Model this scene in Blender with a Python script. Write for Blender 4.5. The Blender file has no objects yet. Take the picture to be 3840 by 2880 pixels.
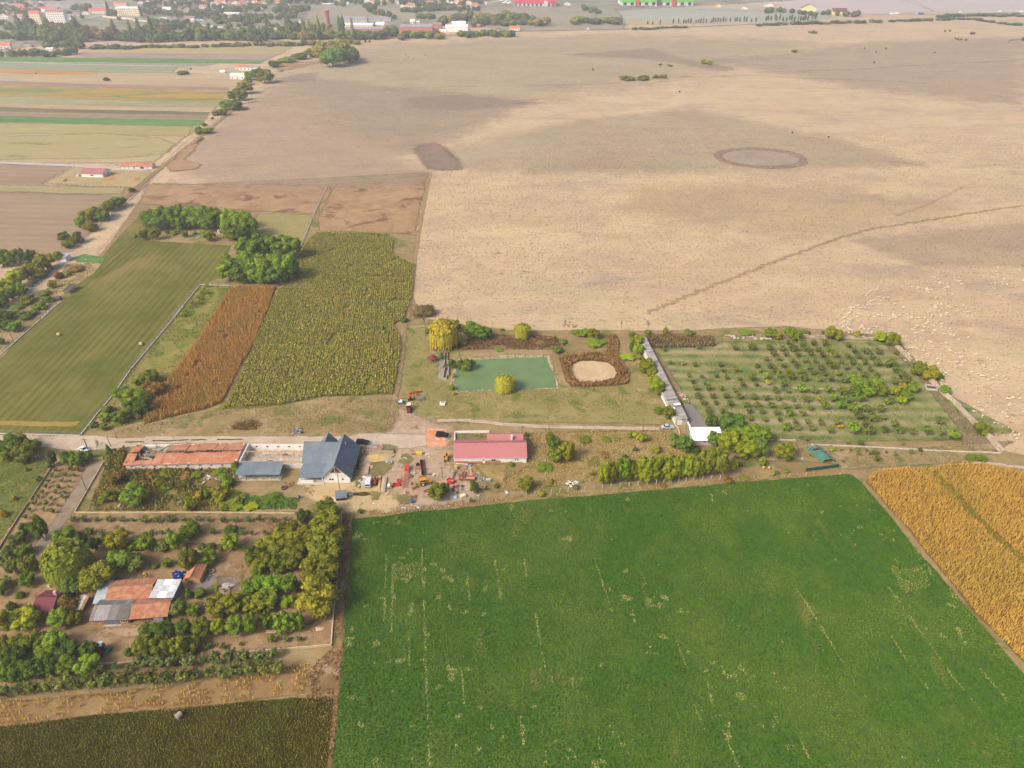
import bpy, math, random
import numpy as np
from mathutils import Vector, Matrix
R = math.radians
scn = bpy.context.scene
COL = scn.collection
random.seed(7)
# ------------------------------------------------------------------ camera, sky, sun, exposure
PITCH, CAM_H, FPX = R(32.5), 150.0, 2685.6          # focal length in pixels of the 3840 px wide photograph
cam_data = bpy.data.cameras.new('camera')
cam_data.sensor_width = 36.0
cam_data.lens = 36.0 * FPX / 3840.0
cam_data.clip_start, cam_data.clip_end = 1.0, 20000.0
cam = bpy.data.objects.new('camera', cam_data)
COL.objects.link(cam)
cam.location = (0, 0, CAM_H)
cam.rotation_euler = (R(90) - PITCH, 0, 0)
scn.camera = cam
SUN_EL, SUN_AZ = R(42), R(235)                        # azimuth clockwise from +Y: light comes from behind left
world = bpy.data.worlds.new('World')
scn.world = world
world.use_nodes = True
wn = world.node_tree
bg = wn.nodes['Background']
sky = wn.nodes.new('ShaderNodeTexSky')
sky.sky_type = 'NISHITA'
sky.sun_disc = False
sky.sun_elevation, sky.sun_rotation = SUN_EL, SUN_AZ
sky.air_density, sky.dust_density, sky.ozone_density = 0.7, 5.0, 0.4
wn.links.new(sky.outputs[0], bg.inputs[0])
bg.inputs[1].default_value = 0.12
sun_data = bpy.data.lights.new('sun', 'SUN')
sun_data.energy, sun_data.angle, sun_data.color = 1.5, R(13), (1.0, 0.92, 0.80)
sun = bpy.data.objects.new('sun', sun_data)
COL.objects.link(sun)
sd = Vector((math.sin(SUN_AZ) * math.cos(SUN_EL), math.cos(SUN_AZ) * math.cos(SUN_EL), math.sin(SUN_EL)))
sun.rotation_euler = sd.to_track_quat('Z', 'Y').to_euler()
vs = scn.view_settings
vs.view_transform, vs.look, vs.gamma, vs.exposure = 'Standard', 'None', 1.0, 1.15
vs.use_curve_mapping = False
scn.cycles.max_bounces = 6
scn.cycles.transparent_max_bounces = 12
scn.cycles.volume_bounces = 0
scn.cycles.use_denoising = True
scn.cycles.denoising_prefilter = 'NONE'
# ------------------------------------------------------------------ pixels of the photograph -> points of the place
CROPS = dict(D=(0, 0, .57604), A1=(0, 0, 2.212), A2=(1000, 0, 2.212), A3=(1900, 0, 2.212), A4=(2840, 0, 2.212), A5=(0, 250, 2.212), A6=(0, 700, 2.212),
             A7=(0, 1150, 2.4578), A8=(850, 1000, 2.4578), B1=(1450, 1150, 2.212), B2=(2350, 1150, 2.212), B3=(3040, 950, 2.07375), B4=(400, 1550, 2.212),
             B5=(1300, 1550, 2.9493), B6=(1950, 1550, 2.3284), B7=(0, 1600, 3.318), B8=(0, 1900, 3.16), C1=(600, 1850, 2.7653), C2=(0, 2300, 2.86),
             C3=(600, 2300, 2.86), C4=(1250, 1850, 2.1067), C5=(3140, 1700, 2.37), C6=(1250, 2300, 1.7696), C7=(2500, 2200, 1.6507), C8=(2300, 300, 1.4364),
             E1=(1300, 1650, 5.53), E2=(1650, 1700, 8.296), E3=(1450, 1420, 7.213), E4=(0, 0, 4.424), E5=(500, 0, 4.424), E6=(1000, 0, 4.424),
             E7=(1500, 0, 4.424), E8=(2150, 0, 4.424))
SP, CP = math.sin(PITCH), math.cos(PITCH)
def px(c, x, y):
 x0, y0, s = CROPS[c]
 return x0 + x / s, y0 + y / s
def G(c, x, y, z=0.0):
 """point of height z seen at the pixel"""
 u, v = px(c, x, y)
 a, b = (u - 1920) / FPX, (1440 - v) / FPX
 dy, dz = CP + b * SP, -SP + b * CP
 t = (z - CAM_H) / dz
 return Vector((a * t, dy * t, z))
def depth(p):
 return p.y * CP + (CAM_H - p.z) * SP
# ------------------------------------------------------------------ materials
def lin(h, k=.62):
 if not isinstance(h, str): return tuple(h)[:3]
 c = [int(h[i:i + 2], 16) / 255 for i in (0, 2, 4)]
 return tuple(k * (x / 12.92 if x <= .04045 else ((x + .055) / 1.055) ** 2.4) for x in c)
class N:
 """small node-tree writer"""
 def __init__(s, name):
  s.m = bpy.data.materials.new(name); s.m.use_nodes = True
  s.t = s.m.node_tree; s.t.nodes.clear()
  s.out = s.t.nodes.new('ShaderNodeOutputMaterial')
 def n(s, typ, **kw):
  x = s.t.nodes.new('ShaderNode' + typ)
  for k, v in kw.items(): setattr(x, k, v)
  return x
 def l(s, a, b): s.t.links.new(a, b)
 def put(s, sock, v):
  if isinstance(v, bpy.types.NodeSocket): s.l(v, sock)
  elif isinstance(v, (tuple, list)) and len(v) == 3 and sock.type == 'RGBA': sock.default_value = (*v, 1)
  else: sock.default_value = v
 def math(s, op, a, b=0.0, c=None, clamp=False):
  x = s.n('Math', operation=op); x.use_clamp = clamp
  s.put(x.inputs[0], a); s.put(x.inputs[1], b)
  if c is not None: s.put(x.inputs[2], c)
  return x.outputs[0]
 def mix(s, f, a, b, mode='MIX'):
  x = s.n('Mix', data_type='RGBA', blend_type=mode)
  s.put(x.inputs[0], f); s.put(x.inputs[6], a); s.put(x.inputs[7], b)
  return x.outputs[2]
 def noise(s, vec, scale, detail=3, rough=.55, dist=0):
  x = s.n('TexNoise')
  s.put(x.inputs['Vector'], vec)
  x.inputs['Scale'].default_value = scale; x.inputs['Detail'].default_value = detail
  x.inputs['Roughness'].default_value = rough; x.inputs['Distortion'].default_value = dist
  return x.outputs[0]
 def ramp(s, f, a, b):
  x = s.n('MapRange'); x.inputs[1].default_value = a; x.inputs[2].default_value = b
  s.put(x.inputs[0], f)
  return x.outputs[0]
 def mapped(s, vec, sc=(1, 1, 1), rot=0, loc=(0, 0, 0)):
  x = s.n('Mapping'); s.l(vec, x.inputs[0])
  x.inputs[1].default_value = loc; x.inputs[2].default_value = (0, 0, rot); x.inputs[3].default_value = sc
  return x.outputs[0]
 def pos(s): return s.n('NewGeometry').outputs['Position']
 def obj(s): return s.n('TexCoord').outputs['Object']
 def bump(s, h, strength, dist=.1):
  x = s.n('Bump'); x.inputs['Strength'].default_value = strength; x.inputs['Distance'].default_value = dist
  s.put(x.inputs['Height'], h)
  return x.outputs[0]
 def bsdf(s, col, rough=.8, metal=0., normal=None, spec=.3):
  x = s.n('BsdfPrincipled')
  s.put(x.inputs['Base Color'], col); s.put(x.inputs['Roughness'], rough); x.inputs['Metallic'].default_value = metal
  x.inputs['Specular IOR Level'].default_value = spec
  if normal is not None: s.l(normal, x.inputs['Normal'])
  return x.outputs[0]
 def done(s, sh):
  s.l(sh, s.out.inputs[0]); return s.m
_pm = {}
def pm(h, rough=.7, metal=0., var=.12, sc=1.5, k=.62):
 """paint, wood, plaster, metal: one colour with uneven wear"""
 key = (h, rough, metal, var, sc, k)
 if key in _pm: return _pm[key]
 w = N('surface_' + (h if isinstance(h, str) else 'x'))
 c = lin(h, k); o = w.obj()
 f = w.noise(o, sc, 4, .6); g = w.noise(o, sc * 7, 2, .6)
 dark = tuple(x * (1 - 2.2 * var) for x in c); light = tuple(min(1, x * (1 + 1.6 * var)) for x in c)
 col = w.mix(w.ramp(f, .3, .7), dark, light)
 col = w.mix(w.math('MULTIPLY', w.ramp(g, .45, .8), var * 2, clamp=True), col, tuple(x * .6 for x in c))
 _pm[key] = w.done(w.bsdf(col, rough, metal))
 return _pm[key]
def ground_mat(name, cols, big=30., fine=1.2, speck=.25, rows=None, tracks=None, patch=None, streak=None, bump=.4, soft=False, seed=0., stretch=(1, 1), rough=.95, amt=1.):
 """soil, grass or stubble: blotches of several sizes, sowing rows, wheel tracks, worn patches"""
 w = N(name)
 p = w.pos()
 q = w.mapped(p, (stretch[0], stretch[1], 1), 0, (seed * 37, seed * 91, 0))
 n1 = w.noise(q, 1 / big, 5, .6, .6)
 n2 = w.noise(q, 4.3 / big, 4, .65, .4)
 n3 = w.noise(p, 1 / fine, 3, .7)
 c = [lin(x) for x in cols]
 f = w.math('ADD', w.math('MULTIPLY', n1, .6), w.math('MULTIPLY', n2, .4))
 f = w.math('ADD', w.math('MULTIPLY', w.math('SUBTRACT', w.noise(p, .22 / fine, 4, .7), .5), .3), f)
 f = w.math('ADD', w.math('MULTIPLY', w.math('SUBTRACT', n3, .5), .4), f)
 col = w.mix(w.ramp(f, .36, .52), c[0], c[1])
 if len(c) > 2: col = w.mix(w.ramp(f, .5, .64), col, c[2])
 if patch:                                            # (colour, size in m, threshold, softness)
  for i, (pc, ps, th, sf) in enumerate(patch):
   m = w.noise(w.mapped(q, (1, 1, 1), 0, (11.3 + 57 * i, 4.1 - 31 * i, 0)), 1 / ps, 5, .62, .3)
   col = w.mix(w.ramp(m, th, th + sf), col, lin(pc))
 if streak:                                           # long marks: (colour, angle, length, width, threshold)
  for i, (pc, an, ln, wd, th) in enumerate(streak):
   m = w.noise(w.mapped(p, (1 / ln, 1 / wd, 1), 0, (3.7 * i + seed, 9.1, 0)) if an == 0 else
      w.mapped(w.mapped(p, (1, 1, 1), -an), (1 / ln, 1 / wd, 1), 0, (3.7 * i + seed, 9.1, 0)), 1.0, 4, .6)
   col = w.mix(w.ramp(m, th, th + .12), col, lin(pc))
 if rows:                                             # (angle, spacing, colour, amount)
  an, sp, rc, am = rows
  x = w.n('SeparateXYZ'); w.l(w.mapped(p, (1, 1, 1), -an), x.inputs[0])
  ph = w.math('ADD', w.math('MULTIPLY', x.outputs[1], 6.2832 / sp), w.math('MULTIPLY', w.noise(p, .12, 3), .9))
  s_ = w.math('MULTIPLY_ADD', w.math('SINE', ph), .5, .5)
  am_ = w.math('MULTIPLY', w.ramp(w.noise(p, .035, 3), .3, .65), am)
  col = w.mix(w.math('MULTIPLY', s_, am_), col, lin(rc))
 col = w.mix(w.math('MULTIPLY', w.ramp(n3, .5, .75), speck), col, tuple(x * .45 for x in c[0]))
 n4 = w.noise(p, 2.7 / fine, 2, .6)
 col = w.mix(w.math('MULTIPLY', w.ramp(n4, .55, .8), speck), col, tuple(min(.75, x * 1.45) for x in c[-1]))
 nr = w.bump(n3, bump, fine * .3)
 sh = w.bsdf(col, rough, 0, nr, .1)
 if soft:
  at = w.n('Attribute'); at.attribute_name = 'edge'
  e = w.math('ADD', at.outputs['Fac'], w.math('MULTIPLY', w.math('SUBTRACT', w.noise(p, soft, 5, .7), .5), 1.3))
  e = w.math('ADD', e, w.math('MULTIPLY', w.math('SUBTRACT', w.noise(p, soft * 7, 3, .7), .5), .9))
  e = w.math('MULTIPLY', w.ramp(e, .2, .8), amt)
  mx = w.n('MixShader'); tr = w.n('BsdfTransparent')
  w.l(e, mx.inputs[0]); w.l(tr.outputs[0], mx.inputs[1]); w.l(sh, mx.inputs[2])
  sh = mx.outputs[0]
 return w.done(sh)
def foliage_mat():
 """leaf colour comes from the object's own colour; alpha tells how far autumn has turned it"""
 w = N('foliage')
 oi = w.n('ObjectInfo'); o = w.obj(); p = w.pos()
 a = w.noise(p, .55, 3, .6); b = w.noise(p, 2.6, 3, .6)
 base = oi.outputs['Color']
 dark = w.mix(1.0, base, (.68, .74, .7), 'MULTIPLY'); lite = w.mix(1.0, base, (1.5, 1.4, 1.15), 'MULTIPLY')
 col = w.mix(w.ramp(b, .32, .68), dark, lite)
 au = w.math('SUBTRACT', 1.0, oi.outputs['Alpha'])
 m = w.math('MULTIPLY', w.ramp(w.math('ADD', a, w.math('MULTIPLY', au, .22)), .52, .72), w.math('MULTIPLY', au, 1.3, clamp=True), clamp=True)
 col = w.mix(m, col, (.30, .235, .03))
 rnd = w.math('MULTIPLY_ADD', oi.outputs['Random'], .5, .75)
 hv = w.n('HueSaturation'); w.l(col, hv.inputs['Color']); w.l(rnd, hv.inputs['Value'])
 d = w.n('BsdfDiffuse'); t = w.n('BsdfTranslucent'); mx = w.n('MixShader'); mx.inputs[0].default_value = .34
 for x in (d, t): w.l(hv.outputs[0], x.inputs[0])
 w.l(d.outputs[0], mx.inputs[1]); w.l(t.outputs[0], mx.inputs[2])
 return w.done(mx.outputs[0])
def crop_mat(name, cols, sc=.8, patch=20.):
 w = N(name); p = w.pos()
 c = [lin(x, 1.0) for x in cols]
 col = w.mix(w.ramp(w.noise(p, sc, 2, .6), .38, .62), c[0], c[1])
 col = w.mix(w.ramp(w.noise(p, sc * 2.3, 2, .6), .55, .7), col, c[2])
 col = w.mix(w.math('MULTIPLY', w.ramp(w.noise(p, 1 / patch, 4, .6), .45, .7), .6), col, c[-1])
 d = w.n('BsdfDiffuse'); t = w.n('BsdfTranslucent'); mx = w.n('MixShader'); mx.inputs[0].default_value = .2
 for x in (d, t): w.l(col, x.inputs[0])
 w.l(d.outputs[0], mx.inputs[1]); w.l(t.outputs[0], mx.inputs[2])
 return w.done(mx.outputs[0])
def tint_mat(name, rough=.8, metal=0., var=.3, sc=1.2):
 """colour of the object itself (sheets, panels, walls that differ one from the next)"""
 w = N(name); oi = w.n('ObjectInfo'); o = w.pos()
 f = w.ramp(w.noise(o, sc, 4, .65), .3, .7)
 col = w.mix(f, w.mix(1., oi.outputs['Color'], (1 - var,) * 3, 'MULTIPLY'), w.mix(1., oi.outputs['Color'], (1 + var * .5,) * 3, 'MULTIPLY'))
 return w.done(w.bsdf(col, rough, metal))
def tile_mat(name, a, b, c, pitch=.35, sc=.6):
 """clay tiles: courses and single tiles of uneven colour"""
 w = N(name); o = w.obj()
 br = w.n('TexBrick'); w.l(w.n('TexCoord').outputs['UV'], br.inputs['Vector'])
 br.inputs['Scale'].default_value = 1.0; br.inputs['Brick Width'].default_value = pitch; br.inputs['Row Height'].default_value = pitch
 br.inputs['Mortar Size'].default_value = .035
 br.inputs['Color1'].default_value = (*lin(a), 1); br.inputs['Color2'].default_value = (*lin(b), 1); br.inputs['Mortar'].default_value = (*[x * .45 for x in lin(c)], 1)
 col = w.mix(w.ramp(w.noise(o, sc, 5, .7), .42, .7), br.outputs[0], lin(c))
 return w.done(w.bsdf(col, .85, 0, w.bump(br.outputs['Fac'], -.5, .05)))
FOL = foliage_mat()
TINT = tint_mat('weathered_sheet', .6)
BARK = pm('6b5a48', .9, 0, .2, 3)
# ------------------------------------------------------------------ meshes, things, parts
def np_mesh(name, V, F):
 V = np.asarray(V, np.float32).reshape(-1, 3); F = np.asarray(F, np.int32)
 me = bpy.data.meshes.new(name)
 k = F.shape[1]
 me.vertices.add(len(V)); me.vertices.foreach_set('co', V.ravel())
 me.loops.add(F.size); me.loops.foreach_set('vertex_index', F.ravel())
 me.polygons.add(len(F)); me.polygons.foreach_set('loop_start', np.arange(0, F.size, k, dtype=np.int32))
 me.update(calc_edges=True)
 return me
class MB:
 """collects simple shapes into one mesh"""
 def __init__(s): s.v, s.f, s.uv = [], [], {}
 def add(s, V, F):
  k = len(s.v); s.v += [tuple(x) for x in V]; s.f += [tuple(i + k for i in f) for f in F]
  return s
 def quad(s, *p, uv=None):
  s.add(p, [tuple(range(len(p)))])
  if uv: s.uv[len(s.f) - 1] = uv
  return s
 def box(s, x0, y0, z0, x1, y1, z1):
  return s.add([(x, y, z) for z in (z0, z1) for y in (y0, y1) for x in (x0, x1)],
                     [(0, 2, 3, 1), (4, 5, 7, 6), (0, 1, 5, 4), (2, 6, 7, 3), (0, 4, 6, 2), (1, 3, 7, 5)])
 def cbox(s, c, size, rz=0., ry=0., rx=0.):
  m = Matrix.Translation(c) @ Matrix.Rotation(rz, 4, 'Z') @ Matrix.Rotation(ry, 4, 'Y') @ Matrix.Rotation(rx, 4, 'X')
  a, b, d = size[0] / 2, size[1] / 2, size[2] / 2
  return s.add([m @ Vector((x, y, z)) for z in (-d, d) for y in (-b, b) for x in (-a, a)],
                     [(0, 2, 3, 1), (4, 5, 7, 6), (0, 1, 5, 4), (2, 6, 7, 3), (0, 4, 6, 2), (1, 3, 7, 5)])
 def bar(s, p, q, w=.1, h=None):
  p, q = Vector(p), Vector(q); d = q - p
  m = Matrix.Translation((p + q) / 2) @ d.to_track_quat('X', 'Z').to_matrix().to_4x4()
  a, b, c = d.length / 2, w / 2, (h or w) / 2
  return s.add([m @ Vector((x, y, z)) for z in (-c, c) for y in (-b, b) for x in (-a, a)],
                     [(0, 2, 3, 1), (4, 5, 7, 6), (0, 1, 5, 4), (2, 6, 7, 3), (0, 4, 6, 2), (1, 3, 7, 5)])
 def cyl(s, p, q, r0, r1=None, n=8, cap=True):
  p, q = Vector(p), Vector(q); r1 = r0 if r1 is None else r1
  m = (q - p).to_track_quat('Z', 'Y').to_matrix()
  V = []
  for c, r in ((p, r0), (q, r1)):
   for i in range(n):
    a = 2 * math.pi * i / n
    V.append(c + m @ Vector((r * math.cos(a), r * math.sin(a), 0)))
  F = [(i, (i + 1) % n, n + (i + 1) % n, n + i) for i in range(n)]
  if cap: F += [tuple(range(n - 1, -1, -1)), tuple(range(n, 2 * n))]
  return s.add(V, F)
 def tube(s, pts, r, n=6):
  for a, b in zip(pts, pts[1:]): s.cyl(a, b, r, r, n)
  return s
 def ring(s, c, ro, ri, w, axis='X', n=12):
  """a tyre: square section ring about an axis"""
  V, F = [], []
  for i in range(n):
   a = 2 * math.pi * i / n
   for r, t in ((ro, -w / 2), (ro, w / 2), (ri, w / 2), (ri, -w / 2)):
    u, v = r * math.cos(a), r * math.sin(a)
    V.append({'X': (c[0] + t, c[1] + u, c[2] + v), 'Y': (c[0] + u, c[1] + t, c[2] + v), 'Z': (c[0] + u, c[1] + v, c[2] + t)}[axis])
  for i in range(n):
   j = (i + 1) % n
   for k in range(4): F.append((4 * i + k, 4 * i + (k + 1) % 4, 4 * j + (k + 1) % 4, 4 * j + k))
  return s.add(V, F)
 def blob(s, c, r, n=8, m=5, jit=0., rng=random):
  V = [(c[0], c[1], c[2] - r[2])]
  for j in range(1, m):
   t = math.pi * j / m
   for i in range(n):
    a = 2 * math.pi * i / n; k = 1 + rng.uniform(-jit, jit)
    V.append((c[0] + k * r[0] * math.sin(t) * math.cos(a), c[1] + k * r[1] * math.sin(t) * math.sin(a), c[2] - k * r[2] * math.cos(t)))
  V.append((c[0], c[1], c[2] + r[2]))
  F = [(0, 1 + (i + 1) % n, 1 + i) for i in range(n)]
  for j in range(m - 2):
   for i in range(n):
    a = 1 + j * n + i; b = 1 + j * n + (i + 1) % n
    F.append((a, b, b + n, a + n))
  e = len(V) - 1; k = 1 + (m - 2) * n
  F += [(k + i, k + (i + 1) % n, e) for i in range(n)]
  return s.add(V, F)
 def loft(s, rings, cap=True):
  n = len(rings[0]); V = [p for r in rings for p in r]; F = []
  for j in range(len(rings) - 1):
   for i in range(n):
    F.append((j * n + i, j * n + (i + 1) % n, (j + 1) * n + (i + 1) % n, (j + 1) * n + i))
  if cap: F += [tuple(range(n - 1, -1, -1)), tuple(range((len(rings) - 1) * n, len(rings) * n))]
  return s.add(V, F)
 def mesh(s, name, mat=None):
  me = bpy.data.meshes.new(name); me.from_pydata(s.v, [], s.f)
  if s.uv:
   L = me.uv_layers.new(name='UVMap')
   for pi, uv in s.uv.items():
    for li, c in zip(me.polygons[pi].loop_indices, uv): L.data[li].uv = c
  if mat: me.materials.append(mat)
  return me
 def build(s, name, mat, parent=None, loc=None):
  o = bpy.data.objects.new(name, s.mesh(name, mat)); COL.objects.link(o)
  if parent: o.parent = parent
  if loc is not None: o.location = loc
  return o
def tag(o, label=None, cat=None, group=None, kind=None):
 if label: o['label'] = label
 if cat: o['category'] = cat
 if group: o['group'] = group
 if kind: o['kind'] = kind
 return o
def thing(name, label, cat, loc, rz=0., group=None):
 o = bpy.data.objects.new(name, None); COL.objects.link(o)
 o.location = loc; o.rotation_euler = (0, 0, rz); o.empty_display_size = .5
 return tag(o, label, cat, group)
def inst(name, mesh, parent=None, loc=(0, 0, 0), rot=(0, 0, 0), sc=(1, 1, 1), col=None):
 o = bpy.data.objects.new(name, mesh); COL.objects.link(o)
 o.parent = parent; o.location = loc; o.rotation_euler = rot; o.scale = sc
 if col: o.color = (*col[:3], col[3] if len(col) > 3 else 1)
 return o
def copy_tree(o, parent=None):
 c = o.copy(); COL.objects.link(c); c.parent = parent
 for ch in o.children: copy_tree(ch, c)
 return c
ORD = 'first second third fourth fifth sixth seventh eighth ninth tenth eleventh twelfth thirteenth fourteenth fifteenth sixteenth seventeenth eighteenth nineteenth twentieth'.split()
TENS = ['', '', 'twenty', 'thirty', 'forty', 'fifty', 'sixty']
def ordn(i):
 if i < 20: return ORD[i]
 t, u = divmod(i + 1, 10)
 return TENS[t] + '-' + ORD[u - 1] if u else {2: 'twentieth', 3: 'thirtieth', 4: 'fortieth', 5: 'fiftieth', 6: 'sixtieth'}[t]
# ------------------------------------------------------------------ the ground and everything that lies flat on it
from mathutils.geometry import tessellate_polygon
_z = dict(near=.010, far=.03)
ZB = .06                                                # where things stand
def nextz(far):
 k = 'far' if far else 'near'
 _z[k] += .008 if far else .0014
 return _z[k]
def resample(P, step, closed=True):
 Q = []; n = len(P)
 for i in range(n if closed else n - 1):
  a, b = P[i], P[(i + 1) % n]; m = max(1, int((b - a).length / step))
  Q += [a.lerp(b, k / m) for k in range(m)]
 if not closed: Q.append(P[-1])
 return Q
POLY = {}
def sheet(name, crop, pts, mat, soft=1.2, jit=.5, kind='structure', label=None):
 P = [G(crop, *p) for p in pts]
 P = [Vector((p.x, p.y)) for p in P]
 if sum(a.x * b.y - b.x * a.y for a, b in zip(P, P[1:] + P[:1])) < 0: P.reverse()
 POLY.setdefault(name, []).append(P)
 far = min(p.length for p in P) > 480
 z = nextz(far)
 per = sum((a - b).length for a, b in zip(P, P[1:] + P[:1]))
 rng = random.Random(name + str(len(pts)))
 Q = resample(P, max(soft * .8, 1.0, per / 500))
 n = len(Q)
 nr = []
 for i in range(n):
  t = Q[(i + 1) % n] - Q[i - 1]
  t = t.normalized() if t.length > 1e-6 else Vector((1, 0))
  nr.append(Vector((t.y, -t.x)))
 off = [0.] * n
 for oc, am in ((11, 1.), (4, .6), (1.7, .35)):
  k = max(3, int(n / oc)); a = [rng.uniform(-1, 1) for _ in range(k)]
  for i in range(n):
   t = i / n * k; j = int(t); f = t - j
   off[i] += am * jit * (a[j % k] * (1 - f) + a[(j + 1) % k] * f)
 h = soft / 2
 out = [Q[i] + nr[i] * (off[i] + h) for i in range(n)]
 inn = [Q[i] + nr[i] * (off[i] - h) for i in range(n)]
 V = [(p.x, p.y, z) for p in out] + [(p.x, p.y, z) for p in inn]
 F = [(i, (i + 1) % n, n + (i + 1) % n, n + i) for i in range(n)]
 F += [tuple(n + i for i in t) for t in tessellate_polygon([[Vector((p.x, p.y, 0)) for p in inn]])]
 me = bpy.data.meshes.new(name); me.from_pydata(V, [], F); me.materials.append(mat)
 at = me.attributes.new('edge', 'FLOAT', 'POINT'); at.data.foreach_set('value', np.r_[np.zeros(n), np.ones(n)].astype(np.float32))
 for f in me.polygons:
  if f.normal.z < 0: f.flip()
 o = bpy.data.objects.new(name, me); COL.objects.link(o)
 return tag(o, label, None, None, kind)
def strip(name, crop, pts, w, mat, soft=.6, jit=.25, kind='structure', world=False):
 P = [Vector(p) for p in pts] if world else [G(crop, p[0], p[1]) for p in pts]
 W = [(p[2] if len(p) > 2 else w) for p in pts]
 P = [Vector((p.x, p.y)) for p in P]
 far = min(p.length for p in P) > 480; soft = min(soft, .7 * min(W))
 z = nextz(far); rng = random.Random(name + str(w))
 Q, T = [], []
 for i in range(len(P) - 1):
  m = max(1, int((P[i + 1] - P[i]).length / max(1.5, w * .6)))
  for k in range(m + (i == len(P) - 2)): Q.append(P[i].lerp(P[i + 1], k / m)); T.append(W[i] + (W[i + 1] - W[i]) * k / m)
 V, e = [], []
 for i, q in enumerate(Q):
  t = (Q[min(i + 1, len(Q) - 1)] - Q[max(i - 1, 0)]).normalized(); nn = Vector((t.y, -t.x))
  q = q + nn * rng.uniform(-jit, jit)
  for d, k in ((-T[i] / 2 - soft / 2, 0), (-T[i] / 2 + soft / 2, 1), (T[i] / 2 - soft / 2, 1), (T[i] / 2 + soft / 2, 0)):
   p = q + nn * d; V.append((p.x, p.y, z)); e.append(k)
 F = [(4 * i + k, 4 * i + k + 1, 4 * i + k + 5, 4 * i + k + 4) for i in range(len(Q) - 1) for k in range(3)]
 me = bpy.data.meshes.new(name); me.from_pydata(V, [], F); me.materials.append(mat)
 at = me.attributes.new('edge', 'FLOAT', 'POINT'); at.data.foreach_set('value', np.array(e, np.float32))
 for f in me.polygons:
  if f.normal.z < 0: f.flip()
 o = bpy.data.objects.new(name, me); COL.objects.link(o)
 return tag(o, None, None, None, kind)
def ang(c, x0, y0, x1, y1):
 d = G(c, x1, y1) - G(c, x0, y0)
 return math.atan2(d.y, d.x)
# base ground: dry steppe pasture to beyond the edge of sight
M_past = ground_mat('dry_pasture', ['bfa486', 'cfb48f', 'd6bf95'], big=42, fine=1.7, speck=.7, seed=1, stretch=(.5, 1.), bump=.7,
     patch=[('ad9a86', 30, .54, .16), ('cdb994', 24, .57, .16), ('a08b74', 4, .6, .1), ('b5ab84', 70, .58, .16), ('98836c', 2.2, .64, .07), ('ddd0b8', 5, .69, .05)], streak=[('b39b7c', .12, 30, 2.2, .6)])
m = MB(); m.quad((-3600, -500, 0), (3600, -500, 0), (3600, 4200, 0), (-3600, 4200, 0))
tag(m.build('ground', M_past), kind='structure')
# ---- far half: wash of greener, purpler and barer steppe
M_green_st = ground_mat('greenish_steppe', ['b5ac8c', 'c0b594', 'c6ba9a'], big=70, fine=3, speck=.15, soft=.03, seed=2, amt=.35, stretch=(.5, 1), patch=[('b0a088', 50, .5, .12), ('a9ab86', 35, .56, .1), ('9c8f7a', 9, .64, .06)], streak=[('b7a48c', .1, 80, 6, .6)])
M_purple = ground_mat('purplish_steppe', ['b39e8a', 'bea992', 'c4af94'], big=50, fine=3, speck=.2, soft=.035, seed=3, amt=.4, stretch=(.5, 1), patch=[('bca68c', 45, .54, .1), ('9a8674', 12, .6, .08)], streak=[('8f7b6c', .05, 50, 4, .6)])
M_purple2 = ground_mat('dark_purplish_steppe', ['9a8573', 'a58f7b', 'ae9883'], big=30, fine=2, speck=.3, soft=.08, seed=4, amt=.28)
M_tan = ground_mat('tan_steppe', ['bf9f7c', 'cbab84', 'c7b083'], big=50, fine=2, speck=.2, soft=.05, seed=5, amt=.22, stretch=(.6, 1), patch=[('a38a6e', 14, .6, .05)])
M_brown = ground_mat('reddish_brown_stubble', ['9c7c5a', 'ad8a66', 'b89a72'], big=22, fine=1.5, speck=.3, soft=.12, seed=6, patch=[('7d5f46', 16, .55, .08), ('b0976c', 12, .6, .08)])
M_ring = ground_mat('bare_ring', ['84715f', '917c6a', 'a08a76'], big=12, fine=1.2, speck=.4, soft=.2, seed=7)
sheet('pasture', 'D', [(560, 165), (800, 95), (1300, 75), (1750, 90), (1500, 170), (1100, 230), (900, 320), (700, 250)], M_green_st, 130, 12)
sheet('pasture', 'D', [(1250, 260), (1500, 235), (1800, 300), (1980, 355), (1450, 368), (1000, 362), (960, 330)], M_green_st, 30, 4)
sheet('pasture', 'D', [(640, 170), (900, 190), (1150, 215), (1000, 290), (870, 340), (925, 372), (900, 398), (430, 398), (392, 345), (470, 260), (560, 205)], M_purple, 34, 5)
sheet('pasture', 'D', [(870, 212), (1000, 205), (1180, 222), (1000, 240), (880, 236)], M_purple2, 22, 4)
sheet('pasture', 'D', [(1900, 90), (2230, 80), (2230, 230), (1900, 200), (1500, 130)], M_purple, 70, 8)
sheet('pasture', 'A3', [(480, 450), (900, 425), (1200, 400), (1530, 500), (1900, 560), (1800, 590), (1350, 510), (1000, 480), (700, 470)], M_purple2, 26, 3)
sheet('pasture', 'C8', [(200, 570), (800, 560), (1500, 620), (1900, 700), (1500, 780), (1100, 830), (500, 800), (0, 700)], M_tan, 46, 5)
sheet('pasture', 'C8', [(1300, 870), (1800, 800), (2300, 760), (2600, 860), (2500, 1000), (1700, 1000)], ground_mat('grey_mottled_steppe', ['a5937f', 'b39f88', 'bda78a'], big=14, fine=1.6, speck=.3, soft=.12, seed=8, patch=[('a08f80', 9, .55, .06)], amt=.28), 14, 3)
sheet('pasture', 'A2', [(60, 545), (220, 510), (480, 520), (300, 560), (100, 600)], M_brown, 6, 3)
sheet('pasture', 'A2', [(80, 650), (420, 600), (420, 664), (80, 690)], M_purple2, 6, 3)
ell = lambda cx, cy, rx, ry, k=24, sk=0: [(cx + rx * math.cos(6.2832 * i / k) + sk * math.sin(6.2832 * i / k), cy + ry * math.sin(6.2832 * i / k)) for i in range(k)]
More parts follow.
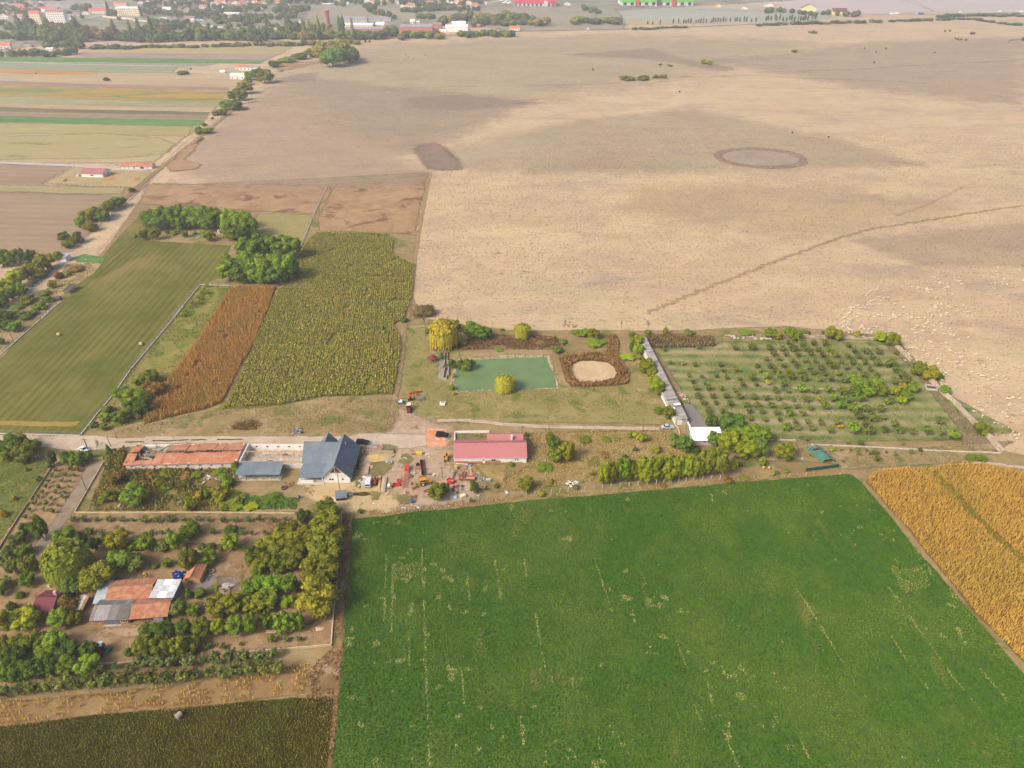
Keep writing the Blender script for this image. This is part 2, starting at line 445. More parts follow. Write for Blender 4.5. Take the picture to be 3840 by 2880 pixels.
sheet('bare_ring', 'C8', ell(795, 421, 244, 58, 28, 62), M_ring, 3, 1)
sheet('bare_centre', 'C8', ell(790, 420, 205, 43, 28, 52), ground_mat('bare_ring_inside', ['9c8a78', 'a69482', 'b09d8a'], big=14, fine=1.2, speck=.25, soft=.15, seed=9), 5, 1)
sheet('bare_patch', 'D', [(893, 325), (905, 312), (940, 308), (965, 322), (985, 345), (1000, 366), (960, 369), (925, 365), (910, 350)], M_ring, 9, 2)
# ---- fields beyond: plough land round the shopping sheds
M_far_plow = ground_mat('far_ploughland', ['bdb0a8', 'c6b8b0', 'ccbeb4'], big=120, fine=5, speck=.12, soft=.03, seed=10, stretch=(.3, 1))
M_far_olive = ground_mat('far_olive_field', ['a3a594', 'adae9c', 'b6b2a0'], big=90, fine=5, speck=.15, soft=.04, seed=11, stretch=(.3, 1))
sheet('ploughed_field', 'A4', [(-900, -60), (150, -60), (700, -25), (1200, -10), (1480, 95), (1000, 118), (430, 100), (0, 45), (-600, 10)], M_far_plow, 15, 4)
sheet('ploughed_field', 'A4', [(1230, -20), (2300, -20), (2300, 110), (1590, 105), (1480, 85)], M_far_plow, 10, 3)
sheet('olive_field', 'A3', [(800, 55), (1640, 62), (2300, 88), (2900, 110), (2500, 185), (1500, 200), (985, 205), (880, 140)], M_far_olive, 8, 3)
sheet('grass_verge', 'A3', [(985, 165), (1500, 180), (1700, 190), (1200, 205), (985, 210)], ground_mat('yellow_verge', ['b5a377', 'bda97c', 'c4b084'], big=40, fine=4, speck=.1, soft=.05, seed=12), 8, 2)
M_town = ground_mat('town_ground', ['868a6e', '98947c', 'a89c86'], big=60, fine=5, speck=.3, soft=.04, seed=13, patch=[('6f7a58', 50, .5, .08), ('b0a494', 30, .6, .05)])
sheet('town_ground', 'D', [(-500, -60), (2300, -75), (1700, 2), (1350, 22), (1100, 45), (900, 60), (780, 75), (300, 88), (180, 85), (0, 112), (-500, 120)], M_town, 20, 4)
M_waste = ground_mat('waste_grassland', ['a0917c', 'a99a84', '9a9a7c'], big=70, fine=4, speck=.2, soft=.04, seed=14, patch=[('8a9674', 60, .52, .08)])
sheet('waste_ground', 'A2', [(350, 45), (800, 40), (1300, 90), (1800, 80), (2100, 60), (2900, 70), (3000, 250), (2000, 255), (1600, 180), (900, 150), (300, 160)], M_waste, 15, 4)
# cemetery, streets and yards of the town
M_pale = ground_mat('pale_gravel', ['b9b0a4', 'c4bbae', 'cec6ba'], big=20, fine=3, speck=.2, soft=.08, seed=15)
sheet('cemetery_ground', 'E4', [(-60, 45), (900, 60), (1750, 75), (1900, 150), (1500, 165), (700, 120), (300, 110), (-60, 90)], ground_mat('cemetery_gravel', ['9c9890', 'aaa59c', 'b5b0a6'], big=15, fine=3, speck=.4, soft=.06, seed=16), 8, 2)
strip('street', 'E4', [(-100, 5), (400, 15), (960, 38), (1800, 30)], 13, M_pale, 3, .5)
strip('street', 'E4', [(1480, 300), (1600, 270), (1750, 240), (1900, 275), (2400, 310)], 9, M_pale, 3, .5)
strip('street', 'E5', [(800, 390), (1100, 410), (1500, 440), (1980, 490)], 8, M_pale, 3, .5)
strip('street', 'A2', [(1700, 50), (1850, 25), (2000, -10)], 14, M_pale, 3, .5)
strip('street', 'A4', [(-600, 75), (300, 100), (900, 118), (1400, 122), (2300, 100)], 8, ground_mat('far_asphalt', ['8f8a86', '989490', 'a29d98'], big=30, fine=4, speck=.1, soft=.08, seed=17), 3, .3)
strip('farm_track', 'A4', [(1230, -5), (1350, 40), (1480, 85), (1560, 110)], 9, M_pale, 3, .3)
strip('railway', 'A3', [(-1200, 330), (-300, 285), (0, 262), (300, 258), (600, 250), (1100, 238), (1500, 225), (1900, 208), (2212, 200), (3000, 190)], 7, ground_mat('railway_ballast', ['5f5a58', '6b6664', '787270'], big=10, fine=2, speck=.3, soft=.1, seed=18), 3, .2)
strip('dirt_path', 'A1', [(-50, 360), (100, 330)], 7, M_pale, 3, .3)
sheet('bare_clearing', 'A1', [(760, 340), (1000, 338), (1230, 352), (900, 362), (740, 395), (600, 360), (700, 350)], ground_mat('sandy_clearing', ['b7a08c', 'c3ad98', 'cdb8a2'], big=15, fine=3, speck=.2, soft=.08, seed=19), 8, 2)
# ---- strip fields on the left
def fld(name, cols, seed, **k):
 return ground_mat(name, cols, seed=seed, soft=k.pop('soft', .12), big=k.pop('big', 45), fine=k.pop('fine', 2.2), stretch=k.pop('stretch', (.25, 1)), **k)
EW = ang('A5', 0, 470, 1600, 495)
M_stub = fld('dry_stubble', ['b09a74', 'baa57c', 'c2ae88'], 20, streak=[('a8977a', EW, 60, 3, .58)])
sheet('stubble_field', 'A5', [(-700, -60), (700, 45), (820, 45), (1500, 50), (1900, 70), (2000, 130), (1640, 500), (1300, 790), (600, 800), (-700, 780)], M_stub, 6, 2)
sheet('stubble_field', 'A1', [(640, 440), (750, 405), (1300, 395), (1800, 380), (2230, 370), (2450, 380), (2330, 450), (2000, 455), (1000, 445)], fld('yellow_stubble', ['a99a66', 'b3a26c', 'bba874'], 21), 5, 1.5)
sheet('ploughed_field', 'A1', [(610, 470), (640, 440), (1500, 445), (2000, 452), (2330, 445), (2212, 500), (1500, 490), (900, 478)], fld('far_brown_plough', ['9a8574', 'a48e7c', 'ab9684'], 22), 4, 1)
M_gr = fld('green_sowing', ['58823e', '628a48', '6e9650'], 23, patch=[('8a9a64', 30, .62, .08)])
sheet('green_field', 'A1', [(-700, 440), (0, 474), (600, 478), (1000, 482), (2212, 500), (2150, 530), (1800, 526), (1000, 520), (0, 510), (-700, 490)], M_gr, 4, 1)
sheet('grey_green_field', 'A1', [(-700, 495), (0, 513), (1000, 524), (1800, 528), (1740, 545), (1470, 560), (1440, 604), (800, 605), (0, 570), (-700, 545)], fld('grey_green_stubble', ['8c9470', '949a78', 'a09f80'], 24, streak=[('b5a98c', EW, 200, 3, .62)]), 4, 1)
strip('dirt_path', 'A1', [(-200, 505), (0, 515), (600, 535), (1200, 545), (1700, 555), (1780, 580)], 4, M_pale, 2, .3)
M_farcorn = fld('far_corn', ['b58642', 'c2914c', 'cc9e5a'], 25, fine=1.4, speck=.4)
sheet('corn_field', 'A1', [(-700, 550), (0, 572), (400, 585), (810, 600), (740, 622), (400, 620), (0, 604), (-700, 590)], M_farcorn, 3, .8)
M_plow = fld('brown_plough', ['927a66', '9c846e', 'a68e76'], 26)
sheet('ploughed_field', 'A5', [(-700, 85), (0, 118), (700, 145), (1300, 160), (1900, 175), (1890, 200), (1200, 188), (600, 165), (0, 143), (-700, 110)], M_plow, 2, .6)
sheet('corn_field', 'A5', [(-700, 112), (0, 146), (700, 172), (1400, 195), (1895, 208), (1830, 298), (1300, 290), (1000, 280), (500, 255), (0, 248), (-700, 225)],
      fld('thin_corn_and_weeds', ['878a4c', 'b5944c', 'c8964a'], 27, fine=1.6, speck=.4, patch=[('7f8a50', 40, .52, .06)]), 2, .6)
sheet('weedy_field', 'A5', [(-700, 228), (0, 250), (500, 258), (1000, 283), (1830, 300), (1790, 340), (1000, 332), (0, 306), (-700, 290)], fld('weedy_green', ['94926a', '9e9a70', 'b0a47c'], 28), 2, .6)
sheet('weed_strip', 'A5', [(-700, 325), (0, 336), (400, 352), (900, 362), (1300, 368), (1740, 380), (1725, 402), (1200, 396), (600, 386), (0, 374), (-700, 360)], fld('dark_weeds', ['6f6c44', '7a764c', '86805a'], 29, fine=1.5, speck=.4), 2, .6)
sheet('ploughed_field', 'A5', [(-700, 362), (0, 376), (600, 388), (1200, 398), (1725, 404), (1690, 440), (1000, 430), (0, 408), (-700, 395)], M_plow, 2, .6)
sheet('green_field', 'A5', [(-700, 395), (0, 410), (500, 424), (1000, 434), (1670, 445), (1700, 470), (1610, 496), (1000, 486), (500, 474), (0, 466), (-700, 460)], M_gr, 2, .6)
sheet('meadow', 'A5', [(-700, 462), (0, 470), (500, 478), (1000, 490), (1600, 500), (1560, 580), (1000, 565), (0, 560), (-700, 560)], fld('olive_meadow', ['a0945e', 'aa9c66', 'b5a672'], 31), 4, 1)
sheet('meadow', 'A5', [(-700, 580), (300, 575), (900, 560), (1300, 590), (1450, 640), (1400, 720), (1000, 770), (600, 770), (-700, 770)], fld('tan_green_meadow', ['b09e70', 'ab9e6c', 'b8a67a'], 32, big=30, stretch=(.4, 1), patch=[('7f8c4e', 18, .60, .06)]), 6, 2)
strip('gravel_road', 'A5', [(-300, 790), (0, 800), (300, 810), (600, 824), (800, 840), (1000, 858), (1230, 862)], 5.5, M_pale, 1, .2)
M_lines = fld('brown_plough_with_straw_lines', ['947c66', '9d856c', 'a58e74'], 33, fine=1.6, rows=(ang('A6', 0, 240, 600, 255), 9.0, 'b09c74', .55), streak=[('c2ab7c', ang('A6', 0, 240, 600, 255), 90, 1.6, .62)])
sheet('ploughed_field', 'A5', [(-500, 800), (0, 812), (600, 832), (500, 900), (350, 975), (360, 985), (1040, 1010), (1120, 1010), (1040, 1106), (900, 1200), (700, 1400), (540, 1580), (0, 1570), (-500, 1500)], M_lines, 2.5, .8)
sheet('meadow', 'A5', [(-300, 985), (0, 980), (360, 985), (1040, 1012), (1010, 1060), (0, 1045), (-300, 1040)], fld('grassy_headland', ['a39468', 'ad9d70', '989468'], 34), 5, 1.5)
sheet('garden_plot', 'A5', [(620, 838), (900, 860), (1240, 872), (1250, 900), (1125, 1008), (700, 995), (375, 972), (520, 900)], ground_mat('sandy_garden', ['b59c70', 'bda47a', 'a09a62'], big=14, fine=1.2, speck=.3, soft=.15, seed=35, patch=[('8f9054', 8, .58, .08)]), 2, .8)
for cx, cy, rx, ry in ((910, 935, 60, 18), (1120, 940, 42, 18)):
 sheet('sand_patch', 'A5', ell(cx, cy, rx, ry, 14), ground_mat('ochre_sand', ['b8894c', 'c29458', 'cc9f64'], big=8, fine=1, speck=.2, soft=.3, seed=36), 1, .4)
strip('dirt_track', 'A5', [(1000, 1130), (1150, 1000), (1300, 870), (1500, 710), (1690, 560), (1880, 400), (2000, 310), (2140, 285)], 3.5, ground_mat('brown_track', ['8f7256', '9c7f60', 'ab8f6c'], big=12, fine=1.2, speck=.3, soft=.25, seed=37), 1.6, .4)
strip('grass_track', 'A5', [(1070, 1110), (1240, 960), (1350, 800), (1460, 700), (1600, 580)], 2.0, M_tan, 1, .3)
sheet('bare_track_edge', 'A5', [(1370, 830), (1530, 690), (1690, 590), (1640, 650), (1520, 780), (1670, 815), (1640, 850), (1400, 880)], M_brown, 4, 1.2)
# ---- pasture tracks
M_trk = ground_mat('steppe_track', ['ad9066', 'b89b70', 'c2a67c'], big=9, fine=1, speck=.35, soft=.3, seed=38, amt=.45)
strip('pasture_track', 'C8', [(790, 1010), (900, 965), (1060, 910), (1220, 850), (1400, 800), (1600, 770), (1850, 730), (2100, 690), (2260, 675)], 2.4, M_trk, 2, 1.0)
strip('pasture_track', 'D', [(1395, 678), (1470, 645), (1560, 610), (1645, 577)], 2.4, M_trk, 2, 1.2)
strip('pasture_track', 'C8', [(1520, 735), (1700, 670), (1880, 580)], 2.2, M_tan, 2, .4)
strip('pasture_track', 'A4', [(0, 606), (300, 595), (800, 575), (1300, 545), (1800, 520), (2300, 495)], 3.5, M_purple2, 3, .6)
strip('pasture_track', 'A4', [(-400, 640), (0, 625), (300, 648), (800, 665), (1400, 690)], 3, M_purple2, 3, .6)
strip('pasture_track', 'D', [(560, 215), (700, 205), (900, 190), (1100, 185), (1300, 182), (1500, 165)], 3, M_tan, 3, .6)
# ---- the farmland in the foreground
M_farm = ground_mat('dry_rough_grass', ['8c7a50', 'a08a5e', 'b09a70'], big=16, fine=1.1, speck=.4, soft=.2, seed=40, patch=[('76783c', 12, .54, .07), ('a58a64', 7, .6, .05), ('6a6c34', 5, .66, .05)])
sheet('farm_ground', 'D', [(-400, 690), (0, 690), (215, 550), (300, 440), (330, 395), (420, 398), (925, 372), (900, 500), (893, 640), (915, 690), (1100, 715), (1390, 715), (1700, 705), (1930, 725), (2165, 975), (2300, 1000), (2500, 1100), (2700, 1800), (-900, 1800), (-700, 900)], M_farm, 2, .8)
sheet('brown_field', 'D', [(318, 398), (718, 400), (682, 462), (600, 458), (470, 452), (300, 440)], M_brown, 4, 1.2)
sheet('brown_field', 'D', [(728, 400), (922, 378), (905, 450), (898, 508), (845, 503), (690, 498), (690, 470)], M_brown, 3, 1)
sheet('dry_meadow', 'D', [(560, 460), (680, 463), (655, 530), (640, 520), (560, 505), (545, 480)], ground_mat('dry_green_meadow', ['a3925c', '9c9258', 'b09d68'], big=14, fine=1.2, speck=.3, soft=.2, seed=41), 3, 1)
NS = ang('A7', 700, 1000, 1500, 60)
M_bale = ground_mat('mown_meadow', ['535a1a', '626828', '747236'], big=26, fine=1.0, speck=.32, soft=.25, seed=42, stretch=(1, .5),
     rows=(NS, 3.3, '8e8038', .7), streak=[('a08a4a', NS, 50, .9, .6), ('5f6420', NS, 60, 3.5, .58)], patch=[('8a7b48', 30, .56, .1)])
sheet('mown_field', 'D', [(-300, 1030), (-300, 960), (0, 775), (60, 712), (150, 640), (215, 560), (262, 508), (305, 462), (345, 475), (322, 520), (500, 531), (470, 600), (436, 616), (182, 938), (0, 936)], M_bale, 1.2, .4)
sheet('mown_edge', 'A6', [(610, 590), (700, 560), (880, 590), (860, 625), (640, 628)], ground_mat('fresh_green_grass', ['4f7a34', '5a8440', '7a9a5c'], big=6, fine=.9, speck=.3, soft=.4, seed=43, patch=[('b5bf9a', 4, .6, .06)]), 1.2, .3)
strip('mown_headland', 'A7', [(-60, 1075), (200, 1075), (500, 1085), (720, 1075)], 3.2, ground_mat('straw_headland', ['9c8640', 'a88f48', '8a8038'], big=8, fine=.8, speck=.3, soft=.4, seed=44), 1.2, .3)
sheet('dirt_strip', 'D', [(205, 548), (300, 440), (370, 385), (385, 395), (330, 440), (250, 520), (215, 552)], M_tan, 1.5, .4)
sheet('stony_slope', 'A6', [(560, 645), (850, 632), (800, 700), (650, 800), (520, 900), (440, 930), (380, 880), (430, 800), (520, 700)], ground_mat('straw_slope', ['b39c6c', 'bda678', 'a3935c'], big=8, fine=.9, speck=.35, soft=.4, seed=45, patch=[('8a8048', 6, .56, .08)]), 1.2, .4)
strip('gravel_path', 'A6', [(190, 900), (290, 810), (400, 720), (500, 640), (540, 620)], 4.2, ground_mat('grey_gravel', ['8f8f8a', '9a9a94', 'a5a49c'], big=5, fine=.7, speck=.3, soft=.5, seed=46), .8, .2)
sheet('weed_strip', 'D', [(438, 617), (492, 616), (500, 626), (318, 908), (205, 935), (300, 790)], ground_mat('yellow_green_weeds', ['7c7a34', '8a883e', 'a08c58'], big=10, fine=1, speck=.45, soft=.4, seed=47, patch=[('5f7a2a', 9, .53, .06), ('a8945e', 8, .6, .06)]), 1, .4)
CROPS['S'] = (0, 0, 1.)
sheet('corn_soil', 'S', [(868, 1078), (1036, 1078), (1029, 1092), (1005, 1163), (952, 1293), (899, 1378), (850, 1476), (838, 1508), (770, 1536), (650, 1562), (541, 1590), (545, 1573), (610, 1459), (700, 1333), (750, 1268), (815, 1158)], ground_mat('corn_litter', ['6f5228', '80602e', '8c6c38'], big=8, fine=.8, speck=.4, soft=.5, seed=48), 1, .3)
M_sunf = ground_mat('sunflower_soil', ['746e34', '827838', '8c7e42'], big=14, fine=.8, speck=.4, soft=.4, seed=49, patch=[('7a6438', 12, .57, .07), ('5f6e28', 10, .56, .07)])
SUNF = [(655, 535), (683, 503), (760, 503), (838, 506), (850, 520), (848, 548), (870, 562), (895, 572), (890, 640), (872, 690), (850, 700), (868, 740), (858, 800), (848, 852), (700, 856), (600, 876), (482, 884), (510, 830), (551, 740), (600, 626), (625, 612)]
sheet('sunflower_soil', 'D', SUNF, M_sunf, 1.2, .5)
strip('fence_path', 'D', [(930, 372), (905, 500), (892, 600), (880, 700), (865, 800), (840, 930)], 2.2, ground_mat('trodden_path', ['93794f', 'a28860', 'b0976c'], big=5, fine=.8, speck=.3, soft=.4, seed=50), .8, .3)
M_gp = ground_mat('pond_grass', ['8a8248', '9c8e58', 'a8986a'], big=12, fine=.9, speck=.4, soft=.3, seed=51, patch=[('6f7a34', 8, .55, .07), ('b09a72', 6, .6, .06)])
sheet('meadow', 'D', [(880, 700), (1000, 700), (980, 845), (1200, 840), (1420, 790), (1440, 860), (1460, 918), (1300, 912), (1000, 912), (935, 915), (862, 880), (868, 800)], M_gp, 2, .6)
M_dry = ground_mat('dry_tall_grass', ['93804c', 'a68f5a', 'b39c6a'], big=9, fine=.8, speck=.45, soft=.35, seed=52, patch=[('7d7638', 7, .55, .07), ('6f5c3a', 5, .66, .05), ('bda67c', 6, .62, .05)])
sheet('dry_grass', 'D', [(985, 940), (1180, 935), (1450, 930), (1480, 960), (1500, 985), (1300, 1010), (1280, 1040), (1100, 1062), (1040, 1060), (1140, 1005), (1150, 945)], M_dry, 2, .6)
M_scrub = ground_mat('overgrown_ground', ['726234', '86743e', '98864c'], big=8, fine=.8, speck=.5, soft=.35, seed=53, patch=[('5a6226', 6, .54, .06), ('7f6440', 7, .58, .06)])
sheet('overgrown_ground', 'B4', [(30, 330), (160, 300), (150, 480), (700, 470), (1060, 460), (1060, 640), (1000, 760), (900, 810), (300, 810), (-160, 815), (-60, 600)], M_scrub, 2, .6)
M_dirt = ground_mat('yard_dirt', ['ab9070', 'bba184', 'c7b094'], big=9, fine=.7, speck=.35, soft=.4, seed=54, patch=[('d6c6ae', 5, .62, .06), ('8d7c58', 5, .6, .06), ('7c7a48', 7, .66, .05)])
sheet('yard', 'D', [(865, 880), (930, 905), (985, 915), (985, 990), (985, 1010), (1045, 1050), (1030, 1085), (880, 1098), (790, 1095), (770, 1040), (790, 960), (800, 945), (840, 930)], M_dirt, 6, 1.2)
sheet('sandy_yard', 'D', [(650, 1045), (760, 1030), (800, 1035), (870, 1080), (840, 1105), (740, 1105), (655, 1085)], ground_mat('pale_sand', ['c2a878', 'cbb284', 'd3bc92'], big=6, fine=.7, speck=.25, soft=.4, seed=55, patch=[('93854e', 5, .58, .06), ('a8905c', 3, .6, .06)]), 5, 1)
M_road = ground_mat('gravel_lane', ['bda98e', 'c9b69c', 'd4c4ac'], big=7, fine=.6, speck=.25, soft=.5, seed=56, patch=[('a8947a', 4, .6, .06)])
strip('lane', 'B7', [(-120, 150, 4.5), (300, 165, 5), (700, 190, 7), (1100, 210, 9), (1400, 205, 6), (1800, 190, 4.6), (2157, 180, 4.4)], 5, M_road, .8, .25)
strip('lane', 'B4', [(300, 222, 4.4), (800, 222, 4.2), (1300, 220, 4.2), (1900, 222, 4.5), (2100, 232, 6), (2300, 235, 9)], 4.5, M_road, .8, .2)
strip('lane', 'B5', [(60, 290, 7), (400, 305, 9), (700, 310, 8), (900, 290, 6)], 8, M_road, 1.6, .3)
for k in (0, 1):
 strip('wheel_track', 'B1', [(420, 950 - 8 * k), (600, 945 - 11 * k), (800, 962 - 13 * k), (1000, 985 - 14 * k), (1300, 1000 - 13 * k), (1700, 1010 - 12 * k), (2000, 1014 - 12 * k), (2260, 1018 - 12 * k)], .95, M_road, .5, .15)
for pts in ([(1150, 1250), (1250, 1248), (1330, 1244)], [(1400, 1236), (1600, 1236), (1740, 1226)], [(1760, 1230), (1900, 1225)], [(2000, 1225), (2240, 1224)]):
 strip('grass_ridge', 'A7', pts, .7, ground_mat('track_grass', ['5f5632', '6c613a', '7a6d46'], big=4, fine=.5, speck=.4, soft=.6, seed=57), .4, .1)
sheet('car_pad', 'B5', [(880, 170), (1112, 170), (1105, 370), (890, 375)], ground_mat('crushed_brick', ['d98a62', 'e09a74', 'e5ae8c'], big=4, fine=.5, speck=.3, soft=.8, seed=58, patch=[('ecc6ac', 3, .54, .08)]), .6, .25)
# orchard on the right
M_orch = ground_mat('orchard_grass', ['667c3a', '7c8644', '9a9260'], big=14, fine=.9, speck=.45, soft=.3, seed=59, rows=(ang('B2', 600, 745, 1900, 760), 6.2, 'bfa884', .85), patch=[('5a7234', 9, .54, .07), ('a89474', 6, .6, .06)])
sheet('orchard_ground', 'B2', [(225, 345), (700, 335), (760, 290), (1500, 265), (2130, 290), (2600, 700), (3260, 1050), (2500, 1110), (1500, 1120), (1100, 1060), (680, 1000), (560, 850), (460, 700)], M_orch, 2, .6)
sheet('orchard_ground', 'B3', [(560, 700), (700, 740), (900, 980), (1100, 1200), (1470, 1540), (1200, 1540), (1150, 1350), (800, 900)], ground_mat('brushwood_ground', ['7f7050', '8c7c5a', '9a8a68'], big=7, fine=.8, speck=.5, soft=.4, seed=60), 1.5, .5)
sheet('reed_bed_ground', 'B2', [(150, 240), (400, 235), (720, 255), (740, 325), (600, 338), (210, 340)], ground_mat('dead_reed_ground', ['5f4c30', '6b573a', '78654a'], big=5, fine=.8, speck=.5, soft=.4, seed=61), 1.5, .4)
sheet('front_strip', 'B2', [(1160, 1110), (2300, 1180), (3200, 1120), (2900, 1290), (1800, 1345), (1760, 1300), (1400, 1290), (860, 1260)], ground_mat('rubble_strip', ['92805a', 'a48c66', 'b39c7a'], big=7, fine=.8, speck=.5, soft=.3, seed=62, patch=[('75783e', 6, .55, .06), ('b57f58', 5, .64, .05)]), 1.5, .5)
sheet('driveway', 'B2', [(470, 800), (545, 815), (610, 900), (690, 1010), (820, 1020), (800, 1045), (490, 1020), (505, 925)], ground_mat('asphalt_drive', ['85807a', '908a84', '9b958e'], big=6, fine=.6, speck=.2, soft=.6, seed=63), .8, .2)
# orchard bottom left
M_soil = ground_mat('orchard_soil', ['8c7250', 'a0845e', 'b2966e'], big=10, fine=.8, speck=.3, soft=.3, seed=64, patch=[('b39a78', 6, .6, .06), ('6f5a3c', 7, .58, .07)])
sheet('orchard_soil', 'D', [(-200, 1300), (0, 1180), (105, 1010), (215, 1000), (170, 1105), (400, 1110), (640, 1105), (742, 1112), (735, 1250), (715, 1395), (500, 1410), (400, 1450), (0, 1510), (-300, 1560)], M_soil, 1.5, .5)
sheet('meadow', 'D', [(-300, 1010), (0, 985), (110, 990), (100, 1020), (40, 1110), (0, 1165), (-200, 1280)], ground_mat('green_meadow', ['5f6a2a', '6d7434', '80803e'], big=10, fine=.9, speck=.4, soft=.3, seed=65, patch=[('8a8050', 7, .58, .07)]), 1.5, .4)
strip('driveway', 'B7', [(1200, 440, 4.6), (1130, 560, 4.2), (1040, 720, 4), (900, 930, 4), (780, 1120, 4), (680, 1270, 4), (560, 1460, 5), (440, 1600, 7)], 4, ground_mat('grey_drive', ['8c7c68', '998872', 'a3947e'], big=5, fine=.6, speck=.25, soft=.5, seed=66), 1, .2)
sheet('sandy_patch', 'C2', [(1000, 240), (1100, 180), (1250, 165), (1480, 160), (1510, 230), (1350, 250), (1150, 240)], ground_mat('pale_bare_earth', ['a88d6c', 'b59a78', 'c2a888'], big=4, fine=.6, speck=.3, soft=.5, seed=67), 1.5, .5)
sheet('ash_patch', 'C1', [(590, 860), (700, 850), (800, 880), (840, 960), (800, 1015), (640, 1000), (600, 930)], ground_mat('ash_heap', ['6b5c4c', '8a7866', 'a89884'], big=4, fine=.6, speck=.4, soft=.5, seed=68), 1, .4)
sheet('concrete_slab', 'C1', [(285, 940), (420, 940), (490, 800), (580, 880), (520, 990), (300, 1000)], ground_mat('grey_concrete', ['7c766c', '88827a', '94908a'], big=4, fine=.6, speck=.15, soft=.8, seed=69), .3, .1)
sheet('field_margin', 'D', [(742, 1112), (765, 1112), (757, 1140), (745, 1300), (738, 1420), (727, 1550), (718, 1700), (690, 1700), (700, 1520), (640, 1520), (660, 1460), (718, 1395), (735, 1250)], ground_mat('margin_weeds', ['7a5f3c', '8c6f48', 'a08660'], big=6, fine=.8, speck=.45, soft=.4, seed=70, patch=[('b59a78', 5, .56, .07), ('66562c', 4, .6, .06)]), 1, .4)
sheet('stubble_strip', 'C2', [(-300, 1010), (0, 960), (600, 900), (1200, 850), (2002, 760), (2700, 620), (3300, 560), (3420, 640), (3300, 830), (2500, 985), (1600, 1050), (1000, 1110), (300, 1190), (-300, 1260)], ground_mat('straw_soil', ['8f744a', '9c8054', 'a98e62'], big=8, fine=.7, speck=.35, soft=.4, seed=71), 1, .3)
# the big crop fields
M_alf = ground_mat('clover_field', ['4a6826', '567230', '667c38'], big=34, fine=.9, speck=.3, soft=.5, seed=72, stretch=(1, .35), bump=.8,
                   patch=[('8a8448', 9, .6, .1)], streak=[('5f7a3a', ang('C6', 605, 60, 637, 1026), 26, 1.2, .64), ('8c8450', ang('C6', 605, 60, 637, 1026), 34, .45, .68), ('6f7038', ang('C6', 605, 60, 637, 1026), 40, .8, .66)])
ALF = [(1321, 1946), (1440, 1938), (1554, 1921), (1677, 1912), (1867, 1890), (2009, 1876), (2300, 1853), (2551, 1829), (2900, 1801), (3140, 1782), (3188, 1780), (3231, 1810), (3330, 1928), (3452, 2080), (3562, 2206), (3722, 2392), (3840, 2530), (4100, 2850), (4100, 3100), (1230, 3100), (1250, 2880), (1266, 2678), (1278, 2552), (1290, 2440), (1294, 2307), (1307, 2116)]
CROPS['S'] = (0, 0, 1.)
sheet('clover_field', 'S', ALF, M_alf, .8, .3)
M_corn2 = ground_mat('corn_soil_right', ['7a5a2a', '8a6832', '98763c'], big=8, fine=.7, speck=.4, soft=.5, seed=73)
CORN2 = [(262, 255), (300, 200), (420, 150), (640, 138), (850, 140), (1000, 105), (1300, 100), (1659, 180), (2300, 300), (2600, 2300), (2000, 2200), (1460, 1659), (1220, 1410), (1015, 1160), (815, 920), (640, 690), (470, 510)]
sheet('corn_soil', 'C5', CORN2, M_corn2, .8, .3)
strip('pale_track', 'C5', [(1200, 85), (1400, 95), (1659, 130), (1900, 190)], 1.6, M_road, .6, .2)
DARK = [(-300, 2790), (0, 2726), (105, 2713), (245, 2695), (385, 2681), (559, 2667), (700, 2657), (880, 2639), (1124, 2622), (1247, 2622), (1240, 2747), (1229, 2880), (1215, 3100), (-300, 3150)]
sheet('dark_grass_field', 'S', DARK, ground_mat('dark_grass', ['3f3a12', '4a4416', '56501c'], big=18, fine=.8, speck=.35, soft=.5, seed=74, patch=[('4c5a1c', 14, .56, .1), ('5c4a20', 12, .58, .1)]), .8, .3)
# ponds
M_sandbank = ground_mat('pond_bank', ['b5a27c', 'c0ac88', 'ccba9a'], big=5, fine=.7, speck=.25, soft=.6, seed=75)
sheet('pond_bank', 'B1', [(520, 640), (560, 500), (570, 440), (720, 415), (900, 405), (1200, 402), (1350, 400), (1370, 440), (1400, 560), (1425, 640), (1425, 690), (1390, 685), (900, 700), (580, 712)], M_sandbank, 1, .4)
w = N('pond_water')
wp = w.pos()
wc = w.mix(w.ramp(w.noise(wp, .09, 3), .35, .65), lin('6c844e'), lin('789058'))
M_water = w.done(w.bsdf(wc, .12, 0, w.bump(w.noise(w.mapped(wp, (1, 2.2, 1)), 1.3, 3), .12, .05), .45))
sheet('pond_water', 'B1', [(578, 690), (562, 640), (570, 520), (590, 470), (640, 448), (800, 440), (1000, 432), (1200, 424), (1335, 420), (1350, 450), (1375, 540), (1400, 610), (1408, 675), (1200, 682), (1000, 694), (800, 694), (650, 698), (600, 702)], M_water, .15, .6)
sheet('dry_pond_rim', 'B1', [(1430, 420), (1600, 395), (1830, 375), (1840, 290), (1830, 250), (1900, 240), (1925, 300), (1915, 380), (1960, 470), (2010, 560), (2005, 640), (1900, 655), (1700, 668), (1540, 668), (1490, 620), (1460, 520)], ground_mat('dead_weed_bank', ['6c5436', '7c613e', '8a7048'], big=5, fine=.7, speck=.5, soft=.5, seed=76), 1, .4)
sheet('dry_pond_bed', 'B1', [(1545, 480), (1600, 455), (1700, 450), (1830, 465), (1880, 500), (1905, 555), (1890, 600), (1800, 625), (1700, 630), (1600, 632), (1555, 590), (1530, 530)], ground_mat('cracked_mud', ['c6aa82', 'd0b68e', 'd8c09a'], big=6, fine=.5, speck=.2, soft=.7, seed=77), .8, .3)
sheet('dead_scrub_ground', 'B1', [(560, 330), (700, 260), (900, 240), (1200, 240), (1400, 255), (1480, 330), (1350, 355), (900, 350), (620, 365)], ground_mat('brown_scrub_ground', ['7c6244', '8c7050', '9c8260'], big=5, fine=.7, speck=.5, soft=.5, seed=78), 1.5, .5)

